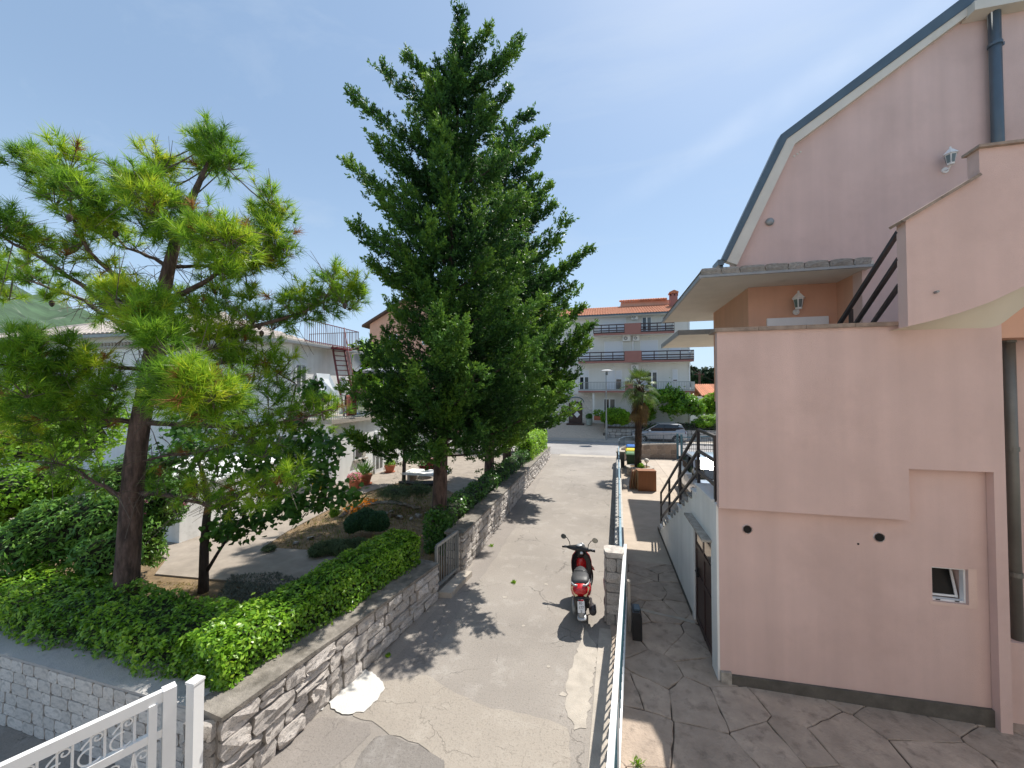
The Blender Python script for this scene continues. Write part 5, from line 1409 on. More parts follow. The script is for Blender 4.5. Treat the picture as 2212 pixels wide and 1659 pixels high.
for (a, b, n, lab) in (((745, 1128), (790, 1092), 9, 0), ((790, 1092), (850, 1088), 11, 0), ((850, 1088), (905, 1100), 9, 0)):
    pass
er = thing('stone_edging', 'curved row of thin pale stones lying in the garden bed', 'stone edging', tuple(P(840, 1090, Z=GZ)))
path = [(735, 1118), (760, 1104), (790, 1093), (820, 1088), (850, 1088), (880, 1093), (905, 1101)]
for i in range(len(path) - 1):
    for k in range(4):
        a, b = P(*path[i], Z=GZ), P(*path[i + 1], Z=GZ); q = a.lerp(b, (k + .5) / 4)
        piece('stone', rnd.choice(es), er, (q.x, q.y, GZ + .05 + (k % 2) * .03), (rnd.uniform(-.3, .3) + 1.4, rnd.uniform(-.3, .3), math.atan2((b - a).y, (b - a).x) + rnd.uniform(-.3, .3)), (.24, .05, .13))
GSTONE = ('large grey rock left of the cypress trunk in the garden bed', 'smaller grey rock just left of the large garden rock', 'flat grey rock right of the large garden rock', 'pale rock close to the tallest cypress trunk', 'dark rock touching the foot of the tallest cypress', 'small grey stone in front of the rocks by the cypress', 'smallest stone behind the large garden rock', 'pale stone near the tip of the garden bed', 'pale stone beside the lavender at the bed edge', 'small edge stone beside the marigolds', 'edge stone by the green tuft next to the paving')
for i, (x, y, s) in enumerate(((850, 1118, .22), (836, 1112, .16), (862, 1122, .2), (905, 1117, .2), (922, 1113, .18), (890, 1123, .14), (845, 1106, .12), (640, 1175, .14), (672, 1166, .16), (755, 1095, .14), (735, 1106, .18))):
    q = P(x, y, Z=GZ)
    piece('garden_stone', es[i % 5], None, (q.x, q.y, GZ + s * .22), (rnd.uniform(-.3, .3), rnd.uniform(-.3, .3), rnd.uniform(0, 6)), (s, s * .5, s * .55),
          label=GSTONE[i], category='stone', group='loose stones of the garden bed')

# ------------------------------------------------------------------ white house on the left
YZ = GZ + 0.035
wh = thing('white_house', 'white two-storey house behind the pine with balcony and pale tiled hip roof', 'house', (-14, 16, GZ))
AX = -10.95
b = MB(); b.span((-19, 13.6, 0), (AX, 24, 3.02)); b.build('wall', M['white'], wh)
b = MB(); b.span((-33, 13.2, 0), (-19.003, 24, 7.0)); b.build('wall', M['white'], wh)
b = MB(); b.span((-19, 14.0, 3.02), (-13.4, 18.1, 6.45)); b.build('wall', M['white_dirty'], wh)
b = MB(); b.span((-13.6, 13.35, 3.0), (AX + .16, 20.3, 3.18)); b.build('balcony_slab', M['concrete'], wh)
b = MB(); b.span((-19.2, 13.2, 6.45), (-13.15, 18.7, 6.60)); b.build('roof_slab', M['blockcap'], wh)
b = MB(); b.span((-19.1, 13.4, 6.60), (-13.9, 18.5, 6.78)); b.build('roof_kerb', M['fascia_stone'], wh)
b = MB(); b.bar((-13.1, 13.2, 6.50), (-13.1, 18.7, 6.50), .1, .1); b.build('gutter', M['grey_metal'], wh)
b = MB(); b.span((AX - .01, 13.61, YZ - .02), (AX + .012, 24, YZ + .14)); b.build('plinth', M['concrete'], wh)
# hip roof with its tiles
EX0, EX1, EY0, EY1, EZ = -33.5, -18.5, 12.75, 24.5, 7.05
RX0, RX1, RY, RZ = -29.0, -22.6, 18.4, 9.1
m = MB()
m.add([(EX0, EY0, EZ), (EX1, EY0, EZ), (EX1, EY1, EZ), (EX0, EY1, EZ), (RX0, RY, RZ), (RX1, RY, RZ)], [(0, 1, 5, 4), (1, 2, 5), (2, 3, 4, 5), (3, 0, 4), (0, 3, 2, 1)])
hr = m.build('roof', M['tile_pale'], wh)
b = MB(); tw_, tl_ = .30, .42
for i in range(6):
    a0, a1 = math.pi * i / 6, math.pi * (i + 1) / 6
    b.quad((-.5 * math.cos(a0), 0, .22 * math.sin(a0)), (-.5 * math.cos(a1), 0, .22 * math.sin(a1)), (-.42 * math.cos(a1), 1, .17 * math.sin(a1)), (-.42 * math.cos(a0), 1, .17 * math.sin(a0)))
b.add([(-.5 * math.cos(math.pi * i / 6), 0, .22 * math.sin(math.pi * i / 6)) for i in range(7)], [tuple(range(7))])
tile_me = bpy.data.meshes.new('roof_tile'); tile_me.from_pydata(b.v, [], b.f); tile_me.materials.append(M['tile_pale'])
sl = math.atan2(RZ - EZ, RY - EY0); rest = MB()
def on_front(x, s):
    y = EY0 + s * math.cos(sl); z = EZ + s * math.sin(sl)
    lo = EX0 + (RX0 - EX0) * (y - EY0) / (RY - EY0); hi = EX1 + (RX1 - EX1) * (y - EY0) / (RY - EY0)
    return (x, y, z + .03) if lo + .1 < x < hi - .1 else None
cnt = 0
for r_ in range(15):
    x = EX0 + .15
    while x < EX1:
        q = on_front(x, r_ * .40)
        if q:
            if cnt < 290 and x > -31:
                piece('tile', tile_me, hr, q, (sl, 0, rnd.uniform(-.02, .02)), (.29, .46, .30)); cnt += 1
            else:
                mm = Matrix.Translation(q) @ Matrix.Rotation(sl, 4, 'X')
                rest.add([mm @ Vector((vx * .29, vy * .46, vz * .30)) for vx, vy, vz in b.v], b.f)
        x += .30
se = math.atan2(RZ - EZ, EX1 - RX1)
for r_ in range(12):
    y = EY0 + .15
    while y < EY1:
        s = r_ * .40; x = EX1 - s * math.cos(se); k = (EX1 - x) / (EX1 - RX1)
        if EY0 + (RY - EY0) * k + .1 < y < EY1 + (RY - EY1) * k - .1:
            mm = Matrix.Translation((x, y, EZ + s * math.sin(se) + .03)) @ Matrix.Rotation(math.pi / 2, 4, 'Z') @ Matrix.Rotation(se, 4, 'X')
            rest.add([mm @ Vector((vx * .29, vy * .46, vz * .30)) for vx, vy, vz in b.v], b.f)
        y += .30
rest.build('tiles', M['tile_pale'], hr, kind='stuff')
b = MB(); b.tube([(EX0, EY0, EZ + .06), (RX0, RY, RZ + .06), (RX1, RY, RZ + .06), (EX1, EY0, EZ + .06)], .11, 8); b.build('ridge_tiles', M['tile_pale'], hr)
b = MB(); b.span((EX0, EY0 - .1, EZ - .16), (EX1 + .05, EY0 - .003, EZ - .02)); b.build('gutter', M['grey_metal'], wh)
b = MB()
for i in range(26): b.tube([(-25.4 + i * .22, 13.13, 6.62), (-25.4 + i * .22, 13.19, 6.62)], .085, 8)
b.span((-25.6, 13.10, 6.40), (-19.5, 13.2, 6.50)); b.build('frieze', M['concrete'], wh)
def leftwin(x0, x1, z0, z1, Y=13.2, par=wh):
    q = MB(); q.span((x0, Y - .03, z0), (x1, Y - .002, z1)); w = q.build('window', M['white_plastic'], par)
    n_ = max(1, round((x1 - x0) / .6)); st_ = (x1 - x0) / n_
    for i in range(n_):
        g = MB(); g.span((x0 + i * st_ + .06, Y - .036, z0 + .07), (x0 + (i + 1) * st_ - .06, Y - .031, z1 - .07)); g.build('pane', M['glass_curtain'], w)
    q = MB(); q.span((x0 - .08, Y - .1, z0 - .06), (x1 + .08, Y - .001, z0 - .002)); q.build('sill', M['concrete'], w)
leftwin(-21.4, -20.2, 4.5, 5.9); leftwin(-27.5, -26.2, 4.4, 5.9); leftwin(-27.5, -26, 1.3, 2.6); leftwin(-13.8, -12.6, 1.4, 2.5, 13.6)
# first-floor door on the balcony
q = MB(); q.span((-13.396, 14.15, 3.2), (-13.34, 14.85, 5.65)); d_ = q.build('balcony_door', M['white_plastic'], wh)
for y in (14.24, 14.54):
    g = MB(); g.span((-13.338, y, 4.3), (-13.332, y + .2, 5.5)); g.build('pane', M['glass_curtain'], d_)
    g = MB(); g.span((-13.338, y, 3.3), (-13.331, y + .2, 4.15)); g.build('door_panel', M['white_plastic'], d_)
# ground-floor window with curtain, white door, wall lamp
w0, w1_ = P(765, 975, X=AX), P(789, 975, X=AX)
zt_, zb_ = P(775, 957, X=AX).z, P(775, 991, X=AX).z
q = MB(); q.span((AX + .002, w0.y, zb_), (AX + .035, w1_.y, zt_)); w = q.build('window', M['white_plastic'], wh)
g = MB(); g.span((AX + .033, w0.y + .06, zb_ + .06), (AX + .040, (w0.y * .4 + w1_.y * .6), zt_ - .06)); g.build('pane', M['glass'], w)
g = MB()
for i in range(6):
    y = w0.y * .36 + w1_.y * .64 + i * (w1_.y - w0.y) * .05; g.span((AX + .036, y, zb_ + .07), (AX + .05 + (i % 2) * .02, y + (w1_.y - w0.y) * .05, zt_ - .05))
g.build('curtain', M['cream'], w)
g = MB(); g.span((AX, w0.y - .08, zb_ - .08), (AX + .1, w1_.y + .08, zb_ - .002)); g.build('sill', M['concrete'], w)
q0, q1 = P(808, 1010, X=AX).y, P(826, 1010, X=AX).y
q = MB(); q.span((AX + .002, q0, YZ), (AX + .06, q1, YZ + 2.05)); d_ = q.build('house_door', M['white_plastic'], wh)
for k in (.12, .56):
    g = MB(); g.span((AX + .061, q0 + (q1 - q0) * k, YZ + .2), (AX + .066, q0 + (q1 - q0) * (k + .32), YZ + 1.9)); g.build('pane', M['glass_curtain'], d_)
v = P(722, 925, Y=13.6); q = MB(); q.tube([(v.x, 13.6, v.z + .1), (v.x, 13.45, v.z + .12), (v.x, 13.42, v.z + .05)], .02, 6); q.lathe((v.x, 13.42, v.z - .12), [(.05, 0), (.09, .06), (.10, .12), (.05, .17)], 10); q.build('wall_lamp', M['grey_metal'], wh)
# low white annex wall in front
b = MB(); b.prism([(7.75, 0), (7.75, 1.55), (9.8, 1.9), (11.4, 1.9), (11.4, 0)], 'X', -14.5, -10.9); b.build('annex_wall', M['white_dirty'], wh)
b = MB(); b.prism([(7.7, 1.56), (7.7, 1.62), (9.8, 1.97), (11.45, 1.97), (11.45, 1.91), (9.8, 1.91)], 'X', -14.5, -10.85); b.build('annex_cap', M['white'], wh)
# balcony railing
br_ = []
def rail_run(a, c, n, name, par, mat, z0, h, bar=.02):
    a, c = Vector(a), Vector(c)
    for z in (z0 + h, z0 + .08):
        q = MB(); q.bar(a + up(z), c + up(z), .04, .035); q.build('rail', mat, par)
    q = MB(); q.bar((0, 0, z0), (0, 0, z0 + h), bar, bar, (0, 1, 0)); me = bpy.data.meshes.new('balcony_bar'); me.from_pydata(q.v, [], q.f); me.materials.append(mat)
    for i in range(n + 1): piece('bar', me, par, a.lerp(c, i / n))
M['rail_green'] = pm('grey_green_railing', (.30, .36, .33), .5, .12, 5, .05, 50)
rail_run((AX + .08, 13.42, 0), (AX + .08, 20.2, 0), 58, 'rail', wh, M['rail_green'], 3.18, .98)
rail_run((-13.5, 13.42, 0), (AX + .06, 13.42, 0), 20, 'rail', wh, M['rail_green'], 3.18, .98)
rail_run((-13.28, 14.6, 0), (-13.28, 18.5, 0), 30, 'rail', wh, M['red_iron'], 6.62, 1.05, .016)
rail_run((-16.5, 18.5, 0), (-13.3, 18.5, 0), 24, 'rail', wh, M['grey_metal'], 6.62, 1.05, .016)
# steep red iron stair from balcony to roof
s0, s1 = Vector((-11.55, 15.55, 3.18)), Vector((-13.05, 16.55, 6.62))
dr = (s1 - s0); hz = Vector((dr.x, dr.y, 0)).normalized(); pw = Vector((-hz.y, hz.x, 0)) * .28
for sgn in (-1, 1):
    q = MB(); q.bar(s0 + pw * sgn, s1 + pw * sgn, .04, .16); q.build('stair_stringer', M['red_iron'], wh)
for i in range(1, 14):
    c = s0.lerp(s1, i / 14); q = MB(); q.bar(c - pw, c + pw, .22, .03); q.build('tread', M['red_iron'], wh)
for sgn in (-1,):
    q = MB(); q.bar(s0 + pw * sgn + up(.95), s1 + pw * sgn + up(1.0), .035); 
    for i in range(0, 12): c = s0.lerp(s1, i / 11) + pw * sgn; q.bar(c, c + up(.97), .014)
    q.build('stair_handrail', M['red_iron'], wh)
b = MB(); b.box((-13.15, 16.6, 6.5), (.9, 1.1, .08)); b.build('stair_landing', M['red_iron'], wh)
v = P(767, 783, d=20.6)
sd = thing('satellite_dish', 'round grey satellite dish on the far corner of the white house', 'satellite dish', tuple(v))
q = MB(); rings = []
for i in range(6):
    r_ = .48 * i / 5 + .01; rings.append([v + Vector((-.25 * 0 + .30 * r_ * r_ * 1.2, r_ * math.cos(t) * .75, r_ * math.sin(t))) for t in np.linspace(0, 2 * math.pi, 17)[:-1]])
q.loft(rings, False); q.build('reflector', M['grey_metal'], sd)
q = MB(); q.tube([v, v + Vector((-.6, -.1, -.1))], .03, 6); q.tube([v + Vector((.0, 0, -.4)), v + Vector((.4, 0, -.1))], .015, 5); q.build('arm', M['grey_metal'], sd)
# white board leaning, towels, boxes of plants on the balcony
pb = [P(683, 806, d=17.0), P(712, 808, d=17.2), P(735, 858, d=16.6), P(701, 872, d=16.4)]
q = MB(); nn_ = (pb[1] - pb[0]).cross(pb[3] - pb[0]).normalized() * .04
q.loft([[p for p in pb], [p + nn_ for p in pb]]); q.build('white_board', M['white'], label='large white board leaning on the balcony beside the red iron stair', category='board')
def towel(y0, y1, drop, mat, lab):
    q = MB(); x = AX + .08; n_ = 10; rings = []
    for i in range(n_ + 1):
        y = y0 + (y1 - y0) * i / n_; w = .012 * math.sin(i * 2.1)
        rings.append([(x - .045, y, 4.17 - drop * .5), (x - .04, y, 4.1), (x - .02, y, 4.195), (x + .03, y, 4.195), (x + .045 + w, y, 4.1), (x + .05 + w * 2.2, y, 4.17 - drop * .6), (x + .052 + w * 3, y, 4.17 - drop)])
    q.loft(rings, False, False); q.build('towel', mat, label=lab, category='towel', smooth=True)
towel(14.28, 14.95, .88, pm('brown_towel', (.20, .06, .045), .95, .1, 20, .4, 120), 'reddish brown towel hanging over the balcony railing')
towel(15.65, 16.35, .72, pm('cream_towel', (.62, .55, .45), .95, .06, 20, .4, 120), 'cream towel hanging over the balcony railing')
def planter_box(lab, c, size, mat, leafmat, n, L, W, flower=None):
    t = thing('planter', lab, 'planter', c)
    q = MB(); q.loft([[(c[0] - size[0] * k, c[1] - size[1] * k, c[2] + z), (c[0] + size[0] * k, c[1] - size[1] * k, c[2] + z), (c[0] + size[0] * k, c[1] + size[1] * k, c[2] + z), (c[0] - size[0] * k, c[1] + size[1] * k, c[2] + z)] for k, z in ((.42, 0), (.5, size[2]))]); q.build('box', mat, t)
    bl = [((c[0], c[1], c[2] + size[2] * 1.2), (size[0] * .6, size[1] * .6, size[2] * .8))]
    raw_mesh('foliage', blob_leaves(bl, n, L, W, .06, .06), 4, leafmat, t)
    if flower: raw_mesh('flowers', blob_leaves([((c[0], c[1], c[2] + size[2] * 1.45), (size[0] * .6, size[1] * .6, size[2] * .6))], n // 2, .06, .055, .05, .03), 4, flower, t, kind='stuff')
v = P(674, 872, d=15.3); planter_box('brown flower box with large green leaves fixed before the balcony', (v.x, 13.3, v.z - .05), (.8, .25, .28), M['bark_pine'], LF['oleander'], 260, .22, .15)
v = P(752, 846, X=AX + .25); planter_box('dark pot of magenta flowers on the balcony railing beside the brown towel', (v.x, v.y + .9, 4.0), (.35, .45, .22), M['black_plastic'], LF['oleander'], 200, .08, .05, LF['magenta'])
def pot(lab, px, py, r, h, d, leafmat, n, L, W, flower=None, spiky=False):
    c = P(px, py, Z=YZ); t = thing('flower_pot', lab, 'flower pot', tuple(c))
    q = MB(); q.lathe(c, [(r * .68, .02), (r * .95, h * .8), (r * 1.05, h * .82), (r * 1.05, h), (r * .9, h)], 16); q.build('pot', M['terracotta'], t)
    q = MB(); q.lathe(c, [(r * .9, .003), (r * 1.05, .04)], 16); q.build('saucer', M['terracotta'], t)
    if spiky:
        cc = np.repeat(np.array([[c.x, c.y, c.z + h + .02]]), n, 0) + G.normal(size=(n, 3)) * r * .35
        dd_ = unit(G.normal(size=(n, 3)) * .6 + np.array((0, 0, 1.0))); raw_mesh('leaves', leaf_quads(cc + dd_ * L * .5, dd_, G.normal(size=(n, 3)), L, W), 4, leafmat, t)
    else:
        raw_mesh('leaves', blob_leaves([((c.x, c.y, c.z + h + r * .4), (r * 1.05, r * 1.05, r * .7))], n, L, W, .04, .05), 4, leafmat, t)
    if flower: raw_mesh('flowers', blob_leaves([((c.x, c.y, c.z + h + r * .6), (r * 1.15, r * 1.15, r * .7))], int(n * .8), .07, .06, .04, .03), 4, flower, t, kind='stuff')
pot('terracotta pot of pink and white flowers at the white house corner', 766, 1057, .25, .38, 0, LF['oleander'], 260, .09, .04, LF['pinkfl'])
pot('large terracotta pot with a spiky green plant beside the pink flowers', 788, 1046, .30, .42, 0, LF['oleander'], 140, .55, .035, None, True)
pot('terracotta pot with yellowish plant next to the white house door', 842, 1020, .26, .34, 0, LF['bright'], 240, .12, .05)
v = P(688, 1056, Z=YZ)
q = MB(); rg = []
for k, z, w in ((0, 0, .24), (1, .25, .26), (2, .5, .22), (3, .62, .16)):
    rg.append([(v.x + w * math.cos(t) * rnd.uniform(.85, 1.1), v.y + w * .8 * math.sin(t) * rnd.uniform(.85, 1.1), v.z + z) for t in np.linspace(0, 6.283, 11)[:-1]])
q.loft(rg); q.build('yellow_sack', pm('yellow_plastic_sack', (.70, .46, .01), .5, .1, 6, .3, 20), label='crumpled yellow sack standing by the white house corner', category='sack')
bush('red_bush', 'red-leaved bush in the yard behind the tallest cypress trunk', 'bush', tuple(P(925, 1030, Z=YZ)), [vb(925, 1006, 20, 20, 18)], 1500, .12, .06, leaf_mat('red_leaf', [(.16, .02, .02), (.30, .06, .05)], .5, .2), .8)
v = P(915, 1045, Z=YZ)
wt_ = thing('white_bench', 'low white slab bench with a black cover under the cypress boughs', 'bench', (v.x, v.y, YZ))
q = MB(); q.box((v.x, v.y + .3, YZ + .42), (1.9, .9, .10)); q.build('seat', M['white'], wt_)
for s_ in (-.7, .7):
    q = MB(); q.box((v.x + s_, v.y + .3, YZ + .185), (.12, .7, .37)); q.build('leg', M['concrete'], wt_)
q = MB(); q.tube([(v.x - 1.0, v.y - .3, YZ + .08), (v.x - .3, v.y - .35, YZ + .1), (v.x + .5, v.y - .3, YZ + .12), (v.x + 1.0, v.y - .25, YZ + .08)], [.06, .09, .12, .1], 8)
q.build('black_tarp', M['black_plastic'], label='rolled black tarpaulin lying on the ground before the white bench', category='tarpaulin')
ps = thing('parasol', 'grey-white garden parasol at the end of the balcony behind the red stair', 'parasol', (-12.2, 19.3, 3.18))
q = MB()
n8 = [(1.15 * math.cos(k * math.pi / 4), 1.15 * math.sin(k * math.pi / 4)) for k in range(8)]
q.add([(-12.2, 19.3, 5.95)] + [(-12.2 + x, 19.3 + y, 5.52) for x, y in n8] + [(-12.2 + x, 19.3 + y, 5.40) for x, y in n8], [(0, 1 + k, 1 + (k + 1) % 8) for k in range(8)] + [(1 + k, 9 + k, 9 + (k + 1) % 8, 1 + (k + 1) % 8) for k in range(8)])
q.build('canopy', pm('grey_parasol_cloth', (.34, .35, .38), .9, .08, 4, .2, 60), ps)
q = MB(); q.tube([(-12.2, 19.3, 3.18), (-12.2, 19.3, 6.0)], .025, 8); q.build('pole', M['grey_metal'], ps)
q = MB(); q.lathe((-12.2, 19.3, 3.18), [(.3, 0), (.3, .08), (.06, .12)], 14); q.build('base', M['concrete'], ps)
q = MB(); q.box(tuple(P(773, 893, X=AX - .3)), (.3, .5, .16)); q.v = [(x, y, z + 3.18 + .085 - P(773, 893, X=AX - .3).z) for x, y, z in q.v]; q.build('blue_tub', pm('blue_plastic', (.01, .06, .35), .4, .05, 5, 0), label='small blue tub on the balcony floor behind the railing', category='tub')

# ------------------------------------------------------------------ terracotta house and trees beyond
th_ = thing('terracotta_house', 'terracotta coloured house with dark roof edge behind the cypresses', 'house', (-22, 43, 0))
e0 = P(799, 700, Y=38); hx = e0.x
q = MB(); q.prism([(hx, 0), (hx, e0.z), (hx + 7, e0.z + 3.6), (hx + 14, e0.z), (hx + 14, 0)], 'Y', 38, 50); q.build('wall', M['salmon'], th_)
q = MB(); q.prism([(hx - .7, e0.z - .15), (hx + 7, e0.z + 3.85), (hx + 14.7, e0.z - .15), (hx + 14.7, e0.z - .40), (hx + 7, e0.z + 3.58), (hx - .7, e0.z - .40)], 'Y', 37.5, 50.5); q.build('roof', pm('dark_roof_edge', (.10, .06, .045), .8, .2, 3, .2, 30), th_)
for wz in (3.5, 6.5, 9.5):
    for wx in (3, 7, 11):
        q = MB(); q.span((hx + wx - .5, 37.95, wz), (hx + wx + .5, 37.998, wz + 1.3)); w = q.build('window', M['white_plastic'], th_)
        g = MB(); g.span((hx + wx - .4, 37.93, wz + .1), (hx + wx + .4, 37.949, wz + 1.2)); g.build('pane', M['glass'], w)
bush('broad_tree', 'light green leafy tree between the white house and the cypresses', 'tree', tuple(P(800, 940, Z=GZ)), [vb(790, 770, 45, 36, 27), vb(830, 790, 50, 40, 27), vb(770, 830, 50, 50, 27), vb(850, 850, 60, 50, 26)], 8000, .26, .15, LF['bright'], .7, amp=.5, inward=.4, stems=3)
bush('broad_tree', 'mid-green trees low behind the balcony railing', 'tree', tuple(P(870, 930, Z=GZ)), [vb(870, 880, 60, 40, 24), vb(930, 890, 60, 40, 25)], 4500, .22, .12, LF['oleander'], .7, amp=.4, inward=.3, stems=2)
bush('broad_tree', 'shady tree behind the far cypress trunks near the street', 'tree', tuple(P(1110, 980, Z=GZ)), [vb(1080, 900, 70, 60, 27), vb(1140, 915, 40, 44, 26.5)], 5000, .24, .13, LF['oleander'], .7, amp=.4, inward=.3, stems=2)

# ------------------------------------------------------------------ apartment building across the street
c5 = crop(1450, 750, 3.016)
FYY = 39.5
ab = thing('apartment_building', 'white four-storey apartment building with brown balconies across the street', 'apartment building', (2, 44, 0))
def F(x, y, Y=FYY): return P(*c5(x, y), Y=Y)
XR = F(1318, 700).x; XL = -9.0
ZE = F(800, 343, 39.0).z
M['fwhite'] = pm('apartment_render', (.70, .69, .655), .9, .05, .6, .15, 40, streak=.02)
b = MB(); b.span((XL, FYY, 0), (XR, 50, ZE)); b.build('wall', M['fwhite'], ab)
def fbox(x0, y0, x1, y1, name, mat, par, t0=.0, t1=.06, Y=FYY):
    a, c = F(x0, y0, Y), F(x1, y1, Y)
    q = MB(); q.span((a.x, Y - t1, min(a.z, c.z)), (c.x, Y - t0, max(a.z, c.z))); return q.build(name, mat, par)
M['shutter'] = pm('white_roller_shutter', (.68, .70, .74), .6, .03, 3, .3, 12, stretch=(.1, .1, 14))
M['brown_panel'] = pm('brown_balcony_panel', (.33, .15, .125), .85, .06, 2, .1, 40)
M['brown_wood'] = pm('dark_brown_slat', (.05, .028, .030), .7, .2, 5, .2, 30)
def window(x0, y0, x1, y1, glass_frac=None, panes=2, nm='window'):
    w = fbox(x0, y0, x1, y1, nm, M['white_plastic'], ab, .002, .07)
    a, c = F(x0, y0), F(x1, y1); H = a.z - c.z; W_ = c.x - a.x
    if glass_frac is None:
        q = MB(); q.span((a.x + .05, FYY - .085, c.z + .04), (c.x - .05, FYY - .072, a.z - .04)); q.build('shutter', M['shutter'], w)
    else:
        g0, g1 = glass_frac
        if g0 > .02:
            q = MB(); q.span((a.x + .05, FYY - .085, a.z - H * g0), (c.x - .05, FYY - .072, a.z - .04)); q.build('shutter', M['shutter'], w)
        for i in range(panes):
            q = MB(); q.span((a.x + .07 + W_ / panes * i, FYY - .080, a.z - H * g1 + .05), (a.x - .07 + W_ / panes * (i + 1), FYY - .0715, a.z - H * g0 - .06)); q.build('pane', M['glass_curtain'] if i % 2 else M['glass'], w)
window(920, 352, 1000, 470, (0.02, .98)); window(560, 352, 790, 470); window(1080, 352, 1120, 470)
window(610, 556, 765, 700); window(905, 546, 1055, 700); window(1145, 541, 1238, 640); window(405, 560, 490, 700)
window(405, 793, 485, 955, (.32, .98)); window(615, 793, 700, 955); window(702, 793, 757, 955, (.42, .98), 1)
window(885, 788, 950, 950); window(958, 790, 1048, 950, (.10, .98)); window(1170, 785, 1216, 885, (.80, .98), 1)
window(605, 1024, 702, 1130, (.02, .98))
fbox(1170, 640, 1172, 641, 'spot', M['fwhite'], ab) if False else None
# air conditioners
for (x0, y0, x1, y1) in ((832, 338, 884, 376), (760, 511, 825, 553), (845, 511, 897, 549), (832, 748, 890, 788)):
    o = fbox(x0, y0, x1, y1, 'air_conditioner', M['white_plastic'], ab, .05, .40)
    a, c = F(x0, y0), F(x1, y1); k = c.x - a.x
    q = MB(); r_ = (a.z - c.z) * .36; q.tube([(a.x + k * .38, FYY - .405, (a.z + c.z) / 2), (a.x + k * .38, FYY - .399, (a.z + c.z) / 2)], r_, 14); q.build('fan_grille', M['grey_metal'], o)
    q = MB(); q.tube([(a.x + k * .38, FYY - .41, (a.z + c.z) / 2), (a.x + k * .38, FYY - .404, (a.z + c.z) / 2)], r_ * .3, 10); q.build('fan_hub', M['white_plastic'], o)
a = F(845, 515); c = F(845, 632); q = MB(); q.tube([(a.x, FYY - .06, a.z), (a.x, FYY - .06, c.z)], .07, 8); q.build('drain_pipe', M['white_plastic'], ab)
a = F(1305, 345); q = MB(); q.tube([(a.x, FYY - .06, ZE - .2), (a.x, FYY - .06, 1.2)], .05, 8); q.build('downpipe', M['white_plastic'], ab)
for (x, y) in ((683, 532), (985, 527), (1188, 522), (685, 760), (970, 752), (690, 372)):
    a = F(x, y); q = MB(); q.lathe((a.x, FYY - .1, a.z - .06), [(.04, 0), (.09, .05), (.06, .11), (.02, .13)], 8); q.build('balcony_lamp', M['white_plastic'], ab)
# balconies
BY = 38.15
def balcony(x0, x1, yslab, ytop, panel, kind):
    a, c = F(x0, yslab, BY), F(x1, yslab, BY); zf_ = (a.z + c.z) / 2; top = F((x0 + x1) / 2, ytop, BY).z
    q = MB(); q.span((a.x, BY, zf_ - .02), (c.x, FYY - .003, zf_ + .14)); q.build('balcony_slab', M['fwhite'], ab)
    q = MB(); q.span((a.x - .02, BY - .02, zf_ - .06), (c.x + .02, BY + .06, zf_ + .12)); q.build('slab_edge', M['brown_panel'], ab)
    p0, p1 = F(panel[0], yslab, BY).x, F(panel[1], yslab, BY).x
    q = MB(); q.span((p0, BY - .05, zf_ - .03), (p1, BY + .05, top + .06)); q.build('balcony_panel', M['brown_panel'], ab)
    for (s, e) in ((a.x, p0), (p1, c.x)):
        nm = 4
        if kind == 'slat':
            for z in (top - .02, zf_ + .62, zf_ + .38, zf_ + .18):
                q = MB(); q.span((s, BY - .03, z - .055), (e, BY + .0, z + .045)); q.build('slat', M['brown_wood'], ab)
            for i in range(nm + 1):
                x = s + (e - s) * i / nm; q = MB(); q.span((x - .04, BY + .002, zf_ + .12), (x + .04, BY + .07, top + .03)); q.build('balcony_post', M['brown_wood'], ab)
        else:
            for z in (top, zf_ + .22):
                q = MB(); q.span((s, BY - .02, z - .025), (e, BY + .02, z + .025)); q.build('rail', M['grey_metal'], ab)
            n_ = int((e - s) / .14); q = MB()
            for i in range(n_ + 1): x = s + (e - s) * i / n_; q.span((x - .014, BY - .014, zf_ + .2), (x + .014, BY + .014, top))
            q.build('railing_bars', M['grey_metal'], ab)
    q = MB(); q.span((c.x - .06, BY, zf_ + .14), (c.x, FYY, top)); q.build('balcony_side', M['fwhite'], ab)
balcony(523, 1186, 490, 408, (778, 912), 'slat')
balcony(398, 1348, 722, 636, (778, 917), 'slat')
balcony(398, 1356, 970, 888, (782, 850), 'bars')
# ground floor: stone-faced entrance, pillar, arched door
a, c = F(300, 985), F(512, 1222)
q = MB(); q.span((a.x - 2, FYY - .08, c.z - .1), (c.x, FYY - .002, a.z)); ew = q.build('entrance_wall', M['block'], ab)
fl = stone_meshes(M['block'], 4, 71, .03, 'facing_stone')
z = c.z; r_ = 0; nst_ = 0
while z < a.z - .1:
    x = c.x - .02 - (r_ % 2) * .15
    while x > F(432, 1100).x and nst_ < 150:
        w_ = rnd.uniform(.26, .4); piece('facing_stone', fl[nst_ % 4], ew, (x - w_ / 2, FYY - .09, z + .11), (0, 0, 0), (w_ - .02, .03, .20)); x -= w_; nst_ += 1
    z += .215; r_ += 1
a, c = F(318, 1048), F(430, 1225); w_ = c.x - a.x; xm = (a.x + c.x) / 2
arch = [(a.x, c.z), (c.x, c.z), (c.x, a.z - .25)] + [(xm + w_ / 2 * math.cos(t), a.z - .25 + .25 * math.sin(t)) for t in np.linspace(0, math.pi, 9)[1:-1]] + [(a.x, a.z - .25)]
q = MB(); q.prism(arch, 'Y', FYY - .16, FYY - .081); ed = q.build('entrance_door', M['brown_door'], ab)
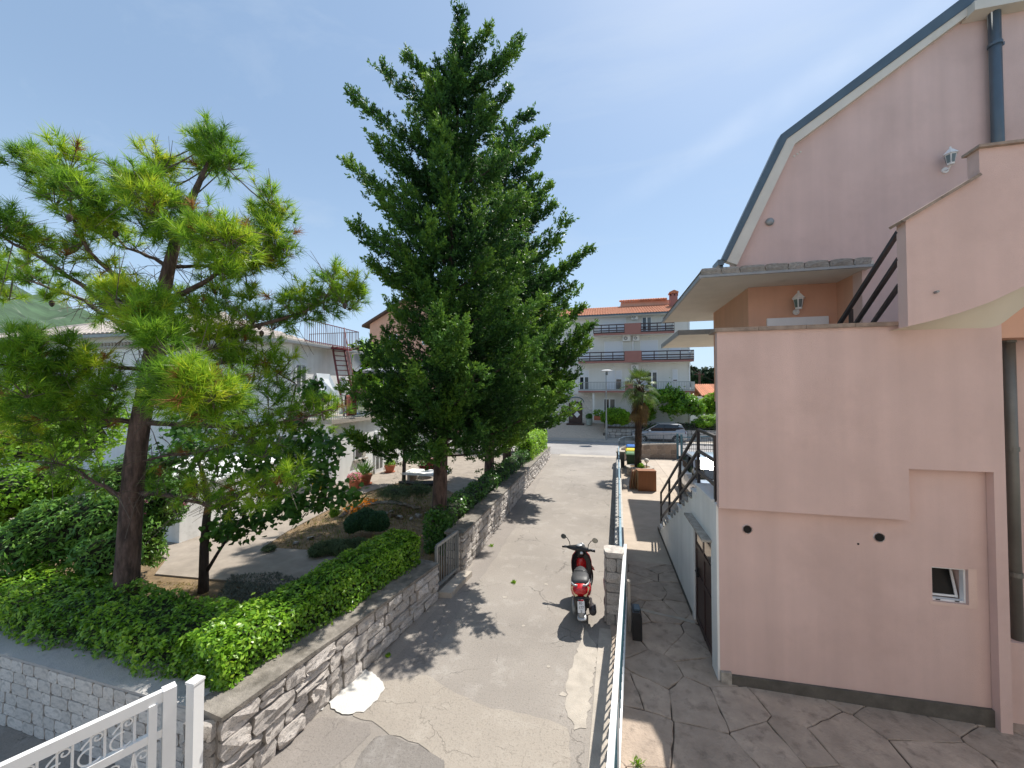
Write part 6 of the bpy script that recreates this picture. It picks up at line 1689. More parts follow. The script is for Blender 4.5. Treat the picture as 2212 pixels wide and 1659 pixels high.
for (x, y) in ((386, 1090), (386, 1155)):
    m_ = F(x, y); q = MB(); q.add([(m_.x - .30, FYY - .165, m_.z), (m_.x, FYY - .165, m_.z - .34), (m_.x + .30, FYY - .165, m_.z), (m_.x, FYY - .165, m_.z + .34)], [(0, 1, 2, 3)]); q.build('diamond_pane', M['white_plastic'], ed)
m_ = F(338, 1150); q = MB(); q.span((m_.x - .15, FYY - .17, m_.z - .5), (m_.x + .12, FYY - .161, m_.z + .5)); q.build('side_pane', M['glass_curtain'], ed)
q = MB(); q.tube([(xm + w_ * .5 * math.cos(t) * 1.25, FYY - .3, a.z - .1 + .55 * math.sin(t)) for t in np.linspace(0, math.pi, 13)], .05, 6); q.build('door_canopy', M['teal_metal'], ab)
q = MB(); q.span((a.x - .2, FYY - .7, c.z - .2), (c.x + .2, FYY - .09, c.z - .03)); q.build('door_step', M['brown_door'], ab)
a, c = F(513, 980, 38.3), F(529, 1195, 38.3); q = MB(); q.span((a.x, 38.25, c.z - .3), (c.x, 38.5, a.z)); q.build('porch_pillar', M['fwhite'], ab)
# roof
m = MB(); px_, ny = .26, 9
x0, x1, y0, y1, z0, z1 = XL - .5, XR + .35, 38.6, 44.6, ZE + .12, ZE + 2.15
nx = int((x1 - x0) / px_) * 4
vs_ = []
for j in range(ny * 2):
    t = (j // 2 + j % 2) / ny
    for i in range(nx + 1):
        x = x0 + (x1 - x0) * i / nx
        vs_.append((x, y0 + (y1 - y0) * t, z0 + (z1 - z0) * t + .06 * abs(math.sin(math.pi * (x - x0) / px_)) + (.05 if j % 2 == 0 else 0)))
m.add(vs_, [(j * (nx + 1) + i, j * (nx + 1) + i + 1, (j + 1) * (nx + 1) + i + 1, (j + 1) * (nx + 1) + i) for j in range(ny * 2 - 1) for i in range(nx)])
rf = m.build('roof', M['tile_red'], ab)
m = MB(); m.add([(x0, y1, z1), (x1, y1, z1), (x1, 50.8, z0), (x0, 50.8, z0)], [(0, 1, 2, 3)]); m.add([(x1 - .05, y0, z0), (x1 - .05, 50.8, z0), (x1 - .05, y1, z1)], [(0, 1, 2)]); m.build('roof_back', M['tile_red'], ab)
q = MB(); q.span((x0, 38.5, ZE - .03), (x1, FYY + .1, ZE + .10)); q.build('eave', M['fwhite'], ab)
q = MB(); q.bar((x0, 38.48, ZE + .06), (x1, 38.48, ZE + .06), .12, .12); q.build('gutter', M['pipe'], ab)
a, c = F(1155, 140, 42), F(1216, 262, 42)
q = MB(); q.span((a.x, 42, c.z - .5), (c.x, 42.8, a.z - .25)); ch = q.build('chimney', M['brown_panel'], rf)
q = MB(); q.span((a.x - .08, 41.9, a.z - .2), (c.x + .08, 42.9, a.z - .08)); 
for k in (0, .5, .93): xx = a.x + (c.x - a.x) * k; q.span((xx, 42.0, a.z - .5), (xx + .1, 42.15, a.z - .2))
q.prism([(a.x - .1, a.z - .08), (c.x + .1, a.z - .08), ((a.x + c.x) / 2, a.z + .12)], 'Y', 41.9, 42.9)
q.build('chimney_cap', M['tile_red'], ab)
a, c = F(748, 205, 44), F(1155, 250, 44)
q = MB(); q.span((a.x, 44, c.z - .6), (c.x, 48, a.z - .35)); q.build('dormer_wall', M['salmon'], ab)
q = MB()
n_ = int((c.x - a.x) / .26)
for i in range(n_): q.tube([(a.x + i * .26, 43.7, a.z - .32), (a.x + i * .26, 46, a.z + .25)], .14, 5)
q.build('dormer_roof', M['tile_red'], ab)
q = MB(); q.span((XR - 1.0, 41, ZE), (XR + .3, 46, ZE + .5)); q.build('parapet', M['fwhite'], ab)

# ------------------------------------------------------------------ across the street: low wall, plants, lamp, far roofs
fw = thing('front_garden_wall', 'low rubble wall with iron railing before the apartment building', 'garden wall', (5, 36.6, .13))
FA, FB = (0.15, 36.45), (13.5, 36.45)
wall_core(fw, FA, FB, lambda t: .98, .3, M['mortar'], M['fascia_stone'], 10, over=.03)
lay_stones(fw, FA, FB, lambda t: .10, lambda t: .92, ROUGH_FAR, (.28, .26, .3), (.3, .65), .06, .035, 51, jitter=.1)
q = MB()
for z in (1.55, 1.12): q.bar((.2, 36.55, z), (13.5, 36.55, z), .035)
for i in range(34): x = .2 + i * .4; q.bar((x, 36.55, .98), (x, 36.55, 1.55), .025); q.bar((x, 36.55, 1.12), (x + .38, 36.55, 1.5), .018)
q.build('iron_railing', M['dark_metal'], fw)
dw = thing('drive_wall', 'pale sloping side wall of the paved drive up to the apartment entrance', 'side wall', (.1, 38, .13))
q = MB(); q.prism([(36.4, .0), (36.4, .95), (39.4, 1.85), (39.4, .0)], 'X', .02, .16); q.build('wall', M['concrete'], dw)
q = MB(); q.prism([(36.35, .95), (36.35, 1.0), (39.4, 1.9), (39.4, 1.85)], 'X', -.01, .19); q.build('coping', M['stonecap'], dw)
q = MB(); q.box((.1, 36.3, .35), (.4, .3, .45)); q.build('bollard_stone', M['plinth'], dw)
sheet('front_garden', [(.2, 36.7), (30, 36.7), (30, 39.5), (.2, 39.5)], .92, M['soil'], .9, **ST)
def fb_(x, y, rx, rz, d): c = P(*c5(x, y), Y=d); k = (c.y * CY - c.x * SY) / 820 * .79 / 3.016; return (tuple(c), (rx * k, rx * k * .8, rz * k))
bush('round_bush', 'rounded bright green bush behind the street lamp', 'bush', tuple(P(*c5(705, 1235), Y=36.5)), [fb_(705, 1165, 112, 66, 36.6), fb_(650, 1185, 70, 55, 36.5), fb_(765, 1185, 75, 55, 36.5)], 6500, .16, .10, LF['bright'], .82, amp=.14)
fg = bush('broad_tree', 'spreading dark-leaved tree with low forked trunk behind the parked car', 'tree', tuple(P(*c5(1090, 1215), Y=37.4)),
     [fb_(1040, 1010, 85, 62, 37.4), fb_(1150, 990, 110, 55, 37.6), fb_(1270, 1050, 110, 66, 37.4), fb_(1360, 1100, 80, 70, 37.2), fb_(1190, 1110, 110, 40, 37.2), fb_(970, 1080, 50, 50, 37.4)], 11000, .22, .12, LF['laurel'], .6, amp=.3, inward=.3)
q = MB(); v = P(*c5(1092, 1218), d=37.4)
q.tube([v - up(.6), v + up(.7), v + up(1.1)], [.28, .22, .2], 8)
for dx_, dz_ in ((-1.6, 2.6), (-.5, 3.2), (1.6, 2.0), (3.2, 2.4)): q.tube([v + up(1.0), v + Vector((dx_ * .4, 0, 1.0 + dz_ * .35)), v + Vector((dx_, 0, dz_))], [.17, .12, .05], 7)
q.build('trunk', M['bark'], fg)
bush('yellow_green_bush', 'yellow-green bush at the right end of the low street wall', 'bush', tuple(P(*c5(1440, 1270), Y=37)), [fb_(1430, 1225, 90, 42, 37), fb_(1480, 1210, 80, 50, 37.2)], 3000, .18, .07, LF['bright'], .8, amp=.15)
bush('broad_tree', 'yellow-green tree beside the pink house, in front of the tiled roof', 'tree', tuple(P(*c5(1470, 1250), Y=40)), [fb_(1460, 1080, 70, 80, 40), fb_(1520, 1060, 80, 90, 40)], 4500, .2, .09, LF['bright'], .7, amp=.3, inward=.25, stems=2)
bush('clipped_hedge', 'dark low hedge along the railing behind the parked car', 'hedge', tuple(P(*c5(1300, 1290), Y=37)), [((7.0, 37.0, 1.1), (2.2, .4, .5)), ((10.5, 37.0, 1.1), (2.4, .4, .5)), ((4.2, 37, 1.05), (1.2, .4, .4))], 5500, .15, .08, LF['laurel_dark'], .85, amp=.08)
bush('shade_plants', 'mixed low plants between round bush and spreading tree', 'plants', tuple(P(*c5(920, 1240), Y=37.5)), [fb_(900, 1190, 60, 40, 38), fb_(960, 1180, 70, 36, 38.2), fb_(1000, 1140, 40, 60, 38.4)], 1800, .3, .06, LF['bright'], .5, amp=.2, inward=.3)
v0_, v1_ = P(*c5(1430, 1108), d=38), P(*c5(1472, 1188), d=38)
q = MB(); q.bar(v0_, v1_, .12, .10); q.bar(v1_ + Vector((-.6, 0, 0)), P(*c5(1436, 1160), d=38), .1, .1); q.bar(v1_ - up(.0), v1_ - up(1.2), .1); q.build('timber_frame', M['white_plastic'], label='pale slanting timber frame in the garden beside the pink house', category='timber frame')
c = P(*c5(487, 1222), Y=38.9); t = thing('flower_pot', 'grey-green planter with a small shrub beside the entrance door', 'flower pot', tuple(c))
q = MB(); q.lathe(c - up(.25), [(.28, 0), (.34, .6), (.36, .62), (.3, .64)], 12); q.build('pot', M['rail_green'], t)
raw_mesh('leaves', blob_leaves([((c.x, c.y, c.z + .6), (.35, .35, .35))], 350, .16, .08, .08, .1), 4, LF['oleander'], t)
c = P(*c5(565, 1190), Y=37.6); t = thing('flower_pot', 'terracotta trough with green plant on the wall beside the porch pillar', 'flower pot', tuple(c))
q = MB(); q.box((c.x, c.y, c.z + .05), (.9, .4, .4)); q.build('trough', M['terracotta'], t)
raw_mesh('leaves', blob_leaves([((c.x, c.y, c.z + .5), (.55, .3, .4))], 500, .16, .07, .08, .1), 4, LF['bright'], t)

lp = P(1310, 951, Z=.13)
sl_ = thing('street_lamp', 'slim pale grey street lamp with flat disc head on the far pavement', 'street lamp', tuple(lp))
zt2 = P(1311, 800, Y=lp.y).z
q = MB(); q.tube([lp, lp + up(1.6)], .095, 10); q.tube([lp + up(1.6), lp + up(1.75), lp + Vector((0, 0, zt2 - lp.z - .7)), Vector((lp.x, lp.y, zt2 - .1))], [.09, .06, .045, .04], 10); q.build('pole', M['grey_metal'], sl_)
q = MB(); q.lathe((lp.x + .05, lp.y, zt2 - .12), [(.06, -.15), (.10, 0), (.50, .05), (.52, .10), (.3, .16), (.05, .18)], 18); q.build('lamp_head', M['white_plastic'], sl_)
q = MB(); q.lathe((lp.x + .05, lp.y, zt2 - .42), [(.05, 0), (.12, .08), (.1, .3)], 10); q.build('lamp_glass', M['glass_curtain'], sl_)

# far right: tiled roof, dark trees, pole and wire
a, c = P(*c5(1350, 912), d=52), P(*c5(1700, 1005), d=50)
fr_ = thing('red_roofed_house', 'low house with bright terracotta tile roof beyond the apartment building', 'house', (a.x + 6, a.y, 0))
q = MB()
n_ = 60
for i in range(n_):
    x = a.x + i * .26; q.tube([(x, a.y - 5, c.z), (x, a.y, a.z)], .15, 5, False)
q.build('roof', M['tile_red'], fr_)
q = MB(); q.span((a.x + .3, a.y - 4.6, 0), (a.x + 15.5, a.y + 4, c.z - .02)); q.build('wall', M['fwhite'], fr_)
q = MB(); q.add([(a.x, a.y, a.z), (a.x + 15.6, a.y, a.z), (a.x + 15.6, a.y + 5, c.z), (a.x, a.y + 5, c.z)], [(0, 1, 2, 3)]); q.build('roof_back', M['tile_red'], fr_)
v = P(*c5(1395, 905), d=56); w = P(*c5(1395, 800), d=56)
up_ = thing('utility_pole', 'brown timber utility pole in front of the distant dark trees', 'utility pole', (v.x, v.y, 0))
q = MB(); q.tube([(v.x, v.y, 0), (v.x, v.y, w.z)], .16, 8); q.build('pole', M['bark'], up_)
q = MB(); q.span((v.x - .7, v.y - .06, w.z - .5), (v.x + .7, v.y + .06, w.z - .38)); q.build('cross_arm', M['bark'], up_)
def wire(a, b, sag, lab, r=.014):
    a, b = Vector(a), Vector(b)
    q = MB(); q.tube([a.lerp(b, i / 14) - up(sag * 4 * (i / 14) * (1 - i / 14)) for i in range(15)], r, 5); q.build('wire', M['dark_metal'], label=lab, category='wire')
wire((v.x, v.y, w.z - .3), P(*c5(1320, 737), d=39.2), .3, 'thin wire from the utility pole to the apartment building corner')
wire((v.x, v.y, w.z - .3), P(*c5(1600, 880), d=56), .4, 'thin wire from the utility pole towards the right')
M['far_leaf'] = leaf_mat('far_pine_leaf', [(.012, .03, .014), (.022, .05, .02), (.04, .075, .028)], .7, .1, .2, .4, .15)
for i, (x, y, rx, rz, d, lab) in enumerate(((1345, 830, 40, 60, 95, 'dark distant pine left of the utility pole, beside the apartment building'), (1450, 850, 70, 75, 100, 'dark distant tree right of the utility pole'), (1540, 840, 70, 70, 98, 'dark distant tree at the pink house edge'))):
    bush('distant_tree', lab, 'tree', tuple(P(*c5(x, y + 100), d=d)), [fb_(x, y, rx, rz, d), fb_(x - 20, y + 50, rx, rz * .8, d), fb_(x + 25, y + 20, rx * .8, rz * .7, d - 2)], 2600, .8, .5, M['far_leaf'], .8, amp=.9, inward=.5)
# scrub belt on the horizon, hills at left
r3 = np.random.default_rng(9)
pts = []
for a_ in np.linspace(-1.25, 1.25, 2600):
    dist = r3.uniform(130, 210); x, y = dist * math.sin(a_) - 20, dist * math.cos(a_)
    h = 3.5 + 2.5 * math.sin(a_ * 17) + r3.uniform(-1, 1.5)
    for _ in range(5): pts.append((x + r3.normal() * 2.5, y + r3.normal() * 3, abs(r3.normal()) * .45 * h + .3))
pts = np.array(pts)
raw_mesh('treeline', leaf_quads(pts, r3.normal(size=pts.shape), r3.normal(size=pts.shape), r3.uniform(2.2, 3.8, len(pts)), r3.uniform(1.8, 3, len(pts))), 4, M['far_leaf'], kind='stuff', label='low far belt of dark trees along the horizon', category='treeline')
M['hill'] = pm('scrub_hillside', (.045, .085, .04), .97, .55, .035, .8, .08, dirt=(.30, .29, .25), dirt_scale=.03, dirt_lo=.60, dirt_hi=.70)
hm = MB(); NX, NY = 70, 26; vs_ = []
for j in range(NY + 1):
    for i in range(NX + 1):
        ang = R(-85) + R(72) * i / NX; rr = 420 + 900 * j / NY
        prof_h = np.interp(math.degrees(ang), [-85, -72, -67, -62.7, -60, -55, -48, -40, -30, -20, -13], [270, 255, 249, 217, 190, 140, 85, 45, 20, 8, 0])
        h = prof_h * 0.80 * math.sin(min(1, j / NY * 1.05) * math.pi / 2) ** 1.2 + (8 * math.sin(i * .9 + j * .5) + 6 * math.sin(i * 1.7 - j * .8)) * min(1, j / 6) * min(1, prof_h / 60)
        vs_.append((rr * math.sin(ang), rr * math.cos(ang), h - 1))
hm.add(vs_, [(j * (NX + 1) + i, j * (NX + 1) + i + 1, (j + 1) * (NX + 1) + i + 1, (j + 1) * (NX + 1) + i) for j in range(NY) for i in range(NX)])
hm.build('hills', M['hill'], smooth=True, **ST)

# ------------------------------------------------------------------ scooter
M['red_paint'] = pm('red_scooter_paint', (.50, .008, .012), .25, .04, 4, 0, coat=.6)
M['black_gloss'] = pm('black_gloss_plastic', (.012, .012, .016), .25, .1, 4, 0)
M['seat'] = pm('dark_vinyl_seat', (.045, .045, .048), .5, .1, 8, .08, 60)
M['silver'] = pm('silver_plastic', (.42, .43, .44), .35, .06, 5, .02, metal=.3)
M['lens'] = pm('clear_amber_lens', (.62, .50, .26), .2, .3, 30, .2, 40)
M['red_lens'] = pm('red_reflector', (.35, .01, .01), .25, .1, 20, .1, 60)
M['mirror'] = pm('mirror_face', (.32, .33, .30), .06, .1, 3, 0, metal=.9)
M['plate'] = pm('number_plate_white', (.72, .72, .72), .5, .03, 5, 0)
M['plate_ink'] = pm('plate_black_ink', (.02, .02, .03), .6, .05, 5, 0)
def flat_text(cu):
    tmp = bpy.data.objects.new('lettering', cu); COL.objects.link(tmp)
    bpy.context.view_layer.update()
    me = bpy.data.meshes.new_from_object(tmp.evaluated_get(bpy.context.evaluated_depsgraph_get()))
    bpy.data.objects.remove(tmp)
    return bpy.data.objects.new('lettering', me)
SC = Vector((-.40, 7.40, 0)); SROT = R(2.5)
sc = thing('scooter', 'red motor scooter with black seat and mirrors parked on the lane beside the stone pillar', 'scooter', SC)
LEAN = R(4)
SM = Matrix.Translation(SC) @ Matrix.Rotation(SROT, 4, 'Z') @ Matrix.Rotation(LEAN, 4, 'Y').inverted()
STEER = Matrix.Translation((0, .92, 0)) @ Matrix.Rotation(R(-20), 4, 'Z') @ Matrix.Translation((0, -.92, 0))
def sb(m, name, mat, par=None, steer=False, smooth=True, **kw):
    T = SM @ STEER if steer else SM
    m.v = [tuple(T @ Vector(p)) for p in m.v]
    return m.build(name, mat, par or sc, smooth=smooth, **kw)
def ring(y, hw, z0, z1, n=14, e=2.6, x0=0.0):
    zc, hz_ = (z0 + z1) / 2, (z1 - z0) / 2
    return [(x0 + hw * math.copysign(abs(math.cos(t)) ** (2 / e), math.cos(t)), y, zc + hz_ * math.copysign(abs(math.sin(t)) ** (2 / e), math.sin(t))) for t in np.linspace(0, 2 * math.pi, n + 1)[:-1]]
def wheel(y, r, w, par, steer=False):
    q = MB(); prof = [(r * .62, -w * .5), (r * .86, -w * .52), (r * .97, -w * .3), (r, 0), (r * .97, w * .3), (r * .86, w * .52), (r * .62, w * .5)]
    n = 24; rings = []
    for k in range(n):
        t = 2 * math.pi * k / n; rings.append([(x, y + rr * math.cos(t), r + rr * math.sin(t)) for rr, x in prof])
    rings.append(rings[0]); q.loft(rings, False, True); o = sb(q, 'wheel', M['rubber'], par, steer)
    q = MB()
    for k in range(5):
        t = 2 * math.pi * k / 5; q.bar((0, y, r), (0, y + r * .62 * math.cos(t), r + r * .62 * math.sin(t)), .05, .02, (1, 0, 0))
    q.tube([(-w * .35, y, r), (w * .35, y, r)], .05, 10)
    q.loft([[(x, y + rr * math.cos(t), r + rr * math.sin(t)) for t in np.linspace(0, 2 * math.pi, 25)[:-1]] for x, rr in ((-w * .4, r * .64), (-w * .4, r * .55), (w * .4, r * .55), (w * .4, r * .64))], False)
    sb(q, 'rim', M['silver'], o, steer, False)
wheel(0, .215, .115, sc); wheel(1.24, .215, .105, sc, True)
q = MB(); q.loft([ring(-.34, .06, .66, .72), ring(-.30, .125, .58, .755), ring(-.22, .175, .52, .785), ring(-.08, .195, .44, .79), ring(.12, .185, .38, .77), ring(.30, .155, .34, .72), ring(.44, .11, .32, .58), ring(.48, .06, .34, .48)]); sb(q, 'rear_body', M['red_paint'])
q = MB(); q.loft([ring(-.24, .09, .40, .60), ring(-.16, .12, .25, .55), ring(.02, .115, .16, .45), ring(.25, .12, .18, .40), ring(.42, .10, .24, .36)]); sb(q, 'engine_cover', M['black_plastic'])
q = MB(); q.loft([ring(-.21, .10, .755, .80), ring(-.17, .155, .75, .835), ring(-.05, .17, .75, .855), ring(.10, .155, .745, .85), ring(.17, .145, .74, .855), ring(.30, .10, .72, .86), ring(.40, .05, .70, .83), ring(.43, .02, .70, .78)]); seat = sb(q, 'seat', M['seat'])
q = MB(); q.tube([(-.158, .115, .80), (-.12, .12, .857), (0, .125, .868), (.12, .12, .857), (.158, .115, .80)], .006, 5); sb(q, 'seam', M['black_gloss'], seat)
q = MB()
for s in (-1, 1):
    q.tube([(s * .16, -.02, .76), (s * .15, -.20, .775), (s * .11, -.27, .775), (s * .05, -.285, .775)], .018, 7)
sb(q, 'grab_rail', M['silver'])
for s in (-1, 1):
    q = MB(); a_, b_ = Vector((s * .150, -.235, .735)), Vector((s * .075, -.325, .60))
    q.bar(a_, b_, .05, .022, (0, -1, .8)); sb(q, 'tail_light', M['lens'], None, False, False)
q = MB(); q.loft([ring(-.36, .05, .555, .60), ring(-.33, .13, .52, .60), ring(-.22, .16, .46, .56)]); sb(q, 'tail_underside', M['black_plastic'])
q = MB(); q.bar((0, -.385, .575), (0, -.395, .555), .09, .015, (0, -1, 0)); sb(q, 'reflector', M['red_lens'])
pa, pb_ = Vector((0, -.385, .555)), Vector((0, -.445, .385))
q = MB(); q.bar((0, -.365, .57), (0, -.455, .30), .10, .02, (0, -1, 0)); q.loft([ring(-.49, .03, .26, .275), ring(-.47, .075, .245, .29), ring(-.42, .085, .26, .31), ring(-.36, .07, .30, .33)]); sb(q, 'mudguard', M['silver'])
q = MB(); q.bar(pa + Vector((0, -.02, 0)), pb_ + Vector((0, -.02, 0)), .125, .008, (0, -1, .3)); plate = sb(q, 'number_plate', M['plate'], None, False, False)
pd = (pb_ - pa).normalized(); pn = Vector((0, pd.z, -pd.y)); pn = pn if pn.y < 0 else -pn
for txt, f_ in (('RI·', .18), ('177', .55), ('S', .88)):
    cu = bpy.data.curves.new('lettering', 'FONT'); cu.body = txt; cu.size = .062; cu.align_x = 'CENTER'; cu.align_y = 'CENTER'
    cu.materials.append(M['plate_ink']); to = flat_text(cu); COL.objects.link(to); to.parent = plate
    pos = SM @ (pa.lerp(pb_, f_) + Vector((0, -.02, 0)) + pn * .0055)
    rx_ = SM.to_3x3() @ Vector((1, 0, 0)); ry_ = SM.to_3x3() @ (-pd); rz_ = rx_.cross(ry_)
    mt = Matrix((rx_, ry_, rz_)).transposed().to_4x4(); mt.translation = pos - ORIGIN[plate.name]
    to.matrix_local = mt
q = MB(); q.tube([(.155, .30, .24), (.165, .05, .26), (.17, -.02, .27)], .028, 8); q.tube([(.175, .02, .27), (.185, -.10, .29), (.195, -.30, .32), (.197, -.33, .325)], [.05, .068, .066, .04], 12); sb(q, 'exhaust', M['dark_metal'])
q = MB(); q.bar((.24, -.06, .30), (.255, -.24, .335), .012, .09); sb(q, 'heat_shield', M['grey_metal'], None, False, False)
q = MB(); q.loft([ring(-.12, .035, .15, .33, 10, 2.2, -.15), ring(.05, .05, .12, .38, 10, 2.2, -.15), ring(.28, .045, .16, .34, 10, 2.2, -.14), ring(.36, .02, .2, .3, 10, 2.2, -.13)]); sb(q, 'drive_case', M['grey_metal'])
for s in (-1, 1):
    q = MB(); q.tube([(s * .12, -.06, .5), (s * .105, -.02, .24)], .022, 8); sb(q, 'shock_absorber', M['black_plastic'])
q = MB(); q.tube([(-.1, .22, .2), (-.16, .24, .02)], .014, 6); q.tube([(.1, .22, .2), (.15, .24, .02)], .014, 6); sb(q, 'stand', M['dark_metal'])
q = MB(); q.loft([ring(.36, .13, .24, .31), ring(.5, .175, .245, .30), ring(.75, .18, .245, .30), ring(.86, .15, .26, .34)]); sb(q, 'footboard', M['black_plastic'])
def shield(off, n=9):
    rings = []
    for z, y, hw in ((.28, .80, .13), (.40, .84, .185), (.56, .86, .215), (.70, .86, .21), (.82, .85, .18), (.90, .86, .11), (.94, .87, .05)):
        rings.append([(hw * math.sin(t), y + off + .07 * (math.cos(t) - .3), z) for t in np.linspace(-1.45, 1.45, n)])
    return rings
a_, b_ = shield(0), shield(.045)
q = MB(); q.loft([r1 + r2[::-1] for r1, r2 in zip(a_, b_)]); sb(q, 'leg_shield', M['black_gloss'])
q = MB(); q.loft([[(x * 1.03, y + .004, z + .005) for x, y, z in r1] + [(x * 1.03, y + .05, z + .005) for x, y, z in r2[::-1]] for r1, r2 in zip(shield(.05), shield(.05))]); sb(q, 'front_body', M['red_paint'])
q = MB(); q.loft([ring(.90, .10, .5, .8), ring(1.0, .085, .45, .78), ring(1.08, .05, .42, .70)]); sb(q, 'front_nose', M['red_paint'])
q = MB(); q.loft([[(.075 * math.sin(t), 1.24 + .25 * math.cos(p) , .215 + .25 * math.sin(p) + .02 * math.cos(t)) for t in np.linspace(-1.57, 1.57, 7)] for p in np.linspace(.2, 2.4, 9)], False, False); sb(q, 'front_mudguard', M['red_paint'], None, True)
# handlebar cover, grips, levers, dash, mirrors
def xr(x, h, d, z, y): return [(x, y + d * math.cos(t), z + h * math.sin(t)) for t in np.linspace(0, 6.283, 11)[:-1]]
q = MB(); q.loft([xr(-.27, .02, .02, 1.0, .82), xr(-.22, .036, .04, 1.0, .825), xr(-.12, .055, .065, .99, .86), xr(0, .075, .095, .985, .90), xr(.12, .055, .065, .99, .86), xr(.22, .036, .04, 1.0, .825), xr(.27, .02, .02, 1.0, .82)]); q.loft([ring(.84, .07, .80, .98), ring(.90, .08, .78, .99), ring(.96, .06, .78, .96)]); hb = sb(q, 'handlebar', M['black_plastic'], None, True)
for s in (-1, 1):
    q = MB(); q.tube([(s * .255, .818, 1.0), (s * .365, .80, 1.0)], .019, 9); sb(q, 'grip', M['rubber'], hb, True)
    q = MB(); q.bar((s * .22, .87, 1.0), (s * .345, .872, 1.0), .012, .018); sb(q, 'brake_lever', M['silver'], hb, True)
    q = MB(); q.tube([(s * .20, .85, 1.03), (s * .215, .86, 1.10), (s * .27, .88, 1.17), (s * .31, .89, 1.185)], .008, 6)
    sb(q, 'mirror_stem', M['black_plastic'], hb, True)
    c = Vector((s * .355, .89, 1.19)); q = MB(); rr = [(0, .03), (.045, .024), (.062, .0), (.058, -.01)]
    q.loft([[(c.x + r1 * math.cos(t), c.y + z1, c.z + r1 * .86 * math.sin(t)) for t in np.linspace(0, 6.283, 17)[:-1]] for r1, z1 in ((.004, .03), (.045, .024), (.062, .0), (.060, -.012))], False)
    mr_ = sb(q, 'mirror', M['black_plastic'], hb, True)
    q = MB(); q.loft([[(c.x + r1 * math.cos(t), c.y - .009, c.z + r1 * .86 * math.sin(t)) for t in np.linspace(0, 6.283, 17)[:-1]] for r1 in (.002, .055)], False); sb(q, 'mirror_glass', M['mirror'], mr_, True, False)
q = MB(); q.lathe((.0, .885, 1.045), [(.07, 0), (.062, .016), (.03, .022)], 14); sb(q, 'speedometer', M['silver'], hb, True)
q = MB(); q.lathe((.07, .80, .93), [(.03, -.02), (.034, .0), (.02, .02)], 10); sb(q, 'key_cover', M['white_plastic'], hb, True)
q = MB(); q.lathe((0, 0, 0), [(.065, 0), (.075, .02), (.05, .05)], 14); q.v = [(x, 1.0 + z, .98 + y) for x, y, z in q.v]; sb(q, 'headlight', M['silver'], hb, True)

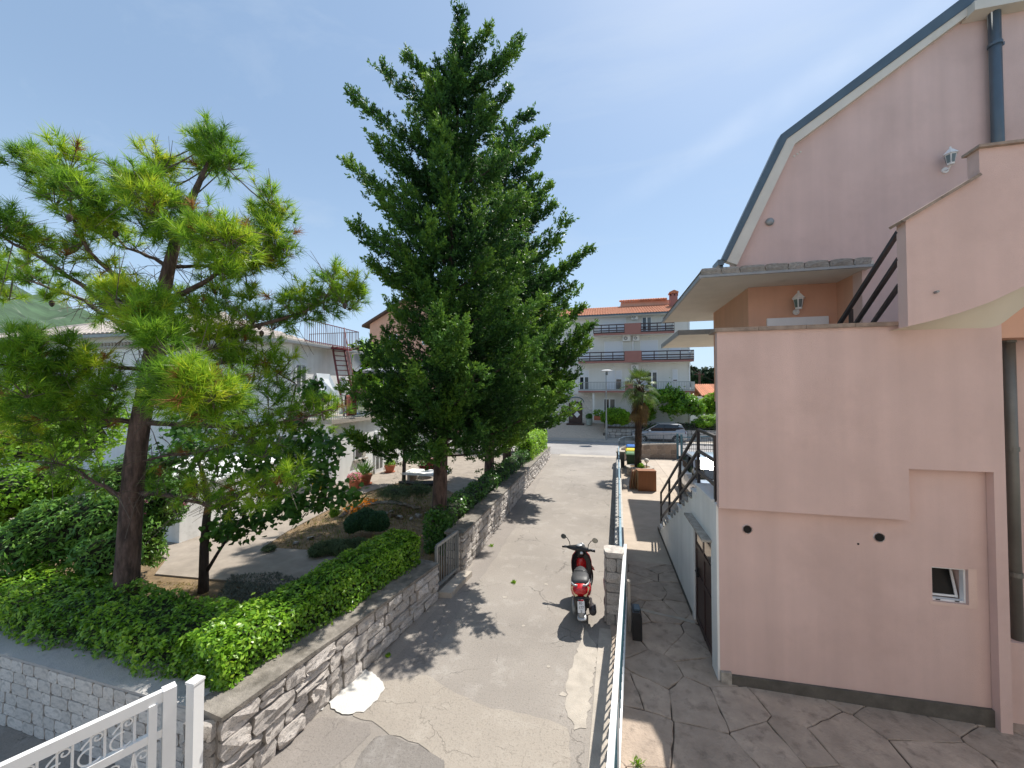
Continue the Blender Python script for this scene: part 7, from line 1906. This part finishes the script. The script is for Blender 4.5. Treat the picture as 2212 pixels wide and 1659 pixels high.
# ------------------------------------------------------------------ cars
M['car_grey'] = pm('grey_car_paint', (.34, .35, .365), .3, .04, 2, 0, metal=.35, coat=.6)
M['car_blue'] = pm('pale_blue_car_paint', (.40, .47, .56), .3, .04, 2, 0, metal=.4, coat=.6)
M['car_glass'] = glass_mat('car_glass', (.016, .02, .022), .04)
M['tail_red'] = pm('tail_lamp_red', (.30, .01, .012), .2, .1, 10, 0)
def car(label, loc, rz, paint, cat='car'):
    root = thing('parked_car', label, cat, loc)
    T = Matrix.Translation(loc) @ Matrix.Rotation(rz, 4, 'Z')
    def cb(m, name, mat, par=None, smooth=False):
        m.v = [tuple(T @ Vector(p)) for p in m.v]; return m.build(name, mat, par or root, smooth=smooth)
    def cr(y, hw, z0, z1, tuck=.08):
        return [(-hw + tuck, y, z0), (hw - tuck, y, z0), (hw - .01, y, z0 + .12), (hw, y, (z0 + z1) / 2), (hw - .02, y, z1 - .12), (hw - .10, y, z1), (0, y, z1 + .02), (-hw + .10, y, z1), (-hw + .02, y, z1 - .12), (-hw, y, (z0 + z1) / 2), (-hw + .01, y, z0 + .12)]
    q = MB(); q.loft([cr(-2.2, .70, .50, .95), cr(-2.15, .82, .36, 1.04), cr(-1.9, .88, .30, 1.08), cr(-.8, .91, .24, 1.05), (cr(.3, .91, .24, 1.02)), cr(1.0, .91, .24, 1.0), cr(1.6, .89, .28, .93), cr(2.0, .84, .32, .86), cr(2.17, .72, .38, .76)]); body = cb(q, 'body', M['car_grey'] if paint == 0 else M['car_blue'], None, False)
    def gr(z, y0, y1, w0, w1): return [(-w0, y0, z), (w0, y0, z), (w1 + .01, (y0 + y1) / 2, z), (w1, y1, z), (-w1, y1, z), (-w1 - .01, (y0 + y1) / 2, z)]
    q = MB(); q.loft([gr(1.03, -2.10, 1.15, .78, .78), gr(1.30, -1.98, .72, .74, .73), gr(1.56, -1.72, .18, .64, .62), gr(1.61, -1.55, .0, .58, .56)]); cab = cb(q, 'cabin_glass', M['car_glass'])
    q = MB(); q.loft([[(-.62, -1.80, 1.565), (.62, -1.80, 1.565), (.64, -.6, 1.59), (.58, .14, 1.575), (-.58, .14, 1.575), (-.64, -.6, 1.59)], [(-.54, -1.60, 1.64), (.54, -1.60, 1.64), (.57, -.6, 1.665), (.5, .0, 1.64), (-.5, .0, 1.64), (-.57, -.6, 1.665)]]); cb(q, 'roof', M['car_grey'] if paint == 0 else M['car_blue'])
    for s in (-1, 1):
        q = MB(); q.bar((s * .80, 1.16, 1.02), (s * .615, .15, 1.58), .07, .05); cb(q, 'windscreen_pillar', M['car_grey'] if paint == 0 else M['car_blue'])
        q = MB(); q.bar((s * .80, -.35, 1.02), (s * .665, -.45, 1.58), .06, .05); cb(q, 'door_pillar', M['black_gloss'])
        q = MB(); q.loft([[(s * .80, -1.25, 1.03), (s * .81, -2.08, 1.03), (s * .67, -1.80, 1.57), (s * .655, -1.62, 1.57)], [(s * .76, -1.25, 1.03), (s * .77, -2.08, 1.03), (s * .63, -1.80, 1.57), (s * .615, -1.62, 1.57)]]); cb(q, 'rear_quarter', M['car_grey'] if paint == 0 else M['car_blue'])
        q = MB(); q.bar((s * .62, -1.55, 1.65), (s * .6, .0, 1.65), .03, .03); cb(q, 'roof_rail', M['silver'])
        q = MB(); q.loft([[(s * (.82 + k), .78 + .10 * math.cos(t), 1.08 + .07 * math.sin(t)) for t in np.linspace(0, 6.283, 9)[:-1]] for k in (.02, .10, .22)]); cb(q, 'wing_mirror', M['white_plastic'])
        for y in (-.9, .25):
            q = MB(); q.box((s * .905, y, .93), (.03, .2, .03)); cb(q, 'door_handle', M['silver'])
        for y in (-.95, -.30 + .02, .95):
            q = MB(); q.box((s * .904, y, .68), (.008, .012, .55)); cb(q, 'door_gap', M['black_plastic'], body)
        q = MB(); q.box((s * .89, 0.05, .32), (.05, 2.1, .14)); cb(q, 'sill_trim', M['black_plastic'])
        q = MB(); q.loft([[(s * .50, 2.14, .66), (s * .80, 2.02, .66), (s * .82, 1.98, .80), (s * .52, 2.10, .78)], [(s * .50, 2.17, .66), (s * .83, 2.04, .66), (s * .85, 2.0, .80), (s * .52, 2.13, .78)]]); cb(q, 'headlight', M['silver'])
        q = MB(); q.loft([[(s * .55, -2.16, .82), (s * .86, -2.05, .82), (s * .86, -2.03, .98), (s * .55, -2.15, .98)], [(s * .55, -2.20, .82), (s * .89, -2.07, .82), (s * .89, -2.05, .98), (s * .55, -2.19, .98)]]); cb(q, 'tail_light', M['tail_red'])
        for y in (-1.36, 1.36):
            q = MB(); q.tube([(s * .70, y, .34), (s * .912, y, .34)], .40, 18); cb(q, 'wheel_arch', M['black_plastic'])
            q = MB(); n = 20; prof = [(.21, -.1), (.31, -.1), (.335, -.05), (.335, .05), (.31, .1), (.21, .1)]
            rings = [[(s * .83 + x, y + rr * math.cos(t), .335 + rr * math.sin(t)) for rr, x in prof] for t in np.linspace(0, 6.283185, n + 1)]
            q.loft(rings, False); w = cb(q, 'wheel', M['rubber'])
            q = MB()
            for k in range(5): t = 2 * math.pi * k / 5; q.bar((s * .925, y, .335), (s * .925, y + .21 * math.cos(t), .335 + .21 * math.sin(t)), .06, .02, (1, 0, 0))
            q.loft([[(s * .915, y + rr * math.cos(t), .335 + rr * math.sin(t)) for t in np.linspace(0, 6.283185, n + 1)[:-1]] for rr in (.225, .19)], False); cb(q, 'rim', M['silver'], w)
    q = MB(); q.box((0, 2.19, .55), (1.1, .06, .2)); cb(q, 'grille', M['black_plastic'])
    for y, z in ((2.215, .42), (-2.225, .60)):
        q = MB(); q.box((0, y, z), (.5, .02, .11)); cb(q, 'number_plate', M['plate'])
    return root
car('grey estate-style car parked before the low rubble wall across the street', (4.55, 35.05, .006), R(90), 0)
car('pale blue car parked in the yard behind the dark stair railing', (4.15, 16.9, .016), R(180), 1)

# ------------------------------------------------------------------ palm in its round stone planter
PC = Vector((1.80, 20.8, 0))
plt_ = thing('round_planter', 'round stone-rimmed planter with soil around the palm', 'planter', PC)
q = MB(); q.lathe(PC, [(.56, .016), (.60, .40)], 20); q.build('core', M['mortar'], plt_)
q = MB(); n = 24; q.loft([[(PC.x + r * math.cos(2 * math.pi * k / n), PC.y + r * math.sin(2 * math.pi * k / n), z) for r, z in ((.50, .40), (.70, .40), (.70, .47), (.50, .47))] for k in range(n + 1)], False); q.build('rim', M['concrete'], plt_)
q = MB(); q.lathe(PC, [(.52, .40), (.52, .445)], 20); q.build('soil', M['soil'], plt_)
for r_, z in ((0, .11), (1, .29)):
    for k in range(11):
        t = 2 * math.pi * (k + .5 * r_) / 11; piece('stone', ROUGH_FAR[k % 12], plt_, (PC.x + .585 * math.cos(t), PC.y + .585 * math.sin(t), z), (0, 0, t + math.pi / 2), (.31, .06, .17))
bush('planter_plant', 'small bright green plant at the foot of the palm', 'plant', (PC.x + .02, PC.y - .3, .45), [((PC.x + .02, PC.y - .32, .55), (.17, .14, .13))], 260, .10, .06, LF['bright'], .6, amp=.04, inward=.04)
gl = thing('garden_lamp', 'small cream globe garden lamp standing beside the palm trunk', 'garden lamp', (PC.x + .32, PC.y - .1, .45))
q = MB(); q.lathe((PC.x + .32, PC.y - .1, .44), [(.02, 0), (.02, .22), (.05, .24)], 8); q.build('stem', M['black_plastic'], gl)
q = MB(); q.lathe((PC.x + .32, PC.y - .1, .68), [(.05, 0), (.10, .05), (.12, .12), (.10, .19), (.04, .23)], 12); q.build('globe', M['cream'], gl, smooth=True)
pt = thing('palm_tree', 'fan palm with shaggy brown trunk rising from the round planter', 'palm tree', (PC.x, PC.y, .44))
pz = lambda z: Vector((PC.x - .10 + .02 * (z - .4) - .05 * math.sin(z * .8) * 0, PC.y, z))
q = MB(); zs = np.linspace(.40, 4.7, 26)
q.tube([pz(z) + Vector((rnd.uniform(-.012, .012), rnd.uniform(-.012, .012), 0)) for z in zs], [(.155 if z < 3.2 else .155 + .06 * (z - 3.2)) * (1 + .10 * (i % 2)) for i, z in enumerate(zs)], 12); q.build('trunk', pm('palm_fibre_bark', (.075, .048, .032), .97, .4, 12, 1, 40), pt)
n = 900; zz = G.uniform(.5, 4.5, n); aa = G.uniform(0, 6.283, n); rr = np.where(zz < 3.2, .16, .16 + .06 * (zz - 3.2))
c_ = np.stack([pz(0).x + .02 * zz + rr * np.cos(aa) , PC.y + rr * np.sin(aa), zz], 1); d_ = np.stack([np.cos(aa) * .5, np.sin(aa) * .5, np.full(n, .9)], 1)
raw_mesh('leaf_bases', leaf_quads(c_, d_, np.stack([np.cos(aa), np.sin(aa), np.zeros(n)], 1), .16, .07, .2), 4, M['bark'], pt)
def frond(base, az, el, ln, fan, mat_key, droop, acc, pet):
    hd = Vector((math.cos(az), math.sin(az), 0)); d0 = hd * math.cos(el) + up(math.sin(el))
    tip = base + d0 * ln - up(droop * ln * .25)
    pet.tube([base, base + d0 * ln * .5, tip], [.018, .014, .010], 5)
    d1 = (tip - (base + d0 * ln * .5)).normalized(); sd = d1.cross(up(1)).normalized() if abs(d1.z) < .98 else Vector((1, 0, 0)); nn_ = sd.cross(d1)
    for k in range(17):
        a = (k / 16 - .5) * 3.7
        dd_ = (d1 * math.cos(a) + sd * math.sin(a) + nn_ * .12).normalized(); L_ = fan * (1 - .25 * abs(a) / 1.85)
        w_ = .024; s_ = dd_.cross(nn_).normalized()
        p1 = tip + dd_ * L_ * .5; p2 = tip + dd_ * L_ - up(.18 * droop + .05)
        acc += [tuple(tip - s_ * .004), tuple(p1 - s_ * w_), tuple(p1 + s_ * w_), tuple(tip + s_ * .004), tuple(p1 - s_ * w_), tuple(p2), tuple(p2), tuple(p1 + s_ * w_)]
live, dead, pet = [], [], MB(); rp2 = random.Random(12)
top_ = pz(4.75)
for i in range(30):
    el = R(80 - 105 * (i / 29) ** .9); frond(top_ + up(-.25 * i / 29), i * 2.399, el, rp2.uniform(.5, .75), rp2.uniform(.50, .66), 'palm', .4 + .9 * i / 29, live, pet)
for i in range(22):
    frond(top_ + up(-.45 - .03 * i), i * 2.399 + 1, R(rp2.uniform(-75, -45)), rp2.uniform(.35, .6), rp2.uniform(.4, .55), 'palm_dead', 1.2, dead, pet)
pet.build('leaf_stalks', M['twig'], pt)
raw_mesh('fan_leaves', np.array(live), 4, LF['palm'], pt); raw_mesh('dead_leaves', np.array(dead), 4, LF['palm_dead'], pt)

# ------------------------------------------------------------------ bins, wooden cabinet, boards
def bin_(label, x, y, lid, h=1.0):
    t = thing('wheelie_bin', label, 'bin', (x, y, .016))
    q = MB(); q.loft([[(x + sx * w, y + sy * w * 1.1, z) for sx, sy in ((-1, -1), (1, -1), (1, 1), (-1, 1))] for w, z in ((.21, .06), (.275, h - .1), (.29, h - .09), (.29, h - .04))]); q.build('bin_body', M['bin_green'], t)
    q = MB(); q.loft([[(x + sx * w, y + sy * w * 1.12, z) for sx, sy in ((-1, -1), (1, -1), (1, 1), (-1, 1))] for w, z in ((.305, h - .038), (.305, h + .0), (.24, h + .07))]); q.build('bin_lid', lid, t)
    q = MB(); q.tube([(x - .25, y + .34, h - .03), (x + .25, y + .34, h - .03)], .018, 7); q.build('handle', M['black_plastic'], t)
    for s in (-1, 1):
        q = MB(); q.tube([(x + s * .22 - .025, y + .25, .116), (x + s * .22 + .025, y + .25, .116)], .10, 12); q.build('wheel', M['rubber'], t)
M['bin_green'] = pm('dark_green_plastic', (.018, .05, .022), .5, .08, 5, .05)
bin_('green wheeled bin with green lid, nearest of the three behind the palm', 1.45, 21.75, pm('bin_lid_green', (.10, .22, .10), .45, .06, 5, 0), .98)
bin_('wheeled bin with yellow lid between the green and the blue lidded bins', 1.50, 22.55, pm('bin_lid_yellow', (.75, .58, .01), .45, .06, 5, 0), 1.05)
bin_('wheeled bin with blue lid, farthest of the three behind the palm', 1.58, 23.4, pm('bin_lid_blue', (.015, .14, .50), .45, .06, 5, 0), 1.15)
M['veneer'] = pm('orange_brown_veneer', (.25, .095, .035), .55, .14, 3, .1, 30, stretch=(6, 6, .6))
M['veneer_pale'] = pm('pale_board', (.47, .33, .19), .7, .12, 3, .1, 30, stretch=(6, 6, .6))
bc = P(1397, 1062, Z=.016)
wb = thing('wooden_cabinet', 'orange-brown wooden cabinet standing in the sunny yard before the palm planter', 'cabinet', (bc.x, bc.y, .016))
rzb = R(8); cm = Matrix.Rotation(rzb, 3, 'Z')
def bb(off, size, name, mat):
    q = MB(); o_ = cm @ Vector(off); q.box((bc.x + o_.x, bc.y + .32 + o_.y, .016 + off[2]), size, rzb); q.build(name, mat, wb)
bb((0, -.25, .43), (.76, .02, .86), 'front_panel', M['veneer']); bb((-.37, 0, .43), (.02, .48, .86), 'side_panel', M['veneer_pale']); bb((.37, 0, .43), (.02, .48, .86), 'side_panel', M['veneer'])
bb((0, 0, .87), (.78, .53, .02), 'top', M['veneer']); bb((0, .25, .43), (.72, .015, .84), 'back_panel', M['veneer_pale'])
for i in range(5):
    x = bc.x - .60 + i * .06
    q = MB(); q.box((x - .02, bc.y + .55 + i * .03, .42), (.02, .75, .82), 0, 0, R(8 - i)); q.build('leaning_board', M['veneer_pale'] if i % 2 else M['veneer'], label=('dark brown thin board leaning outermost, nearest the boundary wall', 'pale thin board second from the boundary wall', 'dark brown thin board in the middle of the leaning stack', 'pale thin board next to the innermost of the leaning stack', 'dark brown thin board leaning nearest the wooden cabinet')[i], category='board', group='boards leaning beside the cabinet')

# ------------------------------------------------------------------ curved wall with railing and teal gate at the street
cwl = thing('curved_wall', 'low curved wall of pale crazy stone beside the teal gate', 'curved wall', (3, 26, 0))
cp = [(.98, 23.4), (1.02, 24.4), (1.35, 25.2), (2.0, 25.8), (2.9, 26.2), (3.8, 26.4), (4.55, 26.45)]
ctop = lambda i: .80 + .14 * i / 6
inn, out_ = MB(), MB(); rings = []
rr_ = []
for i, (x, y) in enumerate(cp):
    a = Vector(cp[max(0, i - 1)]); c = Vector(cp[min(6, i + 1)]); d_ = (c - a).normalized(); nn_ = Vector((-d_.y, d_.x))
    p0 = Vector((x, y)); p1 = p0 + nn_ * .25
    rr_.append([(p0.x, p0.y, 0), (p0.x, p0.y, ctop(i)), (p1.x, p1.y, ctop(i)), (p1.x, p1.y, 0)])
q = MB(); q.loft(rr_); q.build('wall', M['mortar_pale'] if 'mortar_pale' in M else M['flag'], cwl)
q = MB(); q.loft([[(a[0][0], a[0][1], a[1][2]), (a[1][0], a[1][1], a[1][2] + .05), (a[2][0], a[2][1], a[2][2] + .05), (a[3][0], a[3][1], a[2][2])] for a in rr_]); q.build('wall_cap', M['concrete'], cwl)
M['crazy'] = pm('crazy_stone_facing', (.27, .205, .155), .9, .25, 6, .5, 40, objvar=.3)
cs = stone_meshes(M['crazy'], 6, 91, .06, 'crazy_stone')
for i in range(6):
    a, c = Vector((*cp[i], 0)), Vector((*cp[i + 1], 0)); d_ = (c - a).normalized(); L_ = (c - a).length
    for j in range(3):
        for k in range(2):
            o_ = a + d_ * L_ * (k + .5) / 2; t_ = ctop(i)
            piece('stone', rnd.choice(cs), cwl, (o_.x, o_.y, t_ * (j + .5) / 3), (0, rnd.uniform(-.2, .2), math.atan2(d_.y, d_.x)), (L_ / 2 - .03, .02, t_ / 3 - .035))
rl = thing('railing', 'grey-blue iron railing on top of the curved wall before the grey car', 'railing', (3, 26, .9))
mid = [(Vector((a[0][0] + a[3][0], a[0][1] + a[3][1], 0)) / 2) for a in rr_]
for z in (.62, .12):
    q = MB(); q.tube([p + up(ctop(i) + z) for i, p in enumerate(mid)], .022, 6); q.build('rail', M['slate_blue'], rl)
for i in range(6):
    for k in range(9):
        p = mid[i].lerp(mid[i + 1], k / 9); z = ctop(i); q = MB(); q.bar(p + up(z + .05), p + up(z + .62), .016 if k else .04); q.build('post' if k == 0 else 'bar', M['slate_blue'], rl)
tg = thing('teal_gate', 'teal and grey iron yard gate between curved wall and pink house', 'gate', (5.5, 26.5, 0))
for x, h in ((4.62, 1.65), (4.86, 1.6), (7.9, 1.6)):
    q = MB(); q.box((x, 26.5, h / 2), (.12, .12, h)); q.build('gate_post', M['teal_metal'], tg)
q = MB(); q.tube([(4.9 + 3 * t, 26.5, 1.42 + .28 * t * t * 1.2) for t in np.linspace(0, 1, 10)], .03, 6); q.build('top_rail', M['teal_metal'], tg)
for z in (.10, .68, 1.15):
    q = MB(); q.bar((4.9, 26.5, z), (7.88, 26.5, z), .035); q.build('rail', M['dark_metal'], tg)
for i in range(24):
    x = 4.95 + i * .125; q = MB(); q.bar((x, 26.5, .1), (x, 26.5, 1.42), .016, .016, (0, 1, 0)); q.build('bar', M['dark_metal'], tg)
for i in range(7):
    q = MB(); x = 5.05 + i * .4; q.tube([(x + .07 * math.cos(t) * (1 - t / 9), 26.46, .92 + .07 * math.sin(t) * (1 - t / 9)) for t in np.linspace(0, 7, 14)], .010, 4); q.build('scroll', M['dark_metal'], tg)

# ------------------------------------------------------------------ weeds in the cracks
def weed(lab, px, py, n, L, W, z=0.0, mat='bright'):
    c = P(px, py, Z=z); t = thing('weed', lab, 'weed', tuple(c))
    cc = np.repeat(np.array([[c.x, c.y, z]]), n, 0) + G.normal(size=(n, 3)) * np.array((L * .3, L * .3, 0)); d_ = unit(G.normal(size=(n, 3)) * .6 + np.array((0, 0, .9)))
    raw_mesh('leaves', leaf_quads(cc + d_ * L * .45, d_, G.normal(size=(n, 3)), L * G.uniform(.6, 1.2, n), W), 4, LF[mat], t)
weed('small green weed in a crack at the middle of the lane', 1110, 1259, 60, .07, .02)
weed('feathery green weed growing from the patio joint beside the sliding gate', 1378, 1652, 45, .09, .014, .02)
weed('little weed at the foot of the near limestone wall by the white cement patch', 838, 1418, 50, .06, .02)
weed('yellowish weeds along the foot of the near limestone wall', 715, 1500, 60, .06, .018, 0, 'grass')
weed('thin weed at the lane edge below the long rubble wall', 1062, 1180, 50, .08, .02)
